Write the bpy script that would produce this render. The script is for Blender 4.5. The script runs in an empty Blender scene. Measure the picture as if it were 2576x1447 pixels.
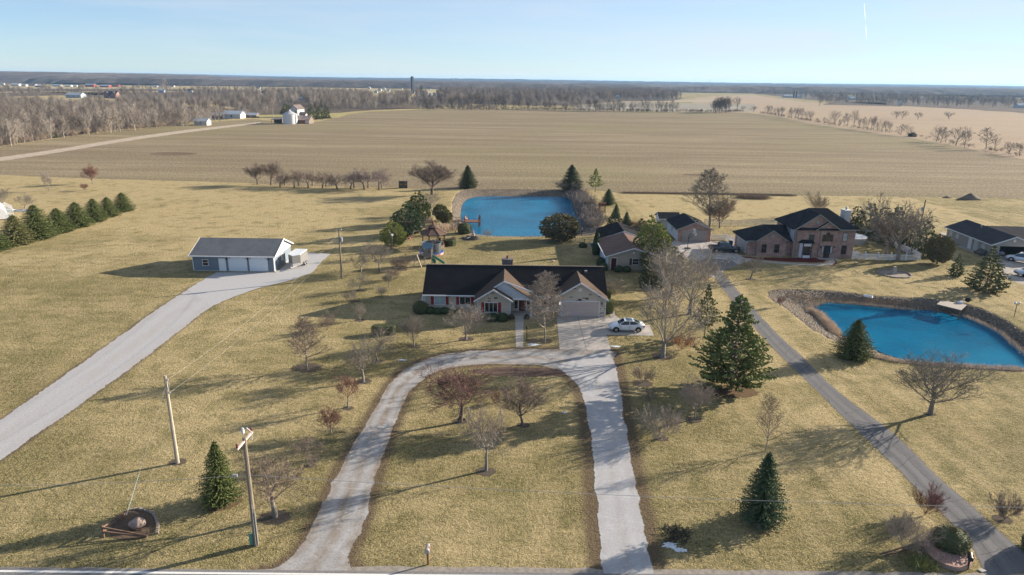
import bpy, bmesh, math, random
import numpy as np
from mathutils import Vector, Matrix
S = bpy.context.scene
C = S.collection

# ---------------------------------------------------------------- camera, sky, sun, exposure
W_, H_ = 2576.0, 1447.0            # survey frame the distances were measured in
FOC = 1718.0
PITCH = math.radians(16.9); ROLL = math.radians(0.75); CAMZ = 30.0
_f = np.array([0, math.cos(PITCH), -math.sin(PITCH)])
_r0 = np.array([1.0, 0, 0]); _u0 = np.cross(_r0, _f)
_r = math.cos(ROLL)*_r0 + math.sin(ROLL)*_u0
_u = -math.sin(ROLL)*_r0 + math.cos(ROLL)*_u0
cam = bpy.data.cameras.new('camera'); camo = bpy.data.objects.new('camera', cam); C.objects.link(camo)
cam.sensor_fit = 'HORIZONTAL'; cam.sensor_width = 36.0; cam.lens = 36.0*FOC/W_
cam.clip_start = 0.5; cam.clip_end = 120000
camo.matrix_world = Matrix(((_r[0], _u[0], -_f[0], 0), (_r[1], _u[1], -_f[1], 0), (_r[2], _u[2], -_f[2], CAMZ), (0, 0, 0, 1)))
S.camera = camo
SUN_AZ = math.radians(24.7)        # direction towards the sun, measured from +X to +Y
SUN_EL = math.radians(16.5)
sd = Vector((math.cos(SUN_EL)*math.cos(SUN_AZ), math.cos(SUN_EL)*math.sin(SUN_AZ), math.sin(SUN_EL)))
w = bpy.data.worlds.new('World'); S.world = w; w.use_nodes = True
nt = w.node_tree; nt.nodes.clear()
out = nt.nodes.new('ShaderNodeOutputWorld'); bg = nt.nodes.new('ShaderNodeBackground')
sky = nt.nodes.new('ShaderNodeTexSky'); sky.sky_type = 'NISHITA'; sky.sun_disc = False
sky.sun_elevation = SUN_EL; sky.sun_rotation = math.pi/2 - SUN_AZ
sky.altitude = 250; sky.air_density = 0.8; sky.dust_density = 0.0; sky.ozone_density = 5.0
bg.inputs['Strength'].default_value = 0.062
# thin high cloud, a procedural layer on the sky dome
tc = nt.nodes.new('ShaderNodeTexCoord'); mp = nt.nodes.new('ShaderNodeMapping')
mp.inputs['Scale'].default_value = (1.2, 1.2, 9.0); mp.inputs['Rotation'].default_value = (0.12, 0.05, 0.3)
cn = nt.nodes.new('ShaderNodeTexNoise'); cn.inputs['Scale'].default_value = 2.6; cn.inputs['Detail'].default_value = 7
cn.inputs['Distortion'].default_value = 0.6
cr = nt.nodes.new('ShaderNodeValToRGB'); cr.color_ramp.elements[0].color = (0.28, 0.28, 0.28, 1); cr.color_ramp.elements[0].position = 0.42; cr.color_ramp.elements[1].position = 0.8
cr.color_ramp.elements[1].color = (0.62, 0.62, 0.62, 1)
mx = nt.nodes.new('ShaderNodeMix'); mx.data_type = 'RGBA'
nt.links.new(tc.outputs['Generated'], mp.inputs['Vector']); nt.links.new(mp.outputs[0], cn.inputs['Vector'])
# the veil thickens towards the sun
dp = nt.nodes.new('ShaderNodeVectorMath'); dp.operation = 'DOT_PRODUCT'; dp.inputs[1].default_value = tuple(sd); nt.links.new(tc.outputs['Generated'], dp.inputs[0])
dm = nt.nodes.new('ShaderNodeMath'); dm.operation = 'MULTIPLY_ADD'; dm.use_clamp = True; dm.inputs[1].default_value = 0.32
nt.links.new(dp.outputs['Value'], dm.inputs[0])
nt.links.new(cn.outputs['Fac'], cr.inputs[0]); nt.links.new(cr.outputs[0], dm.inputs[2]); nt.links.new(dm.outputs[0], mx.inputs[0])
nt.links.new(sky.outputs[0], mx.inputs[6]); mx.inputs[7].default_value = (4.7, 5.05, 5.3, 1)
nt.links.new(mx.outputs[2], bg.inputs['Color']); nt.links.new(bg.outputs[0], out.inputs[0])
sl = bpy.data.lights.new('sun', 'SUN'); sl.energy = 5.0; sl.angle = math.radians(0.5); sl.color = (1.0, 0.87, 0.71)
so = bpy.data.objects.new('sun', sl); C.objects.link(so); so.location = (60, 60, 80)
so.rotation_euler = sd.to_track_quat('Z', 'Y').to_euler()
S.view_settings.view_transform = 'Standard'; S.view_settings.look = 'None'
S.view_settings.exposure = 1.44; S.view_settings.gamma = 1.0
S.render.engine = 'CYCLES'

# ---------------------------------------------------------------- survey helpers
def G(u, v, z=0.0):
    """ground point seen along the survey ray (u, v) on the level z"""
    d = _f + (u-W_/2)/FOC*_r - (v-H_/2)/FOC*_u
    t = (z-CAMZ)/d[2]
    return np.array([d[0]*t, d[1]*t, z])
def PV(x, y, z):
    q = np.array([x, y, z-CAMZ]); zc = q @ _f
    return W_/2+FOC*(q @ _r)/zc, H_/2-FOC*(q @ _u)/zc
def HT(u, v, top):
    b = G(u, v); lo, hi = 0.0, 80.0
    for _ in range(30):
        m = (lo+hi)/2
        if PV(b[0], b[1], m)[1] > top: lo = m
        else: hi = m
    return lo
def MPP(u, v):
    """metres per survey unit across at a ground point"""
    b = G(u, v); q = b - np.array([0, 0, CAMZ]); return (q @ _f)/FOC
def Q(X0, Y0, k):
    return lambda x, y: ((X0+x/k)/1.1646, (Y0+y/k)/1.1646)
zA = Q(1200, 740, 3.903); zB = Q(500, 660, 5.152); zC = Q(1700, 480, 4.2567); zD = Q(2100, 560, 5.152)
zE = Q(1100, 460, 3.68); zF = Q(2250, 760, 5.169); zG = Q(2500, 560, 2.68); zH = Q(700, 460, 4.2567)
zI = Q(800, 800, 2.894); zJ = Q(200, 1050, 2.279); zK = Q(1200, 640, 9.043); zL = Q(2400, 1380, 4.293)
zM = Q(1700, 760, 2.68); zN = Q(1850, 1150, 2.24); zO = Q(0, 180, 2.576); zP = Q(1000, 180, 2.576); zR = Q(2000, 180, 2.576)
zS = Q(0, 440, 5.564)

# ---------------------------------------------------------------- object helpers
def tag(o, label=None, cat=None, group=None, kind=None):
    if label: o['label'] = label
    if cat: o['category'] = cat
    if group: o['group'] = group
    if kind: o['kind'] = kind
    return o
def empty(name, loc=(0, 0, 0), rz=0.0):
    o = bpy.data.objects.new(name, None); C.objects.link(o); o.location = loc; o.rotation_euler = (0, 0, rz)
    o.empty_display_size = 0.3; return o
def thing(name, label, cat, loc, rz=0.0, group=None):
    return tag(empty(name, (float(loc[0]), float(loc[1]), float(loc[2]) if len(loc) > 2 else 0.0), rz), label, cat, group)
def kids(o): return [c for c in bpy.data.objects if c.parent == o]
class MB:
    def __init__(s): s.v = []; s.f = []
    def add(s, vs, fs):
        n = len(s.v); s.v += [tuple(map(float, p)) for p in vs]; s.f += [tuple(i+n for i in f) for f in fs]; return s
    def box(s, x0, x1, y0, y1, z0, z1):
        return s.add([(x0,y0,z0),(x1,y0,z0),(x1,y1,z0),(x0,y1,z0),(x0,y0,z1),(x1,y0,z1),(x1,y1,z1),(x0,y1,z1)],
                     [(0,3,2,1),(4,5,6,7),(0,1,5,4),(1,2,6,5),(2,3,7,6),(3,0,4,7)])
    def fbox(s, F, u0, u1, n0, n1, z0, z1):
        """box in a facade frame F = (ox, oy, angle); u runs along the wall, n points out of it"""
        ox, oy, a = F; cu, su = math.cos(a), math.sin(a)
        P = lambda u, n, z: (ox+u*cu+n*su, oy+u*su-n*cu, z)
        return s.add([P(u0,n0,z0),P(u1,n0,z0),P(u1,n1,z0),P(u0,n1,z0),P(u0,n0,z1),P(u1,n0,z1),P(u1,n1,z1),P(u0,n1,z1)],
                     [(0,1,2,3),(4,7,6,5),(0,4,5,1),(1,5,6,2),(2,6,7,3),(3,7,4,0)])
    def fpoly(s, F, pts, n0, n1):
        """outline (u, z) in a facade frame, given thickness n0..n1"""
        ox, oy, a = F; cu, su = math.cos(a), math.sin(a)
        P = lambda u, n, z: (ox+u*cu+n*su, oy+u*su-n*cu, z)
        k = len(pts)
        return s.add([P(u, n0, z) for u, z in pts]+[P(u, n1, z) for u, z in pts],
                     [tuple(range(k))[::-1], tuple(range(k, 2*k))]+[(i, (i+1) % k, k+(i+1) % k, k+i) for i in range(k)])
    def beam(s, p0, p1, w, h=None, up=(0, 0, 1)):
        h = h or w; p0 = Vector(p0); p1 = Vector(p1); d = (p1-p0).normalized(); up = Vector(up)
        if abs(d.dot(up)) > 0.97: up = Vector((0, 1, 0))
        a = d.cross(up).normalized()*w/2; b = a.cross(d).normalized()*h/2
        vs = [p+x*a+y*b for p in (p0, p1) for x, y in ((-1,-1),(1,-1),(1,1),(-1,1))]
        return s.add(vs, [(0,3,2,1),(4,5,6,7),(0,1,5,4),(1,2,6,5),(2,3,7,6),(3,0,4,7)])
    def tube(s, pts, rad, n=6, cap=True):
        pts = [Vector(p) for p in pts]; k = len(pts)
        if not hasattr(rad, '__len__'): rad = [rad]*k
        base = len(s.v); a = None
        for i, p in enumerate(pts):
            d = (pts[min(i+1, k-1)]-pts[max(i-1, 0)]).normalized()
            if a is None: a = d.cross(Vector((0, 0, 1)) if abs(d.z) < .9 else Vector((0, 1, 0))).normalized()
            a = (a-d*a.dot(d)).normalized(); b = d.cross(a)
            for j in range(n):
                t = 2*math.pi*j/n; s.v.append(tuple(p+(a*math.cos(t)+b*math.sin(t))*rad[i]))
        for i in range(k-1):
            for j in range(n):
                s.f.append((base+i*n+j, base+i*n+(j+1) % n, base+(i+1)*n+(j+1) % n, base+(i+1)*n+j))
        if cap:
            s.f.append(tuple(base+j for j in range(n))[::-1]); s.f.append(tuple(base+(k-1)*n+j for j in range(n)))
        return s
    def lathe(s, prof, n=16, c=(0, 0, 0)):
        """profile of (radius, z) turned about the vertical axis"""
        base = len(s.v); k = len(prof)
        for r, z in prof:
            for j in range(n):
                t = 2*math.pi*(j+.5)/n; s.v.append((c[0]+r*math.cos(t), c[1]+r*math.sin(t), c[2]+z))
        for i in range(k-1):
            for j in range(n):
                s.f.append((base+i*n+j, base+i*n+(j+1) % n, base+(i+1)*n+(j+1) % n, base+(i+1)*n+j))
        s.f.append(tuple(base+j for j in range(n))[::-1]); s.f.append(tuple(base+(k-1)*n+j for j in range(n)))
        return s
    def slab(s, pts, t):
        """plane polygon of 3-D points given a thickness t downwards"""
        k = len(pts)
        return s.add(list(pts)+[(p[0], p[1], p[2]-t) for p in pts],
                     [tuple(range(k)), tuple(range(k, 2*k))[::-1]]+[(i, k+i, k+(i+1) % k, (i+1) % k) for i in range(k)])
    def build(s, name, mat, parent=None, smooth=False, bevel=0):
        me = bpy.data.meshes.new(name); me.from_pydata(s.v, [], s.f); me.update()
        bm = bmesh.new(); bm.from_mesh(me); bmesh.ops.recalc_face_normals(bm, faces=bm.faces)
        if bevel: bmesh.ops.bevel(bm, geom=list(bm.edges), offset=bevel, segments=2, affect='EDGES', clamp_overlap=True)
        bm.to_mesh(me); bm.free()
        if smooth:
            for p in me.polygons: p.use_smooth = True
        o = bpy.data.objects.new(name, me); C.objects.link(o)
        if mat: me.materials.append(mat)
        if parent: o.parent = parent
        return o
def link_mesh(name, me, parent=None):
    o = bpy.data.objects.new(name, me); C.objects.link(o)
    if parent: o.parent = parent
    return o
def mesh_np(name, V, T, mat, smooth=False):
    """mesh from numpy arrays of triangles or quads"""
    me = bpy.data.meshes.new(name); V = np.asarray(V, np.float32); T = np.asarray(T, np.int32)
    k = T.shape[1]; me.vertices.add(len(V)); me.vertices.foreach_set('co', V.ravel())
    me.loops.add(T.size); me.loops.foreach_set('vertex_index', T.ravel())
    me.polygons.add(len(T)); me.polygons.foreach_set('loop_start', np.arange(0, T.size, k, dtype=np.int32))
    me.update(calc_edges=True)
    if mat: me.materials.append(mat)
    if smooth: me.polygons.foreach_set('use_smooth', np.ones(len(T), bool))
    return me

# ---------------------------------------------------------------- materials
_mats = {}
def _nodes(name):
    m = bpy.data.materials.new(name); m.use_nodes = True; t = m.node_tree
    return m, t, t.nodes['Principled BSDF']
def _n(t, kind, **kw):
    n = t.nodes.new(kind)
    for k, v in kw.items():
        if k in n.inputs: n.inputs[k].default_value = v
        else: setattr(n, k, v)
    return n
def ramp(t, fac, stops):
    r = t.nodes.new('ShaderNodeValToRGB'); e = r.color_ramp.elements
    while len(e) < len(stops): e.new(0.5)
    for i, (p, c) in enumerate(stops):
        e[i].position = p; e[i].color = (c[0], c[1], c[2], 1) if hasattr(c, '__len__') else (c, c, c, 1)
    t.links.new(fac, r.inputs[0]); return r.outputs[0]
def mixc(t, fac, a, b):
    m = t.nodes.new('ShaderNodeMix'); m.data_type = 'RGBA'
    for i, x in ((0, fac), (6, a), (7, b)):
        if hasattr(x, 'is_output'): t.links.new(x, m.inputs[i])
        elif i == 0: m.inputs[0].default_value = x
        else: m.inputs[i].default_value = (x[0], x[1], x[2], 1)
    return m.outputs[2]
def mathn(t, op, a, b=None, c=None):
    m = t.nodes.new('ShaderNodeMath'); m.operation = op
    for i, x in enumerate((a, b, c)):
        if x is None: continue
        if hasattr(x, 'is_output'): t.links.new(x, m.inputs[i])
        else: m.inputs[i].default_value = x
    return m.outputs[0]
def coord(t, which='Object', scale=(1, 1, 1), rot=(0, 0, 0)):
    if which == 'Position': o = t.nodes.new('ShaderNodeNewGeometry').outputs['Position']
    else: o = t.nodes.new('ShaderNodeTexCoord').outputs[which]
    mp = t.nodes.new('ShaderNodeMapping'); mp.inputs['Scale'].default_value = scale; mp.inputs['Rotation'].default_value = rot
    t.links.new(o, mp.inputs['Vector']); return mp.outputs[0]
def noise(t, vec, scale, detail=4, rough=.55, dist=0):
    n = _n(t, 'ShaderNodeTexNoise'); n.inputs['Scale'].default_value = scale; n.inputs['Detail'].default_value = detail
    n.inputs['Roughness'].default_value = rough; n.inputs['Distortion'].default_value = dist
    t.links.new(vec, n.inputs['Vector']); return n.outputs['Fac']
def bump(t, b, h, strength=.5, dist=.02):
    n = t.nodes.new('ShaderNodeBump'); n.inputs['Strength'].default_value = strength; n.inputs['Distance'].default_value = dist
    t.links.new(h, n.inputs['Height']); t.links.new(n.outputs[0], b.inputs['Normal'])
def M(name, c, c2=None, scale=6, rough=.75, metal=0, spec=.3, bmp=0, stretch=(1, 1, 1), trans=0, alpha=1, emit=0, contrast=(.35, .65)):
    if name in _mats: return _mats[name]
    m, t, b = _nodes(name)
    b.inputs['Roughness'].default_value = rough; b.inputs['Metallic'].default_value = metal
    b.inputs['Specular IOR Level'].default_value = spec; b.inputs['Transmission Weight'].default_value = trans
    b.inputs['Alpha'].default_value = alpha
    if c2 is None: c2 = tuple(x*.86 for x in c)
    v = coord(t, 'Object', stretch); f = noise(t, v, scale, 5)
    col = ramp(t, f, [(contrast[0], c), (contrast[1], c2)])
    t.links.new(col, b.inputs['Base Color'])
    if bmp: bump(t, b, f, 1.0, bmp)
    if emit: b.inputs['Emission Color'].default_value = (*c, 1); b.inputs['Emission Strength'].default_value = emit
    _mats[name] = m; return m
def siding(name, c, pitch=.12, vertical=False):
    if name in _mats: return _mats[name]
    m, t, b = _nodes(name); b.inputs['Roughness'].default_value = .6; b.inputs['Specular IOR Level'].default_value = .25
    v = coord(t, 'Object'); sx = t.nodes.new('ShaderNodeSeparateXYZ'); t.links.new(v, sx.inputs[0])
    src = sx.outputs[2] if not vertical else mathn(t, 'ADD', sx.outputs[0], sx.outputs[1])
    fr = mathn(t, 'FRACT', mathn(t, 'DIVIDE', src, pitch))
    nz = noise(t, v, 3, 4)
    col = mixc(t, ramp(t, fr, [(0, .55), (.14, 0)]), c, tuple(x*.55 for x in c))
    col = mixc(t, ramp(t, nz, [(.35, 0), (.7, .25)]), col, tuple(x*.7 for x in c))
    t.links.new(col, b.inputs['Base Color']); bump(t, b, fr, .6, .015)
    _mats[name] = m; return m
def brick(name, cols, scale=1.0, dark=None, mortar=(.45, .42, .38), thr=.62):
    """running-bond masonry; a share of the bricks is darker"""
    if name in _mats: return _mats[name]
    m, t, b = _nodes(name); b.inputs['Roughness'].default_value = .85; b.inputs['Specular IOR Level'].default_value = .15
    v = coord(t, 'Object'); sx = t.nodes.new('ShaderNodeSeparateXYZ'); t.links.new(v, sx.inputs[0])
    cb = t.nodes.new('ShaderNodeCombineXYZ'); t.links.new(mathn(t, 'ADD', sx.outputs[0], sx.outputs[1]), cb.inputs[0])
    t.links.new(sx.outputs[2], cb.inputs[1])
    bt = t.nodes.new('ShaderNodeTexBrick'); t.links.new(cb.outputs[0], bt.inputs['Vector'])
    bt.inputs['Scale'].default_value = scale; bt.inputs['Brick Width'].default_value = .3; bt.inputs['Row Height'].default_value = .1
    bt.inputs['Mortar Size'].default_value = .008; bt.inputs['Color1'].default_value = (*cols[0], 1); bt.inputs['Color2'].default_value = (*cols[1], 1)
    bt.inputs['Mortar'].default_value = (*mortar, 1)
    col = bt.outputs['Color']
    # cells of one brick for the odd dark ones
    mp = t.nodes.new('ShaderNodeMapping'); mp.inputs['Scale'].default_value = (scale/.42, scale/.12, 1); t.links.new(cb.outputs[0], mp.inputs['Vector'])
    fl = t.nodes.new('ShaderNodeVectorMath'); fl.operation = 'FLOOR'; t.links.new(mp.outputs[0], fl.inputs[0])
    wn = t.nodes.new('ShaderNodeTexWhiteNoise'); wn.noise_dimensions = '2D'; t.links.new(fl.outputs[0], wn.inputs['Vector'])
    if dark: col = mixc(t, ramp(t, wn.outputs['Value'], [(thr, 0), (thr+.01, 1)]), col, dark)
    if len(cols) > 2:
        col = mixc(t, ramp(t, noise(t, v, 1.1, 4), [(.4, 0), (.65, .7)]), col, cols[2])
    t.links.new(col, b.inputs['Base Color']); _mats[name] = m; return m
def shingle(name, c, c2):
    if name in _mats: return _mats[name]
    m, t, b = _nodes(name); b.inputs['Roughness'].default_value = .95; b.inputs['Specular IOR Level'].default_value = .04
    v = coord(t, 'Object'); n1 = noise(t, v, 9, 6, .75); n2 = noise(t, v, .7, 3)
    sx = t.nodes.new('ShaderNodeSeparateXYZ'); t.links.new(v, sx.inputs[0])
    fr = mathn(t, 'FRACT', mathn(t, 'DIVIDE', sx.outputs[2], .075))
    col = mixc(t, ramp(t, n1, [(.3, 0), (.7, 1)]), c, c2)
    col = mixc(t, ramp(t, n2, [(.4, 0), (.7, .35)]), col, tuple(x*.65 for x in c))
    col = mixc(t, ramp(t, fr, [(0, .45), (.25, 0)]), col, tuple(x*.5 for x in c))
    t.links.new(col, b.inputs['Base Color']); bump(t, b, n1, .5, .02); _mats[name] = m; return m
WHITE = M('white_paint', (.72, .73, .74), rough=.5)
TRIM = M('white_trim', (.66, .70, .74), rough=.5)
DARK = M('dark_rubber', (.015, .015, .017), rough=.8)
GLASS = M('window_glass', (.012, .016, .02), rough=.12, spec=.8)
BLIND = M('window_blind', (.42, .5, .52), (.3, .36, .38), rough=.3, spec=.6, scale=3)
STEEL = M('galvanised_steel', (.42, .43, .44), rough=.45, metal=.6)
WOOD = M('weathered_wood', (.20, .16, .12), (.11, .085, .06), scale=3, stretch=(8, 8, .8), bmp=.01)
PALEWOOD = M('grey_wood', (.36, .33, .29), (.24, .21, .18), scale=3, stretch=(8, 8, .8))
REDWOOD = M('stained_wood', (.24, .10, .05), (.13, .055, .03), scale=3, stretch=(4, 4, 4))
CONC = M('concrete', (.40, .385, .36), (.31, .30, .28), scale=2.5, rough=.9)
BLACKM = M('black_metal', (.02, .02, .022), rough=.5)
STONE = M('field_stone', (.30, .25, .21), (.17, .14, .12), scale=3, bmp=.03, rough=.9)
BARK = M('bark', (.14, .115, .09), (.075, .06, .048), scale=5, stretch=(3, 3, .6), bmp=.02, rough=.95)
BARKG = M('grey_bark', (.27, .235, .20), (.16, .14, .12), scale=5, stretch=(3, 3, .6), bmp=.02, rough=.95)
# ---------------------------------------------------------------- plan geometry helpers
def gl(pts, z=0.0, q=None):
    return np.array([G(*(q(*p) if q else p), z)[:2] for p in pts])
def chaikin(P, n=2, closed=True):
    for _ in range(n):
        Qn = np.roll(P, -1, 0) if closed else P[1:]
        A = P if closed else P[:-1]
        N = np.empty((2*len(A), 2)); N[0::2] = A*.75+Qn*.25; N[1::2] = A*.25+Qn*.75
        P = N if closed else np.vstack([P[:1], N, P[-1:]])
    return P
def pdist(X, Y, P, closed=True):
    """distance of every point to the outline P and whether it is inside"""
    d = np.full(X.shape, 1e9); ins = np.zeros(X.shape, bool); n = len(P)
    for i in range(n if closed else n-1):
        ax, ay = P[i]; bx, by = P[(i+1) % n]; dx, dy = bx-ax, by-ay
        t = np.clip(((X-ax)*dx+(Y-ay)*dy)/(dx*dx+dy*dy+1e-9), 0, 1)
        d = np.minimum(d, np.hypot(X-ax-t*dx, Y-ay-t*dy))
        if closed: ins ^= ((ay > Y) != (by > Y)) & (X < (bx-ax)*(Y-ay)/((by-ay) or 1e-9)+ax)
    return d, ins
def rough_edge(P, amp, step, seed=0, closed=True):
    """resample an outline and give it an irregular edge"""
    rs = np.random.RandomState(seed); Q2 = []
    n = len(P)
    for i in range(n if closed else n-1):
        a, b = P[i], P[(i+1) % n]; L = np.hypot(*(b-a)); k = max(1, int(L/step)); nn = np.array([-(b-a)[1], (b-a)[0]])/(L+1e-9)
        for j in range(k):
            Q2.append(a+(b-a)*j/k+nn*rs.normal(0, amp))
    if not closed: Q2.append(P[-1])
    return np.array(Q2)
def sheet(name, P, z, mat, **kw):
    bm = bmesh.new(); vs = [bm.verts.new((p[0], p[1], z)) for p in P]
    f = bm.faces.new(vs); bmesh.ops.triangulate(bm, faces=[f]); bmesh.ops.recalc_face_normals(bm, faces=bm.faces)
    if sum(f.normal.z for f in bm.faces) < 0: bmesh.ops.reverse_faces(bm, faces=bm.faces)
    me = bpy.data.meshes.new(name); bm.to_mesh(me); bm.free(); me.materials.append(mat)
    o = bpy.data.objects.new(name, me); C.objects.link(o); o['kind'] = 'structure'
    for k, v in kw.items(): o[k] = v
    return o
def resample(P, n):
    s = np.r_[0, np.cumsum(np.hypot(*np.diff(P, axis=0).T))]; t = np.linspace(0, s[-1], n)
    return np.c_[np.interp(t, s, P[:, 0]), np.interp(t, s, P[:, 1])]
def ribbon(name, L, R, z, mat, n=120, amp=.10, seed=1, na=13, smooth=2):
    """drive or lane between two edges; uv.x across, uv.y along"""
    L = resample(chaikin(L, smooth, False), n); R = resample(chaikin(R, smooth, False), n)
    rs = np.random.RandomState(seed); d = (R-L); w = np.hypot(*d.T)[:, None]; e = d/w
    def wob():
        a_ = rs.normal(0, 1, n+12); a_ = np.convolve(a_, np.hanning(13)/6, 'valid'); return (a_*amp*1.5+rs.normal(0, amp*.25, n))[:, None]
    L = L+e*wob(); R = R+e*wob()
    V = []; T = []; UV = []
    s = np.r_[0, np.cumsum(np.hypot(*np.diff((L+R)/2, axis=0).T))]
    for i in range(n):
        for j in range(na):
            a = j/(na-1); p = L[i]*(1-a)+R[i]*a; V.append((p[0], p[1], z)); UV.append((a, s[i]))
    for i in range(n-1):
        for j in range(na-1):
            a = i*na+j; T.append((a, a+1, a+na+1, a+na))
    V = np.array(V); T = np.array(T)
    v1 = V[T[0][1]]-V[T[0][0]]; v2 = V[T[0][3]]-V[T[0][0]]
    if v1[0]*v2[1]-v1[1]*v2[0] < 0: T = T[:, ::-1]
    me = mesh_np(name, V, T, mat); uv = me.uv_layers.new(name='UVMap')
    li = np.empty(len(me.loops), np.int32); me.loops.foreach_get('vertex_index', li)
    uv.data.foreach_set('uv', np.array(UV, np.float32)[li].ravel())
    o = link_mesh(name, me); o['kind'] = 'structure'
    return o, np.vstack([L, R[::-1]])

# ---------------------------------------------------------------- outlines of the place
P1w = chaikin(gl([zE(*p) for p in [(950,480),(1040,434),(1200,424),(1500,426),(1900,428),(2060,436),(2120,470),(2135,570),(2190,660),(2230,720),(2245,790),(2200,835),(1850,852),(1580,858),(1250,852),(1010,832),(930,720),(915,600)]], -1.1), 2)
P1b = chaikin(gl([zE(*p) for p in [(835,560),(830,480),(880,390),(960,352),(1200,348),(1500,348),(1800,352),(2060,358),(2200,390),(2270,480),(2360,600),(2440,740),(2400,830),(2250,850),(1850,860),(1580,866),(1250,860),(1000,842),(860,760),(820,650)]]), 2)
P2w = chaikin(gl([zF(*p) for p in [(618,785),(720,695),(870,655),(1100,668),(1400,690),(1700,722),(2150,770)]]+[zG(*p) for p in [(640,935),(870,985),(1000,1030),(1100,1075),(1200,1150),(1380,1290),(1440,1350),(1400,1400),(1100,1385),(900,1372),(600,1352),(430,1335),(350,1312),(200,1262),(60,1180)]]+[zF(*p) for p in [(1040,1130),(900,950),(780,840),(660,805)]], -1.1), 2)
P2b = chaikin(gl([zF(*p) for p in [(0,520),(60,470),(300,455),(700,462),(1000,480),(1300,520),(1700,560),(2326,590)]]+[zG(*p) for p in [(640,850),(880,880),(1100,960),(1250,1050),(1500,1230),(1560,1400),(1340,1412),(1100,1402),(900,1390),(600,1372),(430,1352),(300,1330),(120,1300),(-60,1215)]]+[zF(*p) for p in [(760,1110),(560,960),(330,770),(40,600)]]), 2)
# left gravel drive to the blue garage
LDl = gl([(-160,1170),(0,1055),(100,985),(200,915),(300,845),(400,772),(470,728),(530,697),(549,684)])
LDr = gl([(-160,1275),(0,1160),(100,1092),(200,1022),(300,950),(400,875),(470,820),(530,772),(600,742),(660,722),(730,706)])
PAD = gl([(545,685),(470,728),(530,772),(600,742),(660,722),(730,706),(785,686),(808,660),(832,639),(780,636),(725,640),(721,664),(693,686)])
# loop drive in front of the ranch house
LPo = gl([(640,1440),(700,1428),(748,1388),(800,1292),(850,1182),(905,1090),(940,1030),(970,975),(1005,935),(1060,905),(1120,890),(1200,882),(1300,877),(1400,878),(1480,876),(1555,884)])
LPi = gl([(905,1440),(880,1400),(905,1350),(928,1285),(948,1200),(978,1110),(1005,1040),(1032,985),(1075,945),(1130,926),(1200,918),(1300,916),(1380,921),(1430,945),(1462,985),(1470,1010)])
RDl = gl([(1390,921),(1435,948),(1462,985),(1477,1050),(1490,1150),(1500,1300),(1516,1458)])
RDr = gl([(1536,878),(1545,900),(1560,960),(1580,1100),(1600,1220),(1625,1340),(1648,1458)])
# asphalt drive of the brick house
ADl = gl([zM(*p) for p in [(1000,60),(1040,120),(1090,200),(1150,275),(1290,440),(1430,610),(1600,790),(1800,980),(2000,1180)]]+[zN(*p) for p in [(1560,330),(1740,500),(1880,650),(2030,790),(2150,920),(2220,1010),(2280,1110),(2330,1230)]])
ADr = gl([zM(*p) for p in [(1060,30),(1120,110),(1180,180),(1300,310),(1420,450),(1560,600),(1700,720),(1830,850),(2000,1020)]]+[zN(*p) for p in [(1700,250),(1860,400),(2020,560),(2180,700),(2330,830),(2500,980),(2600,1060),(2700,1150)]])
FIELD = gl([(-900,408),(-300,395),(0,370),(150,347),(300,330),(400,320),(560,305),(640,300),(760,314),(830,300),(870,288),(930,281),(1050,276),(1300,275),(1500,279),(1700,282),(1870,281),(1960,292),(2050,311),(2300,346),(2576,398),(2900,470),(3000,530),
            (2576,500),(2160,493),(2000,492),(1900,490),(1700,487),(1560,485),(1490,478),(1150,475),(1040,475),(1000,472),(700,467),(600,459),(250,450),(110,445),(0,440),(-900,430)])

# ---------------------------------------------------------------- ground sheet
def axis(a, b, step, far, g=1.09):
    v = list(np.arange(a, b+step, step)); s = step; x = v[-1]
    while x < far[1]: s *= g; x += s; v.append(x)
    s = step; x = v[0]; left = []
    while x > far[0]: s *= g; x -= s; left.append(x)
    return np.array(left[::-1]+v)
xs = axis(-95, 105, .7, (-14000, 14000)); ys = axis(30, 200, .7, (-60, 22000))
X, Y = np.meshgrid(xs, ys); Z = np.zeros_like(X)
dirt = np.zeros_like(X); bank = np.zeros_like(X); straw = np.zeros_like(X)
near = (X > -100) & (X < 110) & (Y > 25) & (Y < 215)
xn, yn = X[near], Y[near]; zn = np.zeros_like(xn); dn = np.zeros_like(xn); bn = np.zeros_like(xn)
for Wp, Bp in ((P1w, P1b), (P2w, P2b)):
    dw, iw = pdist(xn, yn, Wp); db, ib = pdist(xn, yn, Bp)
    tt = dw/(dw+db+1e-6)
    zn = np.where(iw, -1.25-np.minimum(1.6, dw*.35), np.where(ib, -1.25+1.25*tt**.8, zn))
    bn = np.maximum(bn, np.where(ib, 1.0, np.exp(-db/.5)*.6))
for Pp, wd, amt in ((np.vstack([LDl, LDr[::-1]]), .5, .8), (PAD, .4, .5), (np.vstack([LPo, LPi[::-1]]), 1.0, 1.0), (np.vstack([RDl, RDr[::-1]]), 1.25, 1.2), (np.vstack([ADl, ADr[::-1]]), .5, .6)):
    d_, i_ = pdist(xn, yn, Pp); dn = np.maximum(dn, np.where(i_, 1, np.exp(-d_/wd))*amt)
dirt[near] = dn; bank[near] = bn; Z[near] = zn
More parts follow.
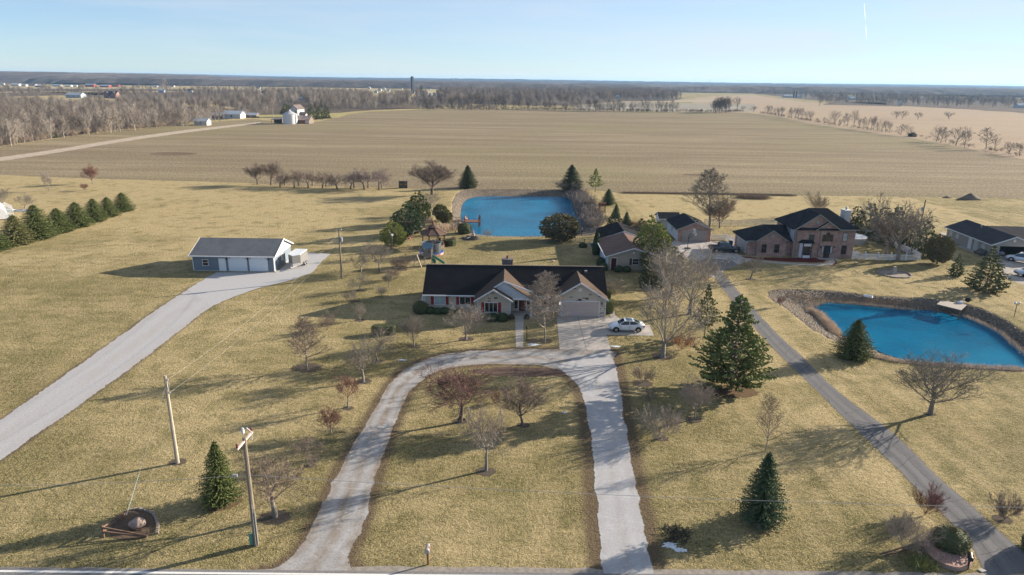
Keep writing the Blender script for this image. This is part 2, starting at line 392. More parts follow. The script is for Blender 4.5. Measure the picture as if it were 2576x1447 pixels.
# dry golden zones: far lawn left, meadow behind the brick garage, strips by the asphalt drive
U = np.full_like(X, 9999.0); Vv = np.zeros_like(X)
straw = np.clip((Y-95)/60, 0, 1)*np.clip((-X-20)/25, 0, 1)*.8
d_, i_ = pdist(xn, yn, gl([(1560,488),(2160,495),(2040,575),(1650,560)])); sn = np.where(i_, 1.0, np.exp(-d_/2.0))
d2, _i = pdist(xn, yn, (ADl+0)[2:-3], False); sn = np.maximum(sn, np.where((d2 < 4), .7*np.exp(-((d2-2.0)/1.1)**2), 0))
d3, i3 = pdist(xn, yn, gl([(2160,495),(2700,505),(2700,600),(2380,600),(2300,560)])); sn = np.maximum(sn, np.where(i3, .7, 0))
d4, i4 = pdist(xn, yn, P1b); sn = np.maximum(sn, .8*np.exp(-d4/2.5)*(yn > 140))
straw[near] = np.maximum(straw[near], sn)
# gentle relief far away
far = np.hypot(X, Y)
Z += np.where(far > 2500, (np.sin(X/1900+1)+np.sin(Y/1500+X/3100))*3.0*np.clip((far-2500)/3000, 0, 1)-2, 0)
ny, nx = X.shape
idx = np.arange(nx*ny).reshape(ny, nx)
T = np.stack([idx[:-1, :-1], idx[:-1, 1:], idx[1:, 1:], idx[1:, :-1]], -1).reshape(-1, 4)

def ground_mat():
    m, t, b = _nodes('lawn_grass'); b.inputs['Roughness'].default_value = .95; b.inputs['Specular IOR Level'].default_value = .05
    p = coord(t, 'Position')
    def at(nm):
        a = t.nodes.new('ShaderNodeAttribute'); a.attribute_name = nm; return a.outputs['Fac']
    nL = noise(t, p, .045, 4, .6); nM = noise(t, p, .35, 5, .65, .5); nS = noise(t, p, 2.6, 5, .7, .3); nX = noise(t, p, 9, 3, .7)
    ps = coord(t, 'Position', (.35, 1.0, 1), (0, 0, .1)); nStr = noise(t, ps, .9, 4, .65)
    g1 = mixc(t, ramp(t, nS, [(.35, 0), (.62, 1)]), (.070, .070, .030), (.235, .198, .096))
    st = mixc(t, ramp(t, nS, [(.3, 0), (.65, 1)]), (.235, .190, .100), (.44, .355, .20))
    blend = mathn(t, 'ADD', mathn(t, 'MULTIPLY', at('straw'), .95), ramp(t, nL, [(.40, -0.0), (.60, .75)]))
    blend = mathn(t, 'ADD', blend, mathn(t, 'MULTIPLY', mathn(t, 'SUBTRACT', nM, .5), 1.3))
    blend = mathn(t, 'ADD', blend, mathn(t, 'MULTIPLY', mathn(t, 'SUBTRACT', nStr, .5), .8))
    # mower passes, along the asphalt drive on the right and across the view elsewhere
    for rz_, sc_ in ((-.05, 5.2), (.06, 3.6)):
        wv_ = t.nodes.new('ShaderNodeTexWave'); wv_.inputs['Scale'].default_value = .13 if rz_ < 0 else .12; wv_.inputs['Distortion'].default_value = 3.5; wv_.inputs['Detail'].default_value = 4; wv_.bands_direction = 'X' if rz_ < 0 else 'Y'
        t.links.new(coord(t, 'Position', (1, 1, 1), (0, 0, rz_)), wv_.inputs['Vector'])
        sp_ = t.nodes.new('ShaderNodeSeparateXYZ'); t.links.new(p, sp_.inputs[0]); mk = ramp(t, mathn(t, 'ADD', mathn(t, 'MULTIPLY', sp_.outputs[0], .05), 0.0), [(.7, 0), (1.0, 1)])
        if rz_ > 0: mk = mathn(t, 'SUBTRACT', 1.0, mk)
        blend = mathn(t, 'ADD', blend, mathn(t, 'MULTIPLY', mathn(t, 'MULTIPLY', mathn(t, 'SUBTRACT', wv_.outputs['Fac'], .5), mk), (.14 if rz_ > 0 else .26)))
    col = mixc(t, ramp(t, blend, [(.05, 0), (.95, 1)]), g1, st)
    col = mixc(t, ramp(t, nM, [(.30, .7), (.46, 0)]), col, (.085, .084, .034))
    nP = noise(t, p, .13, 5, .7, 1.2)
    col = mixc(t, ramp(t, nP, [(.32, .55), (.47, 0)]), col, (.105, .105, .040))
    col = mixc(t, ramp(t, nP, [(.56, 0), (.72, .4)]), col, (.20, .145, .085))
    col = mixc(t, ramp(t, nX, [(.34, .6), (.46, 0)]), col, (.06, .055, .022))
    col = mixc(t, ramp(t, nX, [(.50, 0), (.66, .65)]), col, (.50, .41, .21))
    dmask = mathn(t, 'ADD', at('dirt'), mathn(t, 'MULTIPLY', mathn(t, 'SUBTRACT', nS, .52), 1.0))
    dcol = mixc(t, ramp(t, nX, [(.35, 0), (.65, 1)]), (.075, .055, .036), (.15, .112, .075))
    col = mixc(t, ramp(t, dmask, [(.42, 0), (.75, .9)]), col, dcol)
    vo = t.nodes.new('ShaderNodeTexVoronoi'); vo.inputs['Scale'].default_value = 3.6; t.links.new(p, vo.inputs['Vector'])
    rock = mixc(t, ramp(t, vo.outputs['Distance'], [(.1, 1), (.5, 0)]), (.09, .078, .062), (.29, .255, .215))
    rock = mixc(t, ramp(t, nM, [(.36, 0), (.56, .85)]), rock, (.20, .165, .125))
    bmask = mathn(t, 'ADD', at('bank'), mathn(t, 'MULTIPLY', mathn(t, 'SUBTRACT', nS, .5), .6))
    bm_ = ramp(t, bmask, [(.4, 0), (.6, 1)])
    col = mixc(t, bm_, col, rock)
    t.links.new(col, b.inputs['Base Color'])
    hgt = mathn(t, 'ADD', mathn(t, 'MULTIPLY', nS, 1.0), mathn(t, 'MULTIPLY', nX, .5))
    hgt = mathn(t, 'ADD', hgt, mathn(t, 'MULTIPLY', bm_, mathn(t, 'MULTIPLY', vo.outputs['Distance'], -1.6)))
    bump(t, b, hgt, .95, .22)
    return m
gm = mesh_np('ground', np.c_[X.ravel(), Y.ravel(), Z.ravel()], T, ground_mat(), True)
for nm, a in (('dirt', dirt), ('bank', bank), ('straw', straw)):
    at_ = gm.attributes.new(nm, 'FLOAT', 'POINT'); at_.data.foreach_set('value', a.ravel().astype(np.float32))
tag(link_mesh('ground', gm), 'mown winter lawn and open land around the houses', None, None, 'structure')

# tilled field with faint drill rows
def field_mat(name, c1, c2, c3, green=(.16, .155, .07), k=1.0):
    m, t, b = _nodes(name); b.inputs['Roughness'].default_value = 1; b.inputs['Specular IOR Level'].default_value = .03
    p = coord(t, 'Position'); ps = coord(t, 'Position', (.012, .16, 1), (0, 0, .02)); pf = coord(t, 'Position', (.05, .9, 1), (0, 0, .02))
    a = noise(t, ps, 1.0, 6, .62, .9); f = noise(t, pf, 1.4, 4, .7); l = noise(t, p, .006, 4, .55)
    s = noise(t, p, 1.4, 4, .75)
    pb = coord(t, 'Position', (.004, .03, 1), (0, 0, .04)); bb = noise(t, pb, 1.0, 6, .65, 1.6)
    col = mixc(t, ramp(t, a, [(.32, 0), (.66, 1)]), c1, c2)
    pc_ = coord(t, 'Position', (.006, .085, 1), (0, 0, .03)); cc = noise(t, pc_, 1.0, 4, .7, .3)
    col = mixc(t, ramp(t, bb, [(.40, .7), (.54, .0)]), col, tuple(x*(1-.15*k) for x in c3))
    col = mixc(t, ramp(t, bb, [(.50, .0), (.66, .6)]), col, tuple(x*(1+.25*k) for x in c2))
    col = mixc(t, ramp(t, cc, [(.38, .7), (.52, .0)]), col, tuple(x*(1-.2*k) for x in c3))
    col = mixc(t, ramp(t, cc, [(.52, .0), (.68, .6)]), col, tuple(x*(1+.25*k) for x in c2))
    col = mixc(t, ramp(t, f, [(.38, .0), (.60, .8)]), col, c3)
    col = mixc(t, ramp(t, l, [(.48, 0), (.66, .6)]), col, green)
    col = mixc(t, ramp(t, s, [(.46, 0), (.68, .65)]), col, (.47, .39, .26))
    col = mixc(t, ramp(t, s, [(.30, .7), (.46, .0)]), col, (.09, .07, .048))
    t.links.new(col, b.inputs['Base Color']); bump(t, b, mathn(t, 'ADD', s, a), .5, .1)
    return m
sheet('farm_field', rough_edge(FIELD, .35, 14, 3), .012, field_mat('tilled_soil', (.122, .100, .065), (.275, .229, .150), (.152, .122, .080)), label='brown tilled field behind the houses')
PAST = field_mat('dry_pasture', (.31, .235, .165), (.37, .285, .20), (.28, .21, .15), (.30, .24, .16), .15)
sheet('pasture', gl([(1750,246),(1830,240),(1900,240),(2010,256),(2100,262),(2250,266),(2576,282),(3000,300),(3100,520),(2576,402),(2300,349),(2050,314),(1960,294),(1880,284),(1800,284),(1740,262)]), .03, PAST, label='pinkish dry pasture beyond the hedgerow')
STUB = M('pale_stubble', (.36, .31, .22), (.28, .24, .17), scale=.02, rough=1, spec=.02)
STUBG = M('grey_stubble', (.30, .275, .225), (.235, .215, .175), scale=.03, rough=1, spec=.02)
sheet('far_field', gl([(1440,262),(1560,258),(1900,262),(1900,280),(1700,281),(1450,277)]), .04, STUBG)
sheet('far_meadow', gl([(1540,250),(1600,248),(1850,252),(1880,256),(1560,258)]), .05, STUB)
sheet('far_field', gl([(-200,252),(0,246),(130,247),(330,258),(400,262),(360,272),(120,270),(-200,262)]), .04, STUB)
sheet('far_field', gl([(-100,221),(0,221),(240,222),(640,226),(640,229),(240,228),(-100,226)]), .05, STUB)
sheet('far_field', gl([(560,212.5),(700,213),(860,214.5),(860,218),(720,217),(560,215)]), .06, STUB)
sheet('far_field', gl([(1080,248),(1240,252),(1260,256),(1080,254)]), .06, STUB)
sheet('far_field', gl([(1360,222),(1480,224),(1480,226),(1360,224)]), .06, STUB)
sheet('far_meadow', gl([(620,297),(760,294),(850,297),(880,286),(930,280),(760,283),(600,288)]), .05, M('farm_lawn', (.36, .31, .15), (.27, .24, .11), scale=.1, rough=1, spec=.02))
LANE = M('lane_dirt', (.44, .375, .30), (.33, .28, .22), scale=.4, rough=1, spec=.03)
ribbon('farm_lane', gl([(-300,432),(0,396.5),(150,375),(300,350),(450,329),(600,313),(655,307)]), gl([(-300,446),(0,406),(150,384),(300,358),(450,336),(600,318),(655,310)]), .04, LANE, n=60, amp=.1)
DAMP = M('damp_soil', (.12, .09, .065), (.17, .13, .09), scale=.1, rough=1, spec=.02)
for k, pts in enumerate(([(370,387),(400,383.5),(450,383),(500,385.5),(490,389),(440,392),(395,391)], [(545,384+3),(590,385),(600,387),(560,389)], [(1700,440),(1750,437),(1800,440),(1760,443)])):
    if k != 1: sheet('damp_patch', rough_edge(chaikin(gl(pts), 2), .25, 1.5, k), .03, DAMP)

# water
def water_mat():
    m, t, b = _nodes('pond_water'); b.inputs['Roughness'].default_value = .13
    b.inputs['IOR'].default_value = 1.33; b.inputs['Specular IOR Level'].default_value = .09
    p = coord(t, 'Position'); a = noise(t, p, .075, 4, .55)
    pw = coord(t, 'Position', (1.0, 2.2, 1), (0, 0, .15))
    wv = noise(t, pw, 1.1, 5, .7, .4)
    t.links.new(mixc(t, ramp(t, a, [(.35, 0), (.7, 1)]), (.0, .095, .20), (.0, .17, .32)), b.inputs['Base Color'])
    bump(t, b, wv, 1.0, .16); return m
WAT = water_mat()
sheet('pond_water', P1w, -1.1, WAT, label='large blue rectangular pond behind the ranch house')
sheet('pond_water', P2w, -1.1, WAT, label='blue pond on the right beside the asphalt drive')

# gravel, asphalt, concrete
def drive_mat(name, base, base2, track, frost=None, tw=.5):
    m, t, b = _nodes(name); b.inputs['Roughness'].default_value = .95; b.inputs['Specular IOR Level'].default_value = .08
    uv = t.nodes.new('ShaderNodeTexCoord').outputs['UV']; sx = t.nodes.new('ShaderNodeSeparateXYZ'); t.links.new(uv, sx.inputs[0])
    p = coord(t, 'Position'); nS = noise(t, p, 5, 5, .8); nM = noise(t, p, .7, 5, .7, .8)
    col = mixc(t, ramp(t, nS, [(.3, 0), (.7, 1)]), base, base2)
    mu = t.nodes.new('ShaderNodeMapping'); mu.inputs['Scale'].default_value = (5, .22, 1); t.links.new(uv, mu.inputs['Vector'])
    nU = noise(t, mu.outputs[0], 1.0, 4, .6)
    if track:
        d = mathn(t, 'ABSOLUTE', mathn(t, 'SUBTRACT', mathn(t, 'ABSOLUTE', mathn(t, 'SUBTRACT', sx.outputs[0], .5)), .22))
        band = ramp(t, mathn(t, 'ADD', d, mathn(t, 'MULTIPLY', mathn(t, 'SUBTRACT', nM, .5), .25)), [(.03, 0), (.16, tw)])
        band = mathn(t, 'MULTIPLY', band, ramp(t, nU, [(.35, .2), (.6, 1)]))
        col = mixc(t, band, col, track)
    if frost: col = mixc(t, ramp(t, nM, [(.48, 0), (.72, .6)]), col, frost)
    ed = mathn(t, 'MINIMUM', sx.outputs[0], mathn(t, 'SUBTRACT', 1.0, sx.outputs[0]))
    nE = noise(t, p, 1.1, 5, .75)
    al = ramp(t, mathn(t, 'ADD', ed, mathn(t, 'MULTIPLY', mathn(t, 'SUBTRACT', nE, .5), .16)), [(.015, 0), (.03, 1)])
    t.links.new(al, b.inputs['Alpha'])
    t.links.new(col, b.inputs['Base Color']); bump(t, b, nS, .6, .03); return m
GRAV = drive_mat('pale_gravel', (.43, .43, .44), (.29, .29, .295), (.30, .27, .24), None, .35)
LOOPG = drive_mat('loop_gravel', (.37, .365, .365), (.20, .196, .19), (.19, .15, .11), (.46, .47, .49), .85)
ASPH = drive_mat('old_asphalt', (.15, .15, .155), (.10, .10, .105), (.20, .195, .19), None, .5)
ribbon('gravel_drive', LDl, LDr, .008, GRAV, n=140, amp=.10, seed=5)
PADm = M('pad_gravel', (.43, .43, .44), (.29, .29, .295), scale=5, rough=.95, spec=.08, bmp=.03, contrast=(.3, .7))
sheet('gravel_pad', rough_edge(PAD, .07, .8, 6), .012, PADm)
ribbon('loop_drive', LPo, LPi, .008, LOOPG, n=200, amp=.14, seed=7)
ribbon('loop_drive', RDl, RDr, .013, drive_mat('worn_concrete', (.41, .41, .42), (.29, .29, .295), (.27, .25, .235), (.45, .46, .48), .4), n=120, amp=.12, seed=8)
ribbon('asphalt_drive', ADl, ADr, .008, ASPH, n=160, amp=.07, seed=9)
# dark sealed cracks on the asphalt drive
def crack_lines():
    V = []; T = []; rs = np.random.RandomState(4)
    L = resample(chaikin(ADl, 2, False), 400); R = resample(chaikin(ADr, 2, False), 400)
    def line(pts, w):
        for a, b in zip(pts[:-1], pts[1:]):
            d = (b-a)/(np.hypot(*(b-a))+1e-6); n = np.array([-d[1], d[0]])*w/2; k = len(V)
            V.extend([(*(a-n), .0125), (*(b-n), .0125), (*(b+n), .0125), (*(a+n), .0125)]); T.append((k, k+1, k+2, k+3))
    for i in list(range(60, 395, 13)):
        i0 = min(399, i+rs.randint(-3, 4)); j = min(398, max(0, i0+rs.randint(-4, 5)))
        a0, a1 = (0.02, .98) if rs.rand() < .4 else sorted(rs.uniform(.05, .95, 2))
        A = L[i0]*(1-a0)+R[i0]*a0; B = L[j]*(1-a1)+R[j]*a1
        k = 9; pts = np.array([A+(B-A)*s/k+rs.normal(0, .07, 2) for s in range(k+1)]); line(pts, .035)
    for a in (.3, .62):
        pts = np.array([L[i]*(1-a)+R[i]*a+rs.normal(0, .06, 2) for i in range(300, 399, 3)]); line(pts, .03)
    o = link_mesh('asphalt_drive_crack', mesh_np('asphalt_drive_crack', V, T, M('crack_tar', (.045, .045, .048), rough=.9))); o['kind'] = 'structure'
crack_lines()
yl0 = G(0, 1427)[1]; ye = G(0, 1437.5)[1]; yf = G(859, 1446)[1]
def xl(y, sl): return lambda x: y+sl*x
slp = (yf-ye)/(G(859, 1446)[0]-G(0, 1437.5)[0])
roadtop = lambda x: G(0, 1427.5)[1]+slp*(x-G(0, 1427.5)[0])
line_y = lambda x: ye+slp*(x-G(0, 1437.5)[0])
sheet('road_shoulder', rough_edge(np.array([(-70., roadtop(-70)+.1), (-16, roadtop(-16)), (-8, roadtop(-8)+.5), (8, roadtop(8)+.45), (40, roadtop(40)+.3), (60, roadtop(60)+.3), (60, 20.), (-70., 20)]), .05, 1, 2), .004, M('shoulder_grit', (.30, .27, .235), (.20, .18, .155), scale=3, rough=1, spec=.05))
sheet('road', np.array([(-70., line_y(-70)+.35), (60, line_y(60)+.35), (60, 20.), (-70., 20)]), .016, M('road_asphalt', (.21, .205, .205), (.155, .15, .15), scale=6, rough=.9, spec=.1))
sheet('road_edge_line', np.array([(-70., line_y(-70)+.09), (60, line_y(60)+.09), (60, line_y(60)-.09), (-70., line_y(-70)-.09)]), .022, M('road_paint', (.74, .74, .72), (.6, .6, .58), scale=12, rough=.7))
CONCs = M('drive_concrete', (.40, .37, .34), (.30, .28, .26), scale=1.2, rough=.9, spec=.1, contrast=(.3, .7))
sheet('concrete_drive', np.array([(5.95, 85.8), (5.65, 74.1), (11.65, 74.1), (11.75, 79.1), (17.6, 79.0), (17.8, 82.9), (13.6, 83.0), (12.9, 86.0)]), .018, CONCs)
jn = MB()
for yy in (77.0, 80.0, 83.0): jn.box(5.75, 11.8, yy-.02, yy+.02, .019, .0225)
jn.box(8.75, 8.79, 74.2, 85.7, .019, .0228)
jn.build('concrete_drive_joint', M('joint_dark', (.13, .12, .11)))['kind'] = 'structure'
sheet('front_walk', np.array([(.45, 85.2), (.55, 74.6), (1.4, 74.6), (1.6, 85.2)]), .018, CONCs)
sheet('side_walk', np.array([(13.1, 84.2), (13.2, 91.5), (14.1, 91.6), (13.9, 86.5), (14.9, 83.2), (13.4, 82.8)]), .015, CONCs)
sheet('side_patio', np.array([(-13.2, 87), (-12.9, 95), (-11.7, 95), (-11.7, 87)]), .014, CONCs)
sheet('parking_court', gl([(1690,612),(1700,600),(1800,607),(1850,606),(1856,640),(1880,648),(1900,652),(1870,662),(1830,672),(1800,700),(1775,690),(1740,655),(1700,640)]), .006, M('court_concrete', (.40, .37, .35), (.30, .28, .265), scale=.8, rough=.9, spec=.1))
sheet('mulch_bed', gl([zD(*p) for p in [(360,985),(560,1000),(1200,1010),(1480,1005),(1640,1045),(1630,1070),(1500,1080),(1100,1068),(650,1035),(430,1010)]]), .012, M('red_mulch', (.13, .028, .025), (.075, .018, .018), scale=6, rough=1, spec=.05, bmp=.03))
sheet('mulch_bed', gl([zD(*p) for p in [(1720,1040),(1790,1050),(1820,1090),(1760,1125),(1690,1120)]]), .012, _mats['red_mulch'])
sheet('front_path', gl([zD(*p) for p in [(350,1000),(650,1050),(1100,1085),(1420,1100),(1600,1092),(1680,1070),(1660,1035),(1760,1035),(1790,1075),(1740,1118),(1500,1128),(1100,1110),(640,1070),(340,1022)]]), .016, CONCs)
sheet('porch_slab', np.array([(54.6, 119.9), (54.9, 118.3), (58.3, 118.3), (58.6, 119.9)]), .02, CONCs)
sheet('ranch_drive', gl([(2500,640),(2700,640),(2700,745),(2560,712),(2515,690),(2510,662)]), .006, M('right_drive', (.38, .345, .31), (.27, .25, .22), scale=.9, rough=.95, spec=.05))
sheet('ranch_walk', gl([zG(*p) for p in [(810,430),(870,425),(1010,490),(1190,560),(1280,580),(1200,590),(1000,505)]]), .012, CONCs)
sheet('rear_pad', gl([(2366,585),(2400,590),(2392,602),(2372,598)]), .012, CONCs)
sheet('house_gravel', gl([zZ for zZ in [(1735,664),(1780,650),(1840,655),(1860,668),(1800,685)]]), .01, M('grey_mulch', (.12, .11, .11), (.2, .18, .17), scale=5, rough=1))
MULCH = M('bark_mulch', (.072, .060, .048), (.12, .10, .08), scale=7, rough=1, spec=.03, bmp=.03)
NEEDLE = M('pine_needles', (.17, .115, .07), (.13, .092, .058), scale=5, rough=1, spec=.03)
def fade_mat(src):
    """the same litter, thinning out raggedly at its rim"""
    if src.get('fading'): return src
    src['fading'] = True; t = src.node_tree; b = t.nodes['Principled BSDF']; a = t.nodes.new('ShaderNodeAttribute'); a.attribute_name = 'fade'
    n = noise(t, coord(t, 'Position'), 3.2, 5, .75)
    t.links.new(ramp(t, mathn(t, 'ADD', a.outputs['Fac'], mathn(t, 'MULTIPLY', mathn(t, 'SUBTRACT', n, .5), 1.5)), [(.36, 0), (.5, 1)]), b.inputs['Alpha']); return src
BEDM = M('bed_mulch', (.085, .064, .046), (.14, .105, .078), scale=7, rough=1, spec=.03, bmp=.03)
def mulch(u, v, ru, asp=1.0, mat=None, seed=0, q=None):
    c = G(*(q(u, v) if q else (u, v)))[:2]; r = ru*MPP(*(q(u, v) if q else (u, v))); rs = np.random.RandomState(seed+int(u)); r *= .82
    n = 28; z = .011+.0005*(seed % 5); A = np.linspace(0, 2*math.pi, n, endpoint=False); V = [(c[0], c[1], z)]; F_ = [1.0]
    for q_, f_ in ((.45, 1.0), (1.15, 0.0)):
        for a in A: V.append((c[0]+math.cos(a)*r*q_*(1+rs.normal(0, .06)), c[1]+math.sin(a)*r*asp*q_*(1+rs.normal(0, .06)), z)); F_.append(f_)
    m = MB(); m.add(V, [(0, 1+i, 1+(i+1) % n) for i in range(n)]+[(1+i, 1+n+i, 1+n+(i+1) % n, 1+(i+1) % n) for i in range(n)]); o = m.build('mulch_bed', fade_mat(mat or MULCH)); o['kind'] = 'structure'
    o.data.attributes.new('fade', 'FLOAT', 'POINT').data.foreach_set('value', np.array(F_, np.float32))
for k, a in enumerate([(1173,853,28),(1372,858,26),(1222,1186,36),(1157,1060,26),(1316,1070,24),(773,925,52),(914,960,30),(949,909,20),(876,1027,20),(779,1172,18),(692,1302,55),(1042,872,22),(1745,1056,28),(2340,1042,20),(447,1163,30),(893,758,18),(906,731,14),(1665,897,40),(1340,858,28),(905,806,20),(1663,1103,26),(2522,1306,34),(1616,965,36),(1160,1055,15),(1888,703,18),(1008,678,24)]):
    mulch(a[0], a[1], a[2], .8, None, k)
mulch(1840, 985, 92, .55, NEEDLE, 3); mulch(557, 1262, 66, .8, NEEDLE, 5); mulch(1912, 1306, 60, .8, M('sand', (.36, .29, .22), (.26, .2, .15), scale=4, rough=1), 2)
mulch(1310, 936, 175, .24, M('leaf_bed', (.11, .065, .05), (.07, .048, .036), scale=6, rough=1, bmp=.03), 1)
mulch(1900, 498, 0.1, .3, None, 4)
SNOW = M('old_snow', (.62, .66, .72), (.45, .48, .5), scale=5, rough=.8)
def snow(u, v, ru, asp, seed, label):
    c = G(u, v)[:2]; r = ru*MPP(u, v); rs = np.random.RandomState(seed); mb = MB(); n = 30
    ring = [c+np.array([math.cos(a), math.sin(a)*asp])*r*(1+rs.normal(0, .22)) for a in np.linspace(0, 2*math.pi, n, endpoint=False)]
    ring = chaikin(np.array(ring), 1); n = len(ring)
    inner = [(c+(p-c)*.6) for p in ring]
    mb.add([(p[0], p[1], .014) for p in ring]+[(p[0], p[1], .05) for p in inner], [tuple(range(n, 2*n))]+[(i, (i+1) % n, n+(i+1) % n, n+i) for i in range(n)])
    o = mb.build('snow_patch', SNOW, smooth=True); tag(o, label, 'snow patch', 'thin leftover snow patches')
snow(1341, 867, 17, .45, 1, 'melting snow patch beside the front walk of the ranch house')
snow(1549, 872, 14, .4, 2, 'small snow patch at the corner of the concrete drive')
snow(1420, 1038, 6, .8, 3, 'tiny white snow spot on the lawn inside the loop drive')
snow(1012, 906, 11, .4, 4, 'flat snow patch on grass outside the loop drive curve')
snow(1685, 1372, 17, .8, 5, 'icy snow patch in front of the dark debris near the spruce')
snow(1712, 1384, 16, .5, 6, 'lower snow patch in the spruce shadow by the gravel drive')
# ---------------------------------------------------------------- trees
def xp(a, b):
    return np.array((a[1]*b[2]-a[2]*b[1], a[2]*b[0]-a[0]*b[2], a[0]*b[1]-a[1]*b[0]))
def ln3(a): return math.sqrt(a[0]*a[0]+a[1]*a[1]+a[2]*a[2])
def rotv(d, ang, az, rs):
    d = d/ln3(d); a = xp(d, (0, 0, 1.0) if abs(d[2]) < .95 else (0, 1.0, 0)); a /= ln3(a); b = xp(d, a)
    return d*math.cos(ang)+(a*math.cos(az)+b*math.sin(az))*math.sin(ang)
# kind: trunk length, first radius, [children], [angles deg], [length ratios], upward pull, wobble, first child position
KINDS = {
 'orchard': dict(tl=.30, r=.030, ch=[7, 8, 8, 7], an=[50, 42, 42, 45], ra=[1.55, .62, .55, .5], up=.10, wob=.28, t0=.72),
 'round':   dict(tl=.48, r=.026, ch=[15, 9, 7, 7], an=[40, 36, 38, 42], ra=[.98, .52, .52, .5], up=.17, wob=.12, t0=.36),
 'oval':    dict(tl=.92, r=.018, ch=[28, 8, 6, 5], an=[40, 34, 36, 40], ra=[.36, .48, .5, .5], up=.16, wob=.07, t0=.20),
 'vase':    dict(tl=.20, r=.030, ch=[8, 9, 8, 7], an=[34, 36, 40, 42], ra=[3.0, .45, .5, .5], up=.09, wob=.15, t0=.7),
 'upright': dict(tl=.10, r=.018, ch=[11, 9, 6, 3], an=[20, 18, 24, 30], ra=[7.0, .42, .5, .5], up=.20, wob=.06, t0=.6),
 'shrub':   dict(tl=.06, r=.012, ch=[18, 8, 7, 3], an=[48, 30, 34, 38], ra=[11., .48, .5, .5], up=.08, wob=.12, t0=.5),
 'weep':    dict(tl=.26, r=.030, ch=[7, 9, 8, 6], an=[44, 40, 44, 40], ra=[2.2, .5, .5, .55], up=.02, wob=.16, t0=.7),
}
def grow(kind, seed, twig=1.0, lean=0.0):
    K = KINDS[kind]; rs = np.random.RandomState(seed); segs = []
    nlev = len(K['ch'])
    def br(p, d, L, r, lv):
        ns = (7, 5, 4, 3, 2)[lv] if lv < 5 else 2
        pts = [p]; rad = [r]; dirs = []
        for i in range(ns):
            d = d+rs.normal(0, K['wob'], 3)*(1 if lv else .35)+np.array([0, 0, K['up'] if lv else .12]); d /= ln3(d)
            p = p+d*L/ns; pts.append(p); dirs.append(d); rad.append(r*(1-(i+1)/ns*(.55 if lv == 0 and K['tl'] < .8 else .85)))
        segs.append((lv, pts, rad))
        if lv < nlev:
            n = max(2, int(K['ch'][lv]*(twig if lv >= 2 else 1)+rs.rand())); az0 = rs.rand()*6.28
            for j in range(n):
                t = (K['t0'] if lv == 0 else .22)+(1-(K['t0'] if lv == 0 else .22))*(j+rs.rand()*.7)/n; t = min(t, .99)
                i = min(int(t*ns), ns-1); q = pts[i]+(pts[i+1]-pts[i])*(t*ns-i)
                an = math.radians(K['an'][lv])*rs.uniform(.7, 1.25)
                if lv == 0 and kind == 'oval': ln = L*K['ra'][0]*(1.15-.85*t)*min(1, .55+t)*rs.uniform(.8, 1.2); an *= (1.25-.6*t)
                elif lv == 0: ln = L*K['ra'][0]*rs.uniform(.75, 1.15); an *= (.45 if j == n-1 else 1)
                else: ln = L*K['ra'][lv]*(1.25-.65*t)*rs.uniform(.7, 1.25)
                br(q, rotv(dirs[i], an, az0+j*2.4, rs), ln, max(rad[i]*(.62 if lv else .5), .0012), lv+1)
    br(np.zeros(3), np.array([lean, lean*.4, 1.0]), K['tl'], K['r'], 0)
    A = np.array([q for s in segs for q in s[1]]); zt = np.percentile(A[:, 2], 99.7); rr = np.percentile(np.hypot(A[:, 0]-np.median(A[:, 0]), A[:, 1]-np.median(A[:, 1])), 97)
    return segs, zt, rr
def tree_meshes(name, kind, seed, mt, mc, twig=1.0, lean=0.0, tr=1.0, split=True, wk=1.0):
    segs, zt, rr = grow(kind, seed, twig, lean)
    sc = np.array([.5/rr, .5/rr, 1/zt]); tk = MB(); cr = MB(); rs = np.random.RandomState(seed+9)
    for lv, pts, rad in segs:
        pts = [q*sc for q in pts]
        if lv == 0: tk.tube(pts, [r*tr for r in rad], 7, False)
        elif lv == 1: cr.tube(pts, [r*tr*.9 for r in rad], 5, False)
        elif lv == 2: cr.tube(pts, [max(r*.8, .0022)*wk**.5 for r in rad], 3, False)
        else:
            # slender twig: a three-sided spike along its first and last point
            a, b = pts[0], pts[-1]; m = pts[len(pts)//2]; d = b-a; L = ln3(d)+1e-9; d /= L
            s = xp(d, rs.normal(size=3)); s /= ln3(s); u = xp(d, s); w = (.0023 if lv == 3 else .0017)*wk
            k = len(cr.v); cr.v += [tuple(a+s*w), tuple(a-s*w*.5+u*w*.9), tuple(a-s*w*.5-u*w*.9), tuple(m+s*w*.7), tuple(m-s*w*.7), tuple(b)]
            cr.f += [(k, k+1, k+3), (k+1, k+4, k+3), (k+2, k, k+3, k+4), (k+3, k+4, k+5)]
    if not split:
        tk.add(cr.v, cr.f); me = bpy.data.meshes.new(name); me.from_pydata(tk.v, [], tk.f); me.materials.append(mt); return me
    a = bpy.data.meshes.new(name+'_trunk'); a.from_pydata(tk.v, [], tk.f); a.materials.append(mt)
    b = bpy.data.meshes.new(name+'_crown'); b.from_pydata(cr.v, [], cr.f); b.materials.append(mc)
    for me in (a,):
        for p in me.polygons: p.use_smooth = True
    return a, b
def twigm(name, c, c2): return M(name, c, c2, scale=4, rough=.95, spec=.05)
TW_GREY = twigm('grey_twigs', (.27, .24, .20), (.165, .145, .12))
TW_PALE = twigm('pale_twigs', (.34, .295, .25), (.22, .19, .16))
TW_SUN = twigm('light_grey_twigs', (.36, .32, .265), (.24, .21, .175))
TW_RED = twigm('red_twigs', (.25, .115, .10), (.17, .10, .08))
TW_RUST = twigm('rusty_twigs', (.30, .13, .07), (.2, .09, .06))
TW_BROWN = twigm('brown_twigs', (.25, .20, .165), (.155, .12, .10))
_arch = {}
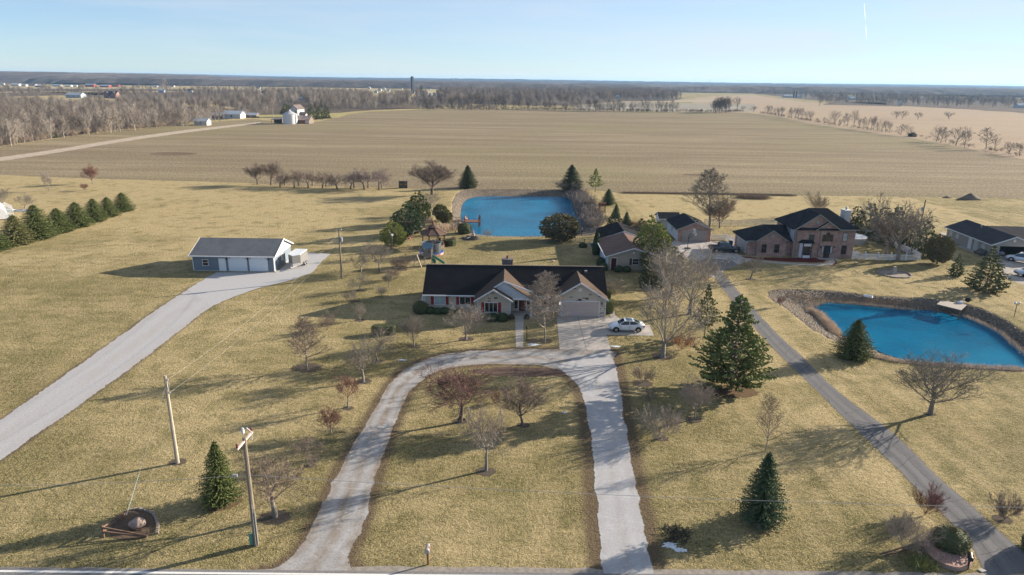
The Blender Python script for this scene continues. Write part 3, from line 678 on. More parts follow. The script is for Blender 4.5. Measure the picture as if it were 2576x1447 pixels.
def arch(kind, seed, twig=1.0, lean=0.0, tr=1.0):
    k = (kind, seed, twig, lean, tr)
    if k not in _arch: _arch[k] = tree_meshes('bare_tree', kind, seed, BARKG, TW_GREY, twig, lean, tr)
    return _arch[k]
def bare(u, v, top, wid, kind, seed, label, cat='tree', name='bare_tree', group=None, tm=None, tw=1.0, lean=0.0, rz=None, q=None, tr=1.0, bark=None):
    if q: (u2, v), (_, top) = q(u, v), q(u, top); wid = wid/(q(1000, 0)[0]-q(0, 0)[0])*0+wid; u = u2
    b = G(u, v); h = HT(u, v, top); wd = wid*MPP(u, v)*1.28; h *= 1.04
    a, c = arch(kind, seed, tw, lean, tr)
    r = thing(name, label, cat, (b[0], b[1], -.03), rz if rz is not None else (seed*1.7+u*.01) % 6.28, group)
    if lean: r.rotation_euler.z = rz or 0
    r.scale = (wd, wd, h)
    for nm, me, mt in (('trunk' if cat == 'tree' else 'stem', a, bark), ('crown' if cat == 'tree' else 'twigs', c, tm)):
        o = link_mesh(nm, me, r)
        if mt: o.material_slots[0].link = 'OBJECT'; o.material_slots[0].material = mt
    return r

# ---------------------------------------------------------------- evergreens
def leafm(name, c, c2, c3=None):
    if name in _mats: return _mats[name]
    m, t, b = _nodes(name); b.inputs['Roughness'].default_value = .75; b.inputs['Specular IOR Level'].default_value = .15
    v = coord(t, 'Object'); n1 = noise(t, v, 7, 3); n2 = noise(t, v, 26, 3)
    col = mixc(t, ramp(t, n1, [(.35, 0), (.65, 1)]), c, c2); col = mixc(t, ramp(t, n2, [(.4, 0), (.75, .7)]), col, c3 or tuple(x*1.6 for x in c))
    t.links.new(col, b.inputs['Base Color']); _mats[name] = m; return m
SPRUCE = leafm('spruce_needles', (.075, .098, .034), (.130, .150, .052))
BLUESP = leafm('blue_spruce_needles', (.060, .092, .046), (.100, .128, .062))
OLIVE = leafm('olive_needles', (.120, .125, .052), (.165, .160, .066))
LIME = leafm('lime_needles', (.18, .21, .06), (.24, .245, .08))
BROWNG = leafm('bronze_needles', (.17, .145, .075), (.13, .125, .06))
DEEP = leafm('deep_needles', (.048, .070, .034), (.075, .094, .042))
def spikes(P, D, L, Wd, rs, flat=.5):
    """needle sprays: one slim kite per row of P, pointing along D"""
    n = len(P); D = D/np.linalg.norm(D, axis=1)[:, None]; R = rs.normal(size=(n, 3)); Sd = np.cross(D, R); Sd /= np.linalg.norm(Sd, axis=1)[:, None]
    up = np.cross(Sd, D)
    L = np.asarray(L).reshape(-1, 1); Wd = np.asarray(Wd).reshape(-1, 1)
    V = np.stack([P, P+D*L*.45+Sd*Wd+up*Wd*.3, P+D*L, P+D*L*.45-Sd*Wd+up*Wd*.3], 1).reshape(-1, 3)
    T = np.arange(4*n).reshape(-1, 4); return V, T
def conifer_mesh(seed, tiers=26, per=13, shape=.85, droop=-.12, sp=9, L=.055, full=True, bottom=.03, up=.0, gap=0.0, side=1.0):
    rs = np.random.RandomState(seed); P = []; D = []; Ls = []; tk = MB()
    tk.tube([(0, 0, 0), (0, 0, .5), (0, 0, .97)], [.020, .012, .003], 6, False)
    bb = MB()
    for i in range(tiers):
        t = i/(tiers-1)+rs.normal(0, .004); z = bottom+(0.955-bottom)*t
        R = .5*max(.02, (1-t))**shape*rs.uniform(.86, 1.10)*min(1, .74+t*2.2)
        if gap and rs.rand() < gap: R *= .62
        n = max(5, int(per*(.45+.55*(1-t))+.5)); az0 = rs.rand()*6.28
        for j in range(n):
            az = az0+j*2*math.pi/n+rs.normal(0, .12); r = R*rs.uniform(.80, 1.13)
            dz = droop*(1-t)+up+rs.normal(0, .04); k = sp
            if gap: bb.tube([(0, 0, z), (math.cos(az)*r*.8, math.sin(az)*r*.8, z+r*.8*dz)], [.005, .0015], 3, False)
            s = np.linspace(.12 if not gap else .45, 1, k)
            px = np.cos(az)*r*s; py = np.sin(az)*r*s; pz = z+r*s*dz+r*.18*s*s*(1-t)
            for a_, sgn in ((.75*side, 1), (.75*side, -1), (0, 0)):
                dx = np.cos(az+sgn*a_)+rs.normal(0, .18, k); dy = np.sin(az+sgn*a_)+rs.normal(0, .18, k); ddz = dz-.12+rs.normal(0, .22, k)
                P.append(np.c_[px, py, pz]+rs.normal(0, .006, (k, 3))); D.append(np.c_[dx, dy, ddz])
                Ls.append(np.full(k, L)*(1.15-.45*s)*(.6+.4*(1-t))*rs.uniform(.8, 1.3, k))
    P = np.vstack(P); D = np.vstack(D); Ls = np.concatenate(Ls)
    top = 40; P = np.vstack([P, np.c_[rs.normal(0, .006, top), rs.normal(0, .006, top), rs.uniform(.90, .985, top)]])
    D = np.vstack([D, np.c_[rs.normal(0, .5, top), rs.normal(0, .5, top), np.full(top, .9)]]); Ls = np.r_[Ls, np.full(top, .03)]
    V, T = spikes(P, D, Ls, Ls*.30, rs)
    a = bpy.data.meshes.new('conifer_trunk'); tk.add(bb.v, bb.f); a.from_pydata(tk.v, [], tk.f); a.materials.append(BARK)
    return a, mesh_np('conifer_foliage', V, T, SPRUCE)
def tuft_mesh(seed, n_cl=150, rc=.085, per=16, shape='ball', L=.07, trunk=.1, low=.05):
    """pines, yews and junipers: needle tufts spread through the crown"""
    rs = np.random.RandomState(seed); c = []
    while len(c) < n_cl:
        p = rs.uniform(-.5, .5, 3); z = p[2]+.5
        if shape == 'ball': ok = (p[0]**2+p[1]**2)/.20+((z-.52)/.46)**2 < 1 and (p[0]**2+p[1]**2)/.20+((z-.52)/.46)**2 > .35
        elif shape == 'pine':
            env = .47*min(1, (1-z)*1.9+.12)*min(1, .55+z*1.6); rr = math.hypot(p[0], p[1]); ok = rr < env and (rr > env*.45 or z > .85)
        else:
            env = .46*(1-z)**.6+.03; rr = math.hypot(p[0], p[1]); ok = rr < env and rr > env*.5
        if ok and z > low: c.append((p[0], p[1], z))
    c = np.array(c); m = len(c); idx_ = np.repeat(np.arange(m), per); dirs = rs.normal(size=(m*per, 3)); dirs /= np.linalg.norm(dirs, axis=1)[:, None]
    outw = c-np.array([0, 0, .4]); outw /= np.linalg.norm(outw, axis=1)[:, None]+1e-9
    dirs = dirs+outw[idx_]*.9+np.array([0, 0, .25]); dirs /= np.linalg.norm(dirs, axis=1)[:, None]
    P = c[idx_]+dirs*rc*rs.uniform(.0, .55, (m*per, 1)); Ls = L*rs.uniform(.6, 1.25, m*per)
    V, T = spikes(P, dirs, Ls, Ls*.24, rs)
    tk = MB(); tk.tube([(0, 0, 0), (.015, .01, .35), (0, 0, .85)], [.028, .02, .004], 6, False)
    for q in c[::3]:
        tk.tube([(0, 0, max(.08, q[2]*.55)), tuple(q*.98)], [.007, .002], 3, False)
    a = bpy.data.meshes.new('pine_trunk'); a.from_pydata(tk.v, [], tk.f); a.materials.append(BARK)
    return a, mesh_np('pine_foliage', V, T, SPRUCE)
def clip_mesh(seed, prof, n=2600, L=.05):
    """sheared shrub: leaves over a turned profile round a dark twiggy body"""
    rs = np.random.RandomState(seed); z = rs.uniform(0, 1, n); az = rs.uniform(0, 6.283, n)
    zz, rr = zip(*prof); R = np.interp(z, zz, rr)*.5*(1+.05*np.sin(az*3+seed)+.04*np.sin(az*5+z*9))
    P = np.c_[R*np.cos(az), R*np.sin(az), z]; nt_ = n//4; r2 = np.sqrt(rs.uniform(0, 1, nt_))*.5*rr[-1]
    a2 = rs.uniform(0, 6.283, nt_); P2 = np.c_[r2*np.cos(a2), r2*np.sin(a2), np.full(nt_, .985)]
    D = np.vstack([np.c_[np.cos(az), np.sin(az), rs.normal(.35, .5, n)], np.c_[rs.normal(0, .5, nt_), rs.normal(0, .5, nt_), np.ones(nt_)]])+rs.normal(0, .35, (n+nt_, 3))
    P = np.vstack([P, P2])*.97; V, T = spikes(P, D, L*rs.uniform(.6, 1.3, n+nt_), L*.35, rs)
    core = MB(); core.lathe([(max(r*.5*.93, .005), z_*.97) for z_, r in prof], 14)
    a = bpy.data.meshes.new('shrub_core'); a.from_pydata(core.v, [], core.f); a.materials.append(DEEP)
    return a, mesh_np('shrub_foliage', V, T, SPRUCE)
SP = [conifer_mesh(s, 34, 20, .66, sp=12, L=.040) for s in (1, 2, 3)]                      # dense spruces
SPW = [conifer_mesh(s, 25, 20, .55, sp=12, L=.043, bottom=.02) for s in (4, 5, 6)]         # broad young spruces of the left row
SPO = [conifer_mesh(s, 17, 10, .85, droop=-.02, sp=8, L=.075, gap=.35) for s in (7, 8)]
WP = conifer_mesh(11, 24, 15, .58, droop=.02, sp=20, L=.042, bottom=.06, up=.02, gap=.30)
WPS = conifer_mesh(12, 13, 6, .9, droop=-.02, sp=4, L=.10, bottom=.25, up=.0, gap=.6)
PB = [tuft_mesh(s, 380, .07, 34, 'pine', .042) for s in (21, 22)]
PBALL = tuft_mesh(23, 620, .065, 34, 'ball', .040, low=.02)
JUN = [tuft_mesh(s, 240, .07, 32, 'cone', .045, low=.02) for s in (24, 25)]
CB = clip_mesh(31, [(0, .75), (.15, .95), (.45, 1), (.75, .85), (.92, .5), (1, .2)])
CARB = clip_mesh(32, [(0, .8), (.2, 1), (.5, .9), (.8, .5), (1, .08)], 2200, .07)
CBOX = clip_mesh(33, [(0, .9), (.1, 1), (.85, 1), (.97, .93), (1, .9)], 2600, .045)
def ever(u, v, top, wid, meshes, mat, label, cat='tree', name='spruce', group=None, q=None, asp=1.0, rz=None, loc=None, h=None, bark=None):
    if loc is None:
        b = G(u, v); h = HT(u, v, top)*1.02; wd = wid*MPP(u, v)*1.15
    else: b = loc; wd = wid
    r = thing(name, label, cat, (b[0], b[1], -.03), rz if rz is not None else (abs(b[0])*3.1+abs(b[1])) % 6.28, group); r.scale = (wd, wd*asp, h)
    sp_ = ('trunk', 'foliage') if cat == 'tree' else ('stem', 'foliage')
    o = link_mesh(sp_[0], meshes[0], r); o2 = link_mesh(sp_[1], meshes[1], r)
    o2.material_slots[0].link = 'OBJECT'; o2.material_slots[0].material = mat
    return r
# ---------------------------------------------------------------- building kit
FR = 0.0; RIGHT = math.pi/2; LEFT = -math.pi/2; BACK = math.pi
def part(root, name, mat, fn, **kw):
    mb = MB(); fn(mb); o = mb.build(name, mat, root)
    for k, v in kw.items(): o[k] = v
    return o
def gable_box(mb, x0, x1, y0, y1, ze, zr, axis='x', zb=0.0):
    """walls with gable ends, one closed shell; ridge along the axis"""
    if axis == 'x':
        ym = (y0+y1)/2; F = (x0, y0, RIGHT)
        pts = [(0, zb), (y1-y0, zb), (y1-y0, ze), (ym-y0, zr), (0, ze)]; mb.fpoly(F, pts, 0, x0-x1) if False else None
        mb.add([(x, y, z) for x in (x0, x1) for y, z in ((y0, zb), (y1, zb), (y1, ze), (ym, zr), (y0, ze))],
               [(0,1,2,3,4), (9,8,7,6,5), (0,5,6,1), (1,6,7,2), (2,7,8,3), (3,8,9,4), (4,9,5,0)])
    else:
        xm = (x0+x1)/2
        mb.add([(x, y, z) for y in (y0, y1) for x, z in ((x0, zb), (x1, zb), (x1, ze), (xm, zr), (x0, ze))],
               [(0,1,2,3,4), (9,8,7,6,5), (0,5,6,1), (1,6,7,2), (2,7,8,3), (3,8,9,4), (4,9,5,0)])
def gable_roof(mb, x0, x1, y0, y1, ze, zr, axis='x', t=.16, mid=None):
    """two slabs; x0..x1, y0..y1 are the eave lines, ze the height there"""
    if axis == 'x':
        m = mid if mid is not None else (y0+y1)/2
        mb.slab([(x0,y0,ze),(x1,y0,ze),(x1,m,zr),(x0,m,zr)], t); mb.slab([(x0,m,zr+.004),(x1,m,zr+.004),(x1,y1,ze),(x0,y1,ze)], t)
    else:
        m = mid if mid is not None else (x0+x1)/2
        mb.slab([(x0,y0,ze),(m,y0,zr),(m,y1,zr),(x0,y1,ze)], t); mb.slab([(m,y0,zr+.004),(x1,y0,ze),(x1,y1,ze),(m,y1,zr+.004)], t)
def hip_roof(mb, x0, x1, y0, y1, ze, zr, xa, xb, t=.2):
    m = (y0+y1)/2
    mb.add([(x0,y0,ze),(x1,y0,ze),(x1,y1,ze),(x0,y1,ze),(xa,m,zr),(xb,m,zr),(x0,y0,ze-t),(x1,y0,ze-t),(x1,y1,ze-t),(x0,y1,ze-t)],
           [(0,1,5,4),(1,2,5),(2,3,4,5),(3,0,4),(6,7,1,0),(7,8,2,1),(8,9,3,2),(9,6,0,3),(9,8,7,6)])
def rake(mb, F, u0, um, u1, ze, zr, n0, n1, h=.2):
    """bargeboards on a gable front"""
    for a, b, za, zb in ((u0, um, ze, zr), (um, u1, zr, ze)):
        mb.fpoly(F, [(a, za-h), (b, zb-h), (b, zb), (a, za)], n0, n1)
def window(root, F, u0, u1, z0, z1, mull=1, rail=0, frame=WHITE, glass=GLASS, shutters=None, name='window', fw=.07, arch_=False):
    wroot = MB(); n = .035
    if arch_:
        k = 9; um = (u0+u1)/2; r = (u1-u0)/2
        pts = [(u0, z0), (u1, z0)]+[(um+r*math.cos(a), z1-r+r*math.sin(a)) for a in np.linspace(0, math.pi, k)]
        wroot.fpoly(F, pts, .0, n)
    else: wroot.fbox(F, u0, u1, -.02, n, z0, z1)
    g = wroot.build(name, glass, root)
    fr = MB(); e = .06
    if not arch_:
        fr.fbox(F, u0-fw, u0, -.01, e, z0-fw, z1+fw); fr.fbox(F, u1, u1+fw, -.01, e, z0-fw, z1+fw)
        fr.fbox(F, u0, u1, -.01, e, z0-fw, z0); fr.fbox(F, u0, u1, -.01, e, z1, z1+fw)
    for i in range(1, mull+1):
        if mull: c = u0+(u1-u0)*i/(mull+1); fr.fbox(F, c-.025, c+.025, n, e-.008, z0, z1)
    if rail: c = (z0+z1)/2; fr.fbox(F, u0, u1, n, e-.012, c-.025, c+.025)
    if fr.v: fr.build('frame', frame, g)
    if shutters:
        for a, b in ((u0-fw-.42, u0-fw-.03), (u1+fw+.03, u1+fw+.42)):
            s = MB(); s.fbox(F, a, b, 0, .045, z0-.05, z1+.05)
            for i in range(9): zz = z0+(z1-z0)*(i+.5)/9; s.fbox(F, a+.05, b-.05, .045, .058, zz-.03, zz+.03)
            s.build('shutter', shutters, root)
    return g
def door(root, F, u0, u1, z1, mat, frame=WHITE, z0=.02, panel=True, name='door'):
    d = MB(); d.fbox(F, u0, u1, -.02, .04, z0, z1)
    if panel:
        for a, b in ((.12, .45), (.55, .92)): d.fbox(F, u0+.14, u1-.14, .04, .055, z0+(z1-z0)*a, z0+(z1-z0)*b)
    o = d.build(name, mat, root)
    fr = MB(); fr.fbox(F, u0-.09, u0, -.01, .07, z0, z1+.09); fr.fbox(F, u1, u1+.09, -.01, .07, z0, z1+.09); fr.fbox(F, u0, u1, -.01, .07, z1, z1+.09)
    fr.build('frame', frame, o)
    h = MB(); h.fbox(F, u1-.14, u1-.09, .04, .12, z0+.95, z0+1.0); h.build('handle', STEEL, o); return o
def garage_door(root, F, u0, u1, z1, mat, frame, clipc=.25, rows=4, cols=8):
    d = MB(); c = clipc; d.fpoly(F, [(u0, .02), (u1, .02), (u1, z1-c), (u1-c, z1), (u0+c, z1), (u0, z1-c)], -.02, .03)
    for i in range(rows):
        a = .02+(z1-.02)*i/rows; b = .02+(z1-.02)*(i+1)/rows
        x0, x1 = (u0+c, u1-c) if i == rows-1 else (u0+.06, u1-.06)
        d.fbox(F, x0, x1, .03, .045, a+.02, b-.02)
    o = d.build('garage_door', mat, root)
    f = MB(); f.fbox(F, u0-.1, u0, -.01, .06, 0, z1+.1); f.fbox(F, u1, u1+.1, -.01, .06, 0, z1+.1); f.fbox(F, u0, u1, -.01, .06, z1, z1+.1); f.build('frame', frame, o)
    return o
def vent(root, F, u, z, r, mat):
    mb = MB(); k = 16; mb.fpoly(F, [(u+r*math.cos(t), z+r*math.sin(t)) for t in np.linspace(0, 2*math.pi, k, endpoint=False)], 0, .06)
    for i in (-2, -1, 0, 1, 2): mb.fbox(F, u-r*.75, u+r*.75, .06, .075, z+i*r*.28-.02, z+i*r*.28+.02)
    return mb.build('gable_vent', mat, root)
def wall_lamp(root, F, u, z, lit=False):
    mb = MB(); mb.fbox(F, u-.07, u+.07, 0, .16, z-.15, z+.12); mb.fbox(F, u-.1, u+.1, 0, .2, z+.12, z+.16)
    return mb.build('wall_lamp', M('lit_lamp', (.9, .85, .75), emit=.35) if lit else BLACKM, root)

# ---------------------------------------------------------------- ranch house in the middle
TANB = brick('tan_brick', [(.52, .47, .39), (.45, .40, .33)], 1.0, dark=(.10, .075, .07), thr=.935)
ROOFM = shingle('charcoal_brown_shingles', (.012, .012, .014), (.028, .027, .029))
ROOFL = shingle('brown_shingles', (.105, .077, .06), (.066, .049, .04))
SHUT = M('red_shutter', (.27, .022, .032), rough=.55); GDOOR = M('beige_garage_door', (.47, .40, .37), (.44, .37, .345), rough=.6)
def ranch_house():
    R = thing('ranch_house', 'long tan brick ranch house with dark roof and red shutters behind the loop drive', 'house', (0, 88, 0))
    y = lambda v: v-88.0
    part(R, 'wall', TANB, lambda m: (gable_box(m, -11.6, 12.4, y(87.45), y(96.6), 2.45, 5.1, 'x')))
    part(R, 'gable_wall', TANB, lambda m: gable_box(m, -4.43, -.25, y(84.85), y(88.2), 2.68, 3.95, 'y'))
    part(R, 'garage_wall', TANB, lambda m: m.fpoly((0, y(85.85), FR), [(6.2, 0), (12.39, 0), (12.39, 2.55), (8.97, 4.69), (6.2, 2.96)], -4, 0))
    LS = siding('pale_siding', (.50, .56, .60), .13)
    # siding tympanum over the porch
    part(R, 'porch_gable', LS, lambda m: m.fpoly((-1.07, y(85.55), FR), [(-3.3, 2.55), (3.35, 2.55), (3.35, 2.68), (0, 4.79), (-3.3, 2.70)], -.12, 0))
    part(R, 'porch_beam', WHITE, lambda m: m.box(-.2, 2.75, y(85.4), y(85.6), 2.33, 2.55))
    post = part(R, 'porch_post', WHITE, lambda m: (m.box(2.45, 2.62, y(85.42), y(85.59), .1, 2.33), m.box(2.4, 2.67, y(85.38), y(85.63), .1, .3)))
    part(R, 'porch_floor', CONC, lambda m: (m.box(-.24, 2.9, y(85.0), y(87.44), 0, .16), m.box(.45, 1.6, y(84.65), y(85.0), 0, .09)))
    part(R, 'foundation', CONC, lambda m: (m.box(-11.62, 12.41, y(87.43), y(87.5), 0, .15),))
    part(R, 'roof', ROOFM, lambda m: gable_roof(m, -11.95, 12.8, y(86.85), y(97.2), 2.45, 5.27, 'x', .16))
    part(R, 'ridge_cap', M('ridge_light', (.16, .13, .11)), lambda m: m.box(-11.96, 12.81, y(91.9), y(92.15), 5.25, 5.30))
    part(R, 'porch_roof', ROOFL, lambda m: gable_roof(m, -4.95, 2.8, y(85.3), y(91.9), 2.5, 4.95, 'y', .14))
    part(R, 'gable_roof', ROOFL, lambda m: (m.slab([(-4.95, y(84.3), 2.5), (-2.4, y(84.3), 4.11), (-2.4, y(85.3), 4.11), (-4.95, y(85.3), 2.5)], .14),
                                            m.slab([(-2.4, y(84.3), 4.115), (.15, y(84.3), 2.5), (.15, y(86.6), 2.5), (-2.4, y(86.6), 4.115)], .14)))
    part(R, 'garage_roof', ROOFL, lambda m: gable_roof(m, 5.2, 12.72, y(85.3), y(91.6), 2.5, 4.85, 'y', .14, mid=8.97))
    def rk(m):
        rake(m, (0, y(84.3), FR), -4.97, -2.4, .17, 2.5, 4.12, 0, .05); rake(m, (0, y(85.3), FR), -3.3, -1.07, 2.82, 3.53, 4.96, 0, .05)
        rake(m, (0, y(85.3), FR), 5.18, 8.97, 12.74, 2.5, 4.86, 0, .05); m.box(-11.97, -4.9, y(86.74), y(86.85), 2.31, 2.44)
        m.box(2.8, 5.2, y(86.74), y(86.85), 2.31, 2.44); m.box(-11.97, -11.9, y(86.9), y(87.0), .1, 2.3)
    part(R, 'fascia', TRIM, rk)
    for a_, b_, c_, d_ in ((-4.52, -4.44, 84.78, 84.86), (-.24, -.16, 84.76, 84.84), (12.4, 12.47, 85.78, 85.86), (-11.7, -11.61, 87.36, 87.44)): part(R, 'downspout', TRIM, lambda m: m.box(a_, b_, y(c_), y(d_), .05, 2.4))
    Fw = (0, y(87.45), FR)
    window(R, Fw, -10.4, -9.0, .95, 2.0, 1, 0, shutters=SHUT, glass=BLIND)
    window(R, Fw, -7.0, -5.6, .95, 2.0, 1, 0, shutters=SHUT)
    window(R, (0, y(84.85), FR), -3.5, -1.9, .85, 2.1, 2, 0, shutters=SHUT)
    window(R, Fw, 3.6, 4.9, .95, 2.0, 1, 0, shutters=SHUT)
    door(R, Fw, .95, 1.9, 2.2, M('oak_door', (.15, .05, .025), (.09, .03, .02), scale=3))
    window(R, Fw, .35, .8, .5, 2.15, 0, 0, name='sidelight'); window(R, Fw, 2.05, 2.45, .5, 2.15, 0, 0, name='sidelight')
    garage_door(R, (0, y(85.85), FR), 6.62, 11.54, 2.1, GDOOR, TRIM, .22)
    vent(R, (0, y(85.85), FR), 8.97, 3.75, .28, WHITE); wall_lamp(R, (0, y(85.85), FR), 6.35, 1.85, True); wall_lamp(R, (0, y(85.85), FR), 11.9, 1.85)
    part(R, 'address_plaque', BLACKM, lambda m: m.fbox((0, y(85.85), FR), 8.75, 9.2, 0, .04, 2.28, 2.46))
    ch = part(R, 'chimney', M('chimney_stone', (.16, .14, .14), (.1, .09, .09), scale=5), lambda m: (m.box(-1.45, .05, y(93.0), y(94.0), 4.5, 5.72), m.box(-1.55, .15, y(92.9), y(94.1), 5.72, 5.86)))
    part(ch, 'flue', M('clay_flue', (.22, .10, .07)), lambda m: m.lathe([(.16, 5.86), (.16, 6.2), (.24, 6.25), (.24, 6.32)], 10, (-.7, y(93.5), 0)))
    part(R, 'roof_vent', STEEL, lambda m: (m.lathe([(.06, 5.1), (.06, 5.6)], 8, (2.9, y(92.8), 0)),)); part(R, 'roof_hatch', M('vent_grey', (.3, .3, .32)), lambda m: m.box(10.0, 10.35, y(90.9), y(91.15), 4.72, 4.95))
ranch_house()

# ---------------------------------------------------------------- blue garage
BS = siding('blue_grey_siding', (.165, .205, .25), .12)
def blue_garage():
    R = thing('detached_garage', 'blue grey sided garage with two pale roller doors beside the gravel pad', 'garage', (-44.7, 110, 0))
    x = lambda v: v+44.7; y = lambda v: v-110.0
    part(R, 'wall', BS, lambda m: gable_box(m, x(-51.2), x(-38.2), y(105.7), y(114.3), 2.67, 4.37, 'x'))
    part(R, 'gable_siding', siding('white_siding', (.62, .64, .66), .14), lambda m: m.fpoly((x(-38.2), y(105.7), RIGHT), [(0, 2.2), (8.6, 2.2), (8.6, 2.66), (4.3, 4.35), (0, 2.66)], -.01, .025))
    part(R, 'foundation', CONC, lambda m: m.box(x(-51.23), x(-38.17), y(105.67), y(114.33), 0, .14))
    part(R, 'roof', shingle('slate_shingles', (.115, .122, .13), (.19, .197, .21)), lambda m: gable_roof(m, x(-51.55), x(-37.8), y(105.25), y(114.75), 2.62, 4.50, 'x', .12))
    def tr(m):
        m.box(x(-51.57), x(-37.78), y(105.14), y(105.25), 2.46, 2.62); m.box(x(-51.57), x(-37.78), y(114.75), y(114.86), 2.46, 2.62)
        rake(m, (x(-37.8), y(105.25), RIGHT), -.02, 4.75, 9.52, 2.64, 4.53, 0, .05, .2); rake(m, (x(-51.6), y(105.25), RIGHT), -.02, 4.75, 9.52, 2.64, 4.53, 0, .05, .2)
        for a, b in ((-51.24, 105.66), (-38.28, 105.66)): m.box(x(a), x(a)+.12, y(b), y(b)+.14, .14, 2.5)
    part(R, 'fascia', WHITE, tr)
    F = (x(0), y(105.7), FR); BD = M('pale_roller_door', (.62, .66, .70), (.60, .64, .68), rough=.5)
    garage_door(R, F, -45.4, -42.6, 2.28, BD, WHITE, .3); garage_door(R, F, -42.05, -39.3, 2.28, BD, WHITE, .3)
    door(R, F, -46.95, -46.0, 2.05, WHITE, panel=True)
    window(R, F, -49.6, -48.75, .95, 1.85, 0, 1); window(R, (x(-38.2), y(105.7), RIGHT), 3.6, 4.4, .95, 1.95, 0, 1)
    for u in (-45.72, -42.33, -39.0): wall_lamp(R, F, u, 2.1)
    part(R, 'meter_box', STEEL, lambda m: m.fbox((x(-38.2), y(105.7), RIGHT), 1.3, 1.7, 0, .15, 1.0, 1.6)); vent(R, (x(-38.2), y(105.7), RIGHT), 4.3, 3.5, .14, STEEL)
blue_garage()

# ---------------------------------------------------------------- beige workshop behind the ranch house
def workshop():
    R = thing('workshop', 'beige sided workshop with brown roof and dark red door behind the ranch house', 'workshop', (20, 109.5, 0))
    x = lambda v: v-20; y = lambda v: v-109.5
    BG = siding('beige_siding', (.40, .355, .285), .12); WS = siding('pale_side_siding', (.50, .54, .57), .14)
    part(R, 'wall', BG, lambda m: gable_box(m, x(15.75), x(24.3), y(109.5), y(121.4), 2.35, 3.72, 'y'))
    part(R, 'rear_wall', WS, lambda m: gable_box(m, x(16.75), x(23.7), y(121.5), y(130), 2.65, 3.89, 'y'))
    part(R, 'side_cladding', WS, lambda m: m.box(x(15.72), x(15.76), y(109.52), y(121.4), .1, 2.3))
    part(R, 'roof', shingle('red_brown_shingles', (.12, .08, .07), (.17, .12, .10)), lambda m: gable_roof(m, x(15.3), x(24.75), y(109.1), y(122.2), 2.36, 3.86, 'y', .12))
    part(R, 'rear_roof', ROOFM, lambda m: gable_roof(m, x(16.3), x(24.15), y(121.6), y(130.4), 2.62, 4.02, 'y', .12))
    part(R, 'fascia', TRIM, lambda m: (rake(m, (x(0), y(109.1), FR), 15.28, 20.02, 24.77, 2.38, 3.88, 0, .05, .18), rake(m, (x(0), y(121.6), FR), 16.28, 20.22, 24.17, 2.64, 4.04, 0, .05, .2), m.box(x(15.2), x(15.3), y(109.1), y(122.2), 2.2, 2.36), m.box(x(15.74), x(15.86), y(109.46), y(109.5), .1, 2.3)))
    F = (x(0), y(109.5), FR); door(R, F, 16.35, 17.25, 2.05, M('dark_red_door', (.07, .02, .025)))
    window(R, F, 19.9, 20.9, 1.0, 1.95, 0, 1, shutters=M('plum_shutter', (.06, .03, .035))); vent(R, F, 20.02, 2.95, .16, WHITE); vent(R, (x(0), y(121.5), FR), 20.22, 3.2, .15, WHITE)
workshop()

# ---------------------------------------------------------------- neighbour's brick garage with its shed
RB = brick('red_brick', [(.29, .165, .13), (.37, .24, .195), (.22, .13, .11)], 1.0, dark=(.40, .30, .27), thr=.86)
RD = shingle('black_shingles', (.018, .020, .026), (.036, .038, .044))
def brick_garage():
    R = thing('detached_garage', 'brick fronted double garage with dark roof and basketball court beside the white gate', 'garage', (35.6, 131.3, 0))
    x = lambda v: v-35.6; y = lambda v: v-131.3
    part(R, 'wall', RB, lambda m: gable_box(m, x(32.4), x(38.8), y(131.3), y(140.6), 2.50, 3.82, 'y'))
    part(R, 'side_siding', siding('white_siding', (.62, .64, .66), .14), lambda m: m.box(x(32.35), x(32.4), y(131.4), y(140.5), .15, 2.4))
    part(R, 'roof', RD, lambda m: gable_roof(m, x(31.95), x(39.25), y(130.95), y(141), 2.45, 3.95, 'y', .12))
    part(R, 'fascia', M('taupe_trim', (.30, .28, .26)), lambda m: (rake(m, (x(0), y(130.95), FR), 31.93, 35.6, 39.27, 2.46, 3.96, 0, .05, .2), m.box(x(31.86), x(31.95), y(130.95), y(141), 2.3, 2.45)))
    garage_door(R, (x(0), y(131.3), FR), 33.4, 37.8, 2.15, M('taupe_garage_door', (.30, .275, .25)), _mats['taupe_trim'], .02)
    window(R, (x(32.35), y(138), LEFT), 1.5, 2.3, 1.1, 1.9, 0, 1)
    part(R, 'roof_vent', BLACKM, lambda m: (m.box(x(36.3), x(36.6), y(135), y(135.3), 3.65, 3.9), m.box(x(36.3), x(36.6), y(133), y(133.3), 3.65, 3.9)))
    R2 = thing('garden_shed', 'white sided gabled shed with black roof behind the brick double garage', 'shed', (33.4, 146, 0)); x = lambda v: v-33.4; y = lambda v: v-146
    part(R2, 'wall', _mats['white_siding'], lambda m: gable_box(m, x(31.4), x(35.6), y(144.2), y(148), 2.16, 3.01, 'x')); part(R2, 'roof', RD, lambda m: gable_roof(m, x(31.1), x(35.9), y(143.7), y(148.4), 2.05, 3.12, 'x', .1))
    part(R2, 'fascia', WHITE, lambda m: (m.box(x(31.1), x(35.9), y(143.62), y(143.7), 1.93, 2.05), rake(m, (x(31.05), y(143.7), RIGHT), 0, 2.35, 4.7, 2.08, 3.14, 0, .05, .15))); window(R2, (x(31.4), y(147.5), LEFT), 1.0, 1.8, .9, 1.6, 0, 1)
brick_garage()

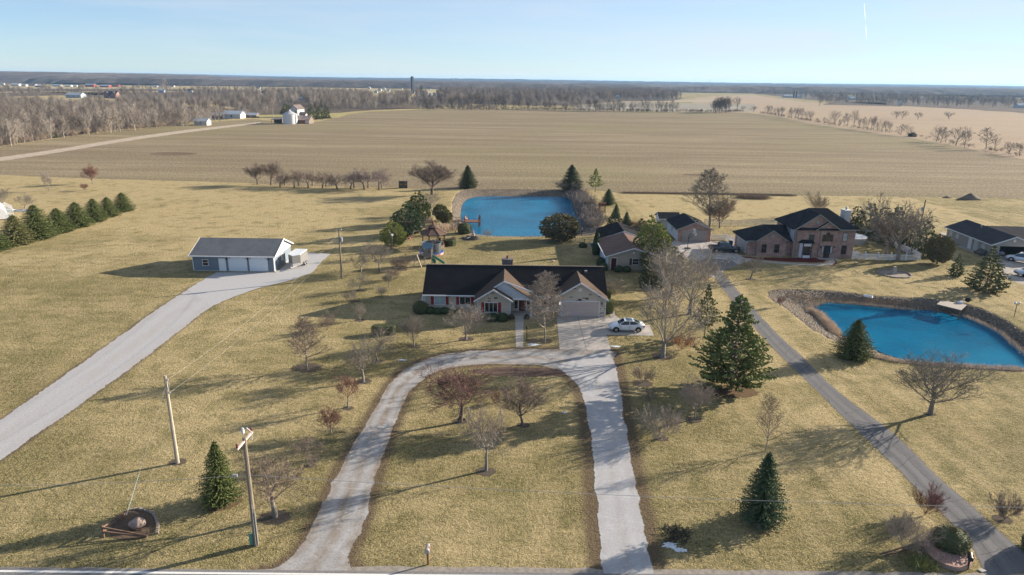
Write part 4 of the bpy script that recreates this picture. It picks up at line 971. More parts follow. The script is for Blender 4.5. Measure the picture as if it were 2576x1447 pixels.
# ---------------------------------------------------------------- two storey brick house
def brick_house():
    R = thing('brick_house', 'large two storey red brick house with black hipped roofs and bay window', 'house', (52, 120, 0))
    x = lambda v: v-52; y = lambda v: v-120
    GT = M('sage_trim', (.27, .27, .24)); DW = M('dark_window', (.015, .02, .025), rough=.15, spec=.7)
    part(R, 'wall', RB, lambda m: m.box(x(50.55), x(61.4), y(120), y(128.8), 0, 5.15))
    part(R, 'gable_wall', RB, lambda m: (m.fpoly((x(0), y(119.85), FR), [(50.9, 0), (55.05, 0), (55.05, 5.1), (58.0, 5.34), (54.4, 7.80), (50.9, 5.40)], -1.6, 0)))
    part(R, 'entry_wall', RB, lambda m: (m.fpoly((x(0), y(119.7), FR), [(55.05, 0), (58.3, 0), (58.3, 5.08), (56.15, 6.51), (54.0, 5.08), (54.0, 4.95), (55.05, 4.95)], -1.2, 0)))
    part(R, 'garage_wing_wall', RB, lambda m: (m.box(x(42.7), x(50.56), y(121), y(128.4), 0, 2.7), m.fpoly((x(0), y(120.4), FR), [(44.1, 0), (49.4, 0), (49.4, 2.9), (46.75, 4.66), (44.1, 2.9)], -1.4, 0)))
    part(R, 'roof', RD, lambda m: hip_roof(m, x(50.1), x(61.85), y(119.5), y(129.2), 5.25, 8.25, x(54.3), x(57.7)))
    part(R, 'garage_wing_roof', RD, lambda m: (hip_roof(m, x(42.2), x(52.5), y(120.55), y(128.8), 2.8, 5.0, x(46.3), x(52.4))))
    part(R, 'gable_roof', RD, lambda m: (gable_roof(m, x(50.45), x(58.35), y(119.5), y(124.2), 5.25, 7.95, 'y', .14),))
    part(R, 'entry_roof', RD, lambda m: (gable_roof(m, x(53.9), x(58.4), y(119.3), y(122.4), 5.15, 6.65, 'y', .12),))
    part(R, 'wing_gable_roof', RD, lambda m: (gable_roof(m, x(43.75), x(49.75), y(120.1), y(124.4), 2.8, 4.8, 'y', .12),))
    part(R, 'fascia', GT, lambda m: (rake(m, (x(0), y(119.5), FR), 50.42, 54.4, 58.38, 5.27, 7.97, 0, .05, .2), rake(m, (x(0), y(119.3), FR), 53.88, 56.15, 58.42, 5.17, 6.67, 0, .05, .18),
         rake(m, (x(0), y(120.1), FR), 43.72, 46.75, 49.78, 2.82, 4.82, 0, .05, .18), m.box(x(58.4), x(61.87), y(119.4), y(119.5), 5.08, 5.24), m.box(x(50), x(50.45), y(119.4), y(119.5), 5.08, 5.24), m.box(x(42.15), x(43.75), y(120.45), y(120.55), 2.64, 2.79)))
    part(R, 'side_siding', _mats['pale_siding'], lambda m: m.box(x(42.65), x(42.7), y(121.1), y(128.3), 2.2, 2.65)); part(R, 'upper_siding', _mats['pale_siding'], lambda m: m.box(x(50.5), x(50.55), y(120.3), y(121.9), 2.9, 5.1))
    fF = (x(0), y(120.4), FR); fG = (x(0), y(119.85), FR); fE = (x(0), y(119.7), FR); fM = (x(0), y(120), FR)
    for u in (45.1, 47.4): window(R, fF, u, u+.75, .75, 2.15, 0, 1, frame=M('brown_frame', (.08, .06, .055)), glass=DW)
    window(R, fG, 53.15, 53.95, 2.95, 4.15, 0, 1, frame=_mats['brown_frame'], glass=M('curtained_glass', (.05, .075, .075), rough=.2))
    window(R, fE, 56.0, 56.75, 3.1, 4.7, 0, 0, frame=_mats['brown_frame'], glass=DW, arch_=True)
    window(R, fE, 55.5, 55.9, 3.1, 4.2, 0, 0, frame=_mats['brown_frame'], glass=DW); window(R, fE, 56.85, 57.25, 3.1, 4.2, 0, 0, frame=_mats['brown_frame'], glass=DW)
    window(R, fM, 59.2, 59.95, 3.1, 4.5, 0, 1, frame=_mats['brown_frame'], glass=M('closed_blind', (.42, .45, .45), rough=.4)); window(R, fM, 59.3, 60.1, .7, 2.2, 0, 1, frame=_mats['brown_frame'], glass=DW)
    door(R, fE, 56.1, 57.0, 2.2, M('black_door', (.04, .028, .028)), frame=_mats['brown_frame'])
    for u in (55.6, 57.15): window(R, fE, u, u+.3, .9, 2.1, 0, 0, name='sidelight', glass=BLIND, frame=_mats['brown_frame'])
    # bay window
    bw = part(R, 'bay_window', WHITE, lambda m: m.add([(x(a), y(b), z) for z in (0.05, 2.75) for a, b in ((51.6, 119.86), (52.0, 119.2), (53.5, 119.2), (53.9, 119.86))], [(0,3,2,1), (4,5,6,7), (0,1,5,4), (1,2,6,5), (2,3,7,6), (3,0,4,7)]))
    part(bw, 'pane', DW, lambda m: (m.fbox((x(0), y(119.2), FR), 52.1, 53.4, -.02, .02, .55, 2.2),)); part(bw, 'post', M('maroon_post', (.07, .025, .025)), lambda m: (m.fbox((x(0), y(119.2), FR), 51.92, 52.06, -.02, .05, .05, 2.75), m.fbox((x(0), y(119.2), FR), 53.44, 53.58, -.02, .05, .05, 2.75)))
    part(R, 'bay_roof', RD, lambda m: m.add([(x(a), y(b), z) for a, b, z in ((51.2, 119.86, 2.75), (51.8, 118.9, 2.75), (53.7, 118.9, 2.75), (54.3, 119.86, 2.75), (51.9, 119.86, 3.3), (53.6, 119.86, 3.3))], [(0,1,2,3), (0,4,1), (1,4,5,2), (2,5,3), (3,5,4,0)]))
    garage_door(R, (x(42.7), y(128.1), LEFT), 1.3, 6.2, 2.15, M('grey_garage_door', (.40, .38, .36)), _mats['pale_siding'], .02)
    vent(R, fF, 46.75, 3.65, .22, M('sage_vent', (.28, .36, .36))); vent(R, fG, 54.3, 6.5, .25, _mats['sage_vent'])
    ch = part(R, 'chimney', M('chimney_white', (.58, .58, .58)), lambda m: (m.box(x(61.42), x(62.6), y(125.2), y(126.8), 0, 7.6), m.box(x(61.34), x(62.68), y(125.1), y(126.9), 7.6, 7.72))); part(ch, 'flue', STEEL, lambda m: m.lathe([(.18, 7.72), (.18, 8.1), (.28, 8.12), (.05, 8.3)], 10, (x(62.0), y(126), 0)))
    part(R, 'downspout', GT, lambda m: m.box(x(51.0), x(51.1), y(119.76), y(119.84), .1, 4.9)); part(R, 'downspout', GT, lambda m: m.box(x(44.3), x(44.4), y(120.3), y(120.39), .1, 2.6))
    wall_lamp(R, fE, 55.3, 2.0); wall_lamp(R, fE, 57.8, 2.0)
brick_house()

# ---------------------------------------------------------------- grey ranch house at the right edge
def grey_ranch():
    R = thing('ranch_house', 'grey sided single storey house with an open garage at the right edge', 'house', (87.5, 121.5, 0), -math.radians(4))
    GS = siding('taupe_siding', (.33, .31, .29), .12); RF = shingle('grey_black_shingles', (.04, .04, .046), (.07, .07, .077))
    part(R, 'wall', GS, lambda m: (m.add([(0,.3,0),(7.3,.3,0),(7.3,15.5,0),(0,15.5,0),(0,.3,2.4),(7.3,.3,2.4),(7.3,15.5,2.4),(0,15.5,2.4)], [(0,3,2,1),(4,5,6,7),(1,2,6,5),(2,3,7,6),(3,0,4,7)]), m.box(0, 1.35, .18, .3, 0, 2.4), m.box(6.15, 7.3, .18, .3, 0, 2.4), m.box(1.35, 6.15, .18, .3, 2.15, 2.4), m.fpoly((0, .3, FR), [(0, 2.4), (7.3, 2.4), (7.3, 2.47), (3.65, 3.91), (0, 2.47)], 0, .12), m.fpoly((0, 15.5, FR), [(0, 2.4), (7.3, 2.4), (7.3, 2.47), (3.65, 3.91), (0, 2.47)], 0, .12)))
    part(R, 'garage_interior', M('dark_interior', (.03, .028, .026)), lambda m: (m.box(1.3, 6.2, 6.4, 6.5, .01, 2.39), m.box(1.2, 1.3, .3, 6.4, .01, 2.39), m.box(6.2, 6.3, .3, 6.4, .01, 2.39), m.box(1.3, 6.2, .3, 6.4, 2.36, 2.39)))
    part(R, 'wing_wall', GS, lambda m: m.box(7.32, 20, 5.5, 14.5, 0, 2.4)); part(R, 'wing_roof', RF, lambda m: gable_roof(m, 4.2, 20.5, 5.0, 15.0, 2.42, 4.0, 'x', .12))
    part(R, 'roof', RF, lambda m: gable_roof(m, -.45, 7.75, -.25, 16.0, 2.42, 4.05, 'y', .12))
    part(R, 'fascia', TRIM, lambda m: (rake(m, (0, -.25, FR), -.47, 3.65, 7.77, 2.44, 4.07, 0, .05, .18), m.box(-.55, -.45, -.25, 16.0, 2.28, 2.42)))
    F = (0, 15.5, LEFT)
    door(R, F, 8.0, 8.9, 2.05, WHITE); window(R, F, 9.9, 10.9, .3, 2.0, 1, 0, frame=TRIM, glass=BLIND)
    for u in (1.2, 3.6, 12.4): window(R, F, u, u+.7, 1.1, 1.8, 0, 1, glass=BLIND)
    vent(R, (0, .18, FR), 3.65, 3.2, .25, WHITE); part(R, 'roof_vent', STEEL, lambda m: (m.lathe([(.08, 3.6), (.08, 4.1), (.15, 4.12), (.15, 4.25)], 8, (2.9, 9.5, 0)),))
    part(R, 'cellar_hatch', M('hatch_dark', (.08, .075, .07)), lambda m: m.add([(-1.1,1.2,0),(0,1.2,0),(0,3.4,0),(-1.1,3.4,0),(-1.1,1.2,.35),(0,1.2,1.0),(0,3.4,1.0),(-1.1,3.4,.35)], [(0,3,2,1),(4,5,6,7),(0,1,5,4),(1,2,6,5),(2,3,7,6),(3,0,4,7)]))
grey_ranch()
# ---------------------------------------------------------------- vehicles (nose towards +x)
TYRE = M('tyre', (.02, .02, .022), rough=.9); RIM = M('alloy', (.45, .46, .48), rough=.35, metal=.8)
CGLASS = M('car_glass', (.02, .035, .045), rough=.08, spec=.9); LAMPR = M('tail_lamp', (.35, .02, .02), rough=.3); LAMPW = M('head_lamp', (.55, .57, .6), rough=.2)
def paint(name, c, rough=.25):
    if name in _mats: return _mats[name]
    m, t, b = _nodes(name); b.inputs['Base Color'].default_value = (*c, 1); b.inputs['Roughness'].default_value = rough
    b.inputs['Coat Weight'].default_value = .6; b.inputs['Coat Roughness'].default_value = .08; _mats[name] = m; return m
def loft(mb, secs):
    """secs: list of rings of equal length"""
    n = len(secs[0]); b = len(mb.v)
    for r in secs: mb.v += [tuple(map(float, p)) for p in r]
    for i in range(len(secs)-1):
        for j in range(n): mb.f.append((b+i*n+j, b+i*n+(j+1) % n, b+(i+1)*n+(j+1) % n, b+(i+1)*n+j))
    mb.f.append(tuple(b+j for j in range(n))[::-1]); mb.f.append(tuple(b+(len(secs)-1)*n+j for j in range(n)))
def car(label, cat, loc, rz, col, body, cab, wheels, wr, W=1.8, name='parked_car', plastic=None, bed=None, group=None, sunroof=False):
    """body: (x, half width, z low, z shoulder); cab: (x, half width at sill, z sill, z roof, half width at roof)"""
    R = thing(name, label, cat, loc, rz, group)
    mb = MB(); secs = []
    for x, hw, zl, zs in body:
        secs.append([(x, -hw*.86, zl), (x, -hw, zl+.16), (x, -hw*1.0, zs-.22), (x, -hw*.93, zs-.04), (x, -hw*.6, zs+.02), (x, hw*.6, zs+.02), (x, hw*.93, zs-.04), (x, hw, zs-.22), (x, hw, zl+.16), (x, hw*.86, zl)])
    loft(mb, secs); bo = mb.build('body', col, R, smooth=False, bevel=0)
    for p in bo.data.polygons: p.use_smooth = True
    rb = MB(); ro = cab
    # roof and pillars in paint, panes a touch inside the outline
    secs = []
    for x, hs, zs, zr, hr in cab: secs.append([(x, -hs, zs), (x, -hr, zr-.05), (x, -hr*.8, zr), (x, hr*.8, zr), (x, hr, zr-.05), (x, hs, zs)])
    loft(rb, secs); gl_ = rb.build('cabin_glass', CGLASS, R)
    for p in gl_.data.polygons: p.use_smooth = False
    pb = MB()
    for s in (-1, 1):
        for (xa, ha, za, zra, hra), (xb, hb, zb, zrb, hrb) in zip(cab[:-1], cab[1:]):
            pb.beam((xa, s*hra*.97, zra-.03), (xb, s*hrb*.97, zrb-.03), .09, .07)
        mid = cab[len(cab)//2]; pb.beam((mid[0], s*mid[1]*1.0, mid[2]), (mid[0], s*mid[4]*1.0, mid[3]-.04), .09, .03)
    i1, i2 = cab[1], cab[-2]
    pb.slab([(i1[0], -i1[4]*.97, i1[3]+.015), (i2[0], -i2[4]*.97, i2[3]+.015), (i2[0], i2[4]*.97, i2[3]+.015), (i1[0], i1[4]*.97, i1[3]+.015)], .05)
    pb.build('roof', col, R)
    if sunroof: m = MB(); m.box(i1[0]+(i2[0]-i1[0])*.72, i1[0]+(i2[0]-i1[0])*.95, -.42, .42, i1[3]+.016, i1[3]+.03); m.build('sunroof', CGLASS, R)
    for wx in wheels:
        for s in (-1, 1):
            t = MB(); yo = s*(W/2-.10); k = 18
            ring = lambda r, y: [(wx+r*math.cos(a), y, wr+r*math.sin(a)) for a in np.linspace(0, 2*math.pi, k, endpoint=False)]
            ar = MB(); loft(ar, [ring(wr+.07, s*(W/2-.3)), ring(wr+.07, s*(W/2+.008))])
            ar.v = [(a, b, max(c, .16)) for a, b, c in ar.v]; ar.build('wheel_arch', DARK, R)
            loft(t, [ring(wr*.96, yo-s*.1), ring(wr, yo-s*.05), ring(wr, yo+s*.10), ring(wr*.93, yo+s*.125)])
            wo = t.build('wheel', TYRE, R); m = MB(); loft(m, [ring(wr*.62, yo+s*.10), ring(wr*.58, yo+s*.14)])
            for a in range(5):
                an = a*2*math.pi/5; m.beam((wx, yo+s*.145, wr), (wx+wr*.58*math.cos(an), yo+s*.145, wr+wr*.58*math.sin(an)), .06, .02)
            m.build('rim', RIM, wo)
    xf = body[-1][0]; xr = body[0][0]; hf = body[-2][1]; hr_ = body[1][1]; zf = body[-2][3]; zr = body[1][3]
    for s in (-1, 1):
        m = MB(); m.box(xf-.42, xf-.03, *sorted((s*(hf-.36), s*(hf+.012))), zf-.26, zf-.1); m.build('headlight', LAMPW, R)
        m = MB(); m.box(xr+.02, xr+.22, *sorted((s*(hr_-.34), s*(hr_+.012))), zr-.34, zr-.13); m.build('tail_light', LAMPR, R)
        m = MB(); c0 = cab[-1]; m.box(c0[0]-.25, c0[0]-.08, *sorted((s*(c0[1]+.02), s*(c0[1]+.2))), c0[2]+.02, c0[2]+.16); m.build('mirror', col, R)
    m = MB(); m.box(xf-.04, xf+.012, -hf*.6, hf*.6, zf-.42, zf-.2); m.build('grille', DARK, R)
    m = MB(); m.box(xr-.02, xr+.03, -hr_*.8, hr_*.8, body[0][2]+.02, body[0][2]+.22); m.box(xf-.04, xf+.03, -hf*.85, hf*.85, body[-1][2]+.0, body[-1][2]+.16); m.build('bumper', plastic or col, R)
    for s in (-1, 1):
        m = MB(); 
        for xx in (cab[len(cab)//2][0], cab[0][0]+.45, cab[-1][0]-.25): m.box(xx-.01, xx+.01, *sorted((s*(W/2-.03), s*(W/2+.004))), .35, body[2][3]-.1)
        m.build('door_seam', DARK, R)
    if bed:
        m = MB(); m.box(bed[0], bed[1], -.68, .68, bed[2]-.02, bed[2]+.05); m.build('bed_cover', DARK, R)
    return R
WP_ = paint('white_car_paint', (.66, .70, .74)); BK = paint('dark_blue_paint', (.016, .022, .032)); SV = paint('silver_paint', (.42, .47, .53))
sedan_b = [(-2.3, .62, .42, .90), (-2.15, .82, .32, 1.0), (-1.4, .91, .22, 1.02), (0, .92, .2, .99), (1.0, .91, .22, .95), (1.7, .88, .24, .86), (2.15, .80, .3, .72), (2.3, .58, .36, .6)]
sedan_c = [(-1.75, .74, .98, 1.03, .62), (-.95, .80, .98, 1.38, .60), (-.3, .82, .98, 1.44, .62), (.35, .82, .96, 1.41, .60), (1.12, .78, .93, .97, .64)]
pc = G(1577, 830)
car('white sedan with sunroof parked at the side of the concrete drive by the ranch house', 'car', (14.45, 80.9, .02), math.pi, WP_, [(a*.95, b*.98, c, d) for a, b, c, d in sedan_b], [(a*.95, b*.97, c, d, e) for a, b, c, d, e in sedan_c], (-1.38, 1.38), .33, 1.82, sunroof=True)
truck_b = [(-2.9, .86, .5, 1.15), (-2.75, .95, .42, 1.18), (-1.3, .97, .4, 1.18), (0, .97, .36, 1.18), (1.2, .97, .38, 1.16), (2.2, .94, .4, 1.10), (2.7, .86, .44, 1.0), (2.85, .7, .5, .9)]
truck_c = [(-1.25, .84, 1.16, 1.24, .74), (-1.05, .86, 1.16, 1.82, .70), (-.2, .88, 1.16, 1.88, .72), (.55, .88, 1.16, 1.82, .70), (1.3, .84, 1.13, 1.2, .74)]
car('dark blue pickup truck parked nose to the brick house garage wing', 'pickup truck', (39.3, 123.2, .01), 0, BK, truck_b, truck_c, (-1.8, 1.85), .40, 1.95, name='pickup_truck', plastic=STEEL, bed=(-2.75, -1.3, 1.2))
suv_b = [(-2.35, .80, .45, 1.0), (-2.25, .92, .35, 1.08), (-1.2, .95, .3, 1.08), (0, .96, .28, 1.06), (1.2, .95, .3, 1.02), (1.9, .9, .33, .96), (2.3, .84, .38, .86), (2.4, .7, .42, .75)]
suv_c = [(-2.2, .80, 1.05, 1.12, .70), (-1.85, .82, 1.05, 1.66, .68), (-.6, .84, 1.05, 1.72, .70), (.5, .84, 1.04, 1.68, .68), (1.25, .8, 1.0, 1.06, .70)]
car('white sport utility car parked outside the open garage of the grey house', 'car', (91.0, 118.4, .01), math.radians(130), WP_, suv_b, suv_c, (-1.42, 1.42), .38, 1.9, plastic=DARK)
car('pale silver hatchback parked on the right drive in front of the grey house', 'car', (85.8, 108.9, .01), math.radians(172), SV, suv_b, [(a, b, c, d*.94 if d > 1.3 else d, e) for a, b, c, d, e in suv_c], (-1.42, 1.42), .35, 1.9, plastic=DARK)
car('dark car parked inside the left bay of the open garage', 'car', (89.6, 124.2, .01), math.radians(86), paint('grey_paint', (.12, .15, .2)), sedan_b, sedan_c, (-1.38, 1.38), .33, 1.82)
for n_ in ('white_suv',): pass

# enclosed trailer beside the blue garage
def trailer():
    R = thing('cargo_trailer', 'grey enclosed cargo trailer with white roof parked beside the blue garage', 'trailer', (-35.7, 109.9, 0), math.radians(-92))
    GR = siding('trailer_grey', (.17, .17, .165), .4, True)
    plan = [(-2.1, -.98), (1.5, -.98), (2.45, 0), (1.5, .98), (-2.1, .98)]
    mb = MB(); mb.add([(x, y, z) for z in (.45, 2.2) for x, y in plan], [(0,1,2,3,4)[::-1], (5,6,7,8,9)]+[(i, (i+1) % 5, 5+(i+1) % 5, 5+i) for i in range(5)]); mb.build('body', GR, R)
    mb = MB(); pl = [(x*1.01, y*1.02) for x, y in plan]; mb.add([(x, y, z) for z in (2.2, 2.3) for x, y in pl], [(0,1,2,3,4)[::-1], (5,6,7,8,9)]+[(i, (i+1) % 5, 5+(i+1) % 5, 5+i) for i in range(5)]); mb.build('roof', M('trailer_roof', (.58, .62, .66), rough=.4), R)
    mb = MB()
    mb.add([(x, y, z) for z in (.42, .85) for x, y in ((1.5, -.99), (2.47, 0), (1.5, .99), (1.4, .9), (1.4, -.9))], [(0,1,2,3,4)[::-1], (5,6,7,8,9)]+[(i, (i+1) % 5, 5+(i+1) % 5, 5+i) for i in range(5)]); mb.build('front_guard', M('checker_plate', (.55, .55, .56), rough=.35, metal=.5), R)
    mb = MB(); mb.beam((1.9, -.5, .45), (3.5, 0, .48), .1); mb.beam((1.9, .5, .45), (3.5, 0, .48), .1); mb.tube([(3.1, 0, .05), (3.1, 0, .8)], .04, 8); mb.build('hitch', STEEL, R)
    for s in (-1, 1):
        f = MB(); f.box(-1.3, .3, *sorted((s*.98, s*1.2)), .66, .72); f.box(-1.3, -1.22, *sorted((s*.98, s*1.2)), .45, .7); f.box(.22, .3, *sorted((s*.98, s*1.2)), .45, .7); f.build('fender', STEEL, R)
        for wx in (-.92, -.12):
            ring = lambda r, y: [(wx+r*math.cos(a), y, .33+r*math.sin(a)) for a in np.linspace(0, 2*math.pi, 16, endpoint=False)]
            t = MB(); loft(t, [ring(.33, s*.98), ring(.33, s*1.17)]); wo = t.build('wheel', TYRE, R); m = MB(); loft(m, [ring(.18, s*1.17), ring(.17, s*1.19)]); m.build('rim', STEEL, wo)
    mb = MB(); mb.box(.9, 1.45, .985, 1.0, .6, 2.0); mb.build('side_door', GR, R)
trailer()

# ---------------------------------------------------------------- poles and cables
def cable(p0, p1, sag, r=.014, n=18):
    pts = [Vector(p0).lerp(Vector(p1), i/n)-Vector((0, 0, sag*4*(i/n)*(1-i/n))) for i in range(n+1)]
    m = MB(); m.tube(pts, r, 5); return m
POLE = M('pole_wood', (.26, .22, .17), (.15, .12, .09), scale=3, stretch=(6, 6, .5), rough=.9)
POLEP = M('pale_pole_wood', (.42, .38, .31), (.30, .26, .20), scale=3, stretch=(6, 6, .5), rough=.9)
b1 = G(447, 1165); h1 = HT(447, 1165, 945); b2 = G(645, 1371); h2 = HT(645, 1371, 1100); b3 = G(860, 700); h3 = HT(860, 700, 577)
R = thing('utility_pole', 'tall bare wooden utility pole in a mulch ring left of the loop drive', 'utility pole', b1)
m = MB(); m.tube([(0, 0, -.1), (0, 0, h1)], [.16, .11], 10); m.build('pole', POLEP, R)
m = MB(); m.box(.1, .22, -.05, .05, h1-.4, h1-.3); m.box(.1, .22, -.05, .05, h1-1.5, h1-1.4); m.tube([(.13, 0, h1-.2), (.25, 0, h1-.8), (.16, 0, h1-1.4)], .02, 5); m.build('bracket', STEEL, R)
R = thing('utility_pole', 'dark wooden utility pole with tilted crossarm beside the road and left drive entrance', 'utility pole', b2)
m = MB(); m.tube([(0, 0, -.1), (0, 0, h2)], [.17, .12], 10); m.build('pole', POLE, R)
m = MB(); m.beam((-.06, -1.1, h2-.25), (.06, 1.1, h2-.25), .12, .12); ca = m.build('crossarm', M('arm_wood', (.55, .47, .42), (.42, .34, .3), scale=3), R)
for s in (-1, 1): m = MB(); m.lathe([(.05, 0), (.09, .08), (.06, .14), (.09, .2), (.04, .3)], 8, (.06*s*.95, 1.1*s*.95, h2-.18)); m.build('insulator', M('brown_insulator', (.16, .04, .035), rough=.3), ca)
m = MB(); m.lathe([(.05, 0), (.1, .1), (.1, .35), (.05, .45)], 8, (-.28, .55, h2-.1)); m.tube([(-.2, .5, h2+.3), (.1, .3, h2+.5), (.3, .5, h2+.1), (.35, .35, h2-.4)], .025, 5); m.build('fuse_cutout', M('grey_porcelain', (.6, .62, .66), rough=.3), R)
m = MB(); m.tube([(.16, -.1, .1), (.15, -.1, 2.6)], .04, 6); m.tube([(.05, -.18, .1), (.05, -.16, 3.2)], .03, 6); m.build('conduit', STEEL, R)
m = MB(); m.box(-.38, -.16, -.15, .12, .1, .85); m.build('pedestal', M('green_box', (.10, .27, .22)), R)
R = thing('utility_pole', 'wooden utility pole with round transformer right of the blue garage', 'utility pole', b3)
m = MB(); m.tube([(0, 0, -.1), (0, 0, h3)], [.16, .11], 10); m.build('pole', POLE, R)
m = MB(); m.lathe([(.05, 0), (.2, .04), (.22, .6), (.16, .7), (.04, .74)], 12, (.3, -.1, h3-1.95)); m.lathe([(.04, 0), (.04, .25)], 6, (.3, -.1, h3-1.2)); m.build('transformer', M('transformer_grey', (.30, .33, .36), rough=.4), R)
m = MB(); m.beam((0, 0, h3-.15), (.4, 0, h3-.15), .06); m.lathe([(.05, 0), (.07, .1), (.04, .2)], 8, (.4, 0, h3-.12)); m.build('insulator_arm', M('pale_steel', (.6, .6, .6)), R)
b4 = G(2312, 584); h4 = HT(2312, 584, 503)
R = thing('utility_pole', 'wooden utility pole with small transformer behind the evergreens right of the brick house', 'utility pole', b4)
m = MB(); m.tube([(0, 0, 0), (.1, 0, h4)], [.16, .11], 8); m.build('pole', POLE, R); m = MB(); m.lathe([(.05, 0), (.22, .05), (.22, .8), (.05, .9)], 10, (-.3, -.1, h4-2.4)); m.build('transformer', _mats['transformer_grey'], R)
def wire(label, p0, p1, sag, r=.014, mat=None, group=None, cat='cable'):
    o = cable(p0, p1, sag, r).build('overhead_wire', mat or M('wire_grey', (.33, .33, .33), rough=.5)); tag(o, label, cat, group)
PW = M('pale_wire', (.34, .32, .28), rough=.5)
wire('upper pale service wire between the bare pole and the transformer pole', (b1[0]+.15, b1[1], h1-.35), (b3[0], b3[1], h3-.5), 1.2, .009, PW)
wire('lower pale service wire between the bare pole and the transformer pole', (b1[0]+.18, b1[1], h1-1.45), (b3[0], b3[1], h3-1.6), 1.2, .009, PW)
anc = G(318, 1296)
wire('thin guy wire slanting from the bare pole down to the boulder bed', (b1[0], b1[1], h1-.8), (anc[0]+.3*(b1[0]-anc[0]), anc[1]+.3*(b1[1]-anc[1]), .3*(h1-.8)), 0, .009, PW)
o = cable((anc[0], anc[1], 0), (anc[0]+.3*(b1[0]-anc[0]), anc[1]+.3*(b1[1]-anc[1]), .3*(h1-.8)), 0, .022, 2).build('guy_guard', M('guard_plastic', (.36, .42, .43))); tag(o, 'pale guy wire guard sleeve rising from the boulder bed', 'guy guard')
def at_y(u, v, y):
    d = _f + (u-W_/2)/FOC*_r - (v-H_/2)/FOC*_u; t = y/d[1]; return (float(d[0]*t), y, float(CAMZ+d[2]*t))
pa = at_y(622, 1195, float(b2[1])); pr_ = at_y(2576, 1265, float(b2[1])); pl_ = at_y(0, 1209, float(b2[1]))
ex = lambda a, b, k: tuple(a[i]+(b[i]-a[i])*k for i in range(3))
wire('grey communications cable running right from the roadside pole across the lawns', pa, ex(pa, pr_, 1.25), .55, .014)
wire('grey communications cable running left from the roadside pole over the lawn', pa, ex(pa, pl_, 1.6), .4, .013)
m = MB(); m.box(pa[0]-.95, pa[0]-.65, b2[1]-.07, b2[1]+.07, pa[2]-.16, pa[2]+.02); tag(m.build('splice_box', STEEL), 'small grey splice box hanging on the cable left of the roadside pole', 'splice box')

# ---------------------------------------------------------------- roadside things
def mailbox(loc, rz, label, post, h=1.0):
    R = thing('mailbox', label, 'mailbox', loc, rz); m = MB(); m.box(-.05, .05, -.05, .05, 0, h); m.box(-.04, .04, -.3, .25, h-.06, h); m.build('post', post, R)
    m = MB(); k = 10; pr = [(-.11, 0), (.11, 0), (.11, .14)]+[(.11*math.cos(a), .14+.11*math.sin(a)) for a in np.linspace(0.3, math.pi-.3, 6)]+[(-.11, .14)]
    loft(m, [[(x*1.25, -.36, h+z*1.25) for x, z in pr], [(x*1.25, .26, h+z*1.25) for x, z in pr]]); bx = m.build('box', M('mailbox_grey', (.30, .28, .27), rough=.4) if post is not BLACKM else BLACKM, R)
    m = MB(); loft(m, [[(x*1.2, -.375, h+.01+z*1.2) for x, z in pr], [(x*1.2, -.36, h+.01+z*1.2) for x, z in pr]]); m.build('lid', STEEL if post is not BLACKM else BLACKM, bx); m = MB(); m.box(.14, .155, -.1, .0, h+.12, h+.34); m.build('flag', M('flag_red', (.4, .03, .03)), bx)
mb_ = G(1077, 1420); mailbox((mb_[0], mb_[1], 0), 0, 'grey mailbox on a brown post by the road in front of the loop lawn', REDWOOD, 1.1)
mb2 = G(2441, 1440); mailbox((mb2[0], mb2[1]+.3, 0), -.5, 'black mailbox beside the asphalt drive entrance and stone ring bed', BLACKM, .85)

def boulder(loc, r, seed, label, mat=STONE, name='boulder', cat='boulder', sz=(1, .8, .72), group=None):
    bm = bmesh.new(); bmesh.ops.create_icosphere(bm, subdivisions=3, radius=1); rs = np.random.RandomState(seed); d = [(rs.normal(size=3), rs.uniform(.55, .95)) for _ in range(14)]
    for v in bm.verts:
        for n, k in d:
            n_ = Vector(n).normalized(); e = v.co.dot(n_)-k
            if e > 0: v.co -= n_*e*.9
        v.co = Vector((v.co.x*sz[0]*r, v.co.y*sz[1]*r, v.co.z*sz[2]*r))
    z0 = min(v.co.z for v in bm.verts)
    for v in bm.verts: v.co.z -= z0+.08*r
    me = bpy.data.meshes.new(name); bm.to_mesh(me); bm.free(); me.materials.append(mat)
    for p in me.polygons: p.use_smooth = True
    o = link_mesh(name, me); o.location = (loc[0], loc[1], 0); return tag(o, label, cat, group)
bl = G(345, 1328); boulder(bl, .64, 3, 'large round brown boulder inside the corner fence bed', M('brown_stone', (.36, .28, .24), (.22, .17, .15), scale=4, bmp=.04, rough=.9), sz=(1, .85, .7))
Pm = rough_edge(chaikin(gl([(262,1352),(300,1290),(330,1280),(385,1290),(395,1330),(370,1352),(330,1362)]), 2), .03, .3, 2)
sheet('mulch_bed', Pm, .013, BEDM)
def edging(name, P, hgt, wdt, mat, label, cat, closed=True, n=None, seed=0, group=None, stuff=False):
    """a course of separate edging stones following an outline, one low border"""
    rs = np.random.RandomState(seed); L = np.vstack([P, P[:1]]) if closed else P; tot = np.hypot(*np.diff(L, axis=0).T).sum(); n = n or int(tot/(wdt*1.15)); Q3 = resample(L, n+1); m = MB()
    for i in range(n):
        a, b = Q3[i], Q3[i+1]; c = (a+b)/2; d = (b-a)/2*.9; nn = np.array([-d[1], d[0]])/np.hypot(*d)*wdt*.45*rs.uniform(.8, 1.2); h = hgt*rs.uniform(.8, 1.15)
        vs = [c-d-nn, c+d-nn, c+d+nn, c-d+nn]; m.add([(p[0], p[1], -.02) for p in vs]+[(c[0]+(p[0]-c[0])*.85, c[1]+(p[1]-c[1])*.85, h) for p in vs], [(0,3,2,1),(4,5,6,7),(0,1,5,4),(1,2,6,5),(2,3,7,6),(3,0,4,7)])
    return tag(m.build(name, mat), label, cat, group)
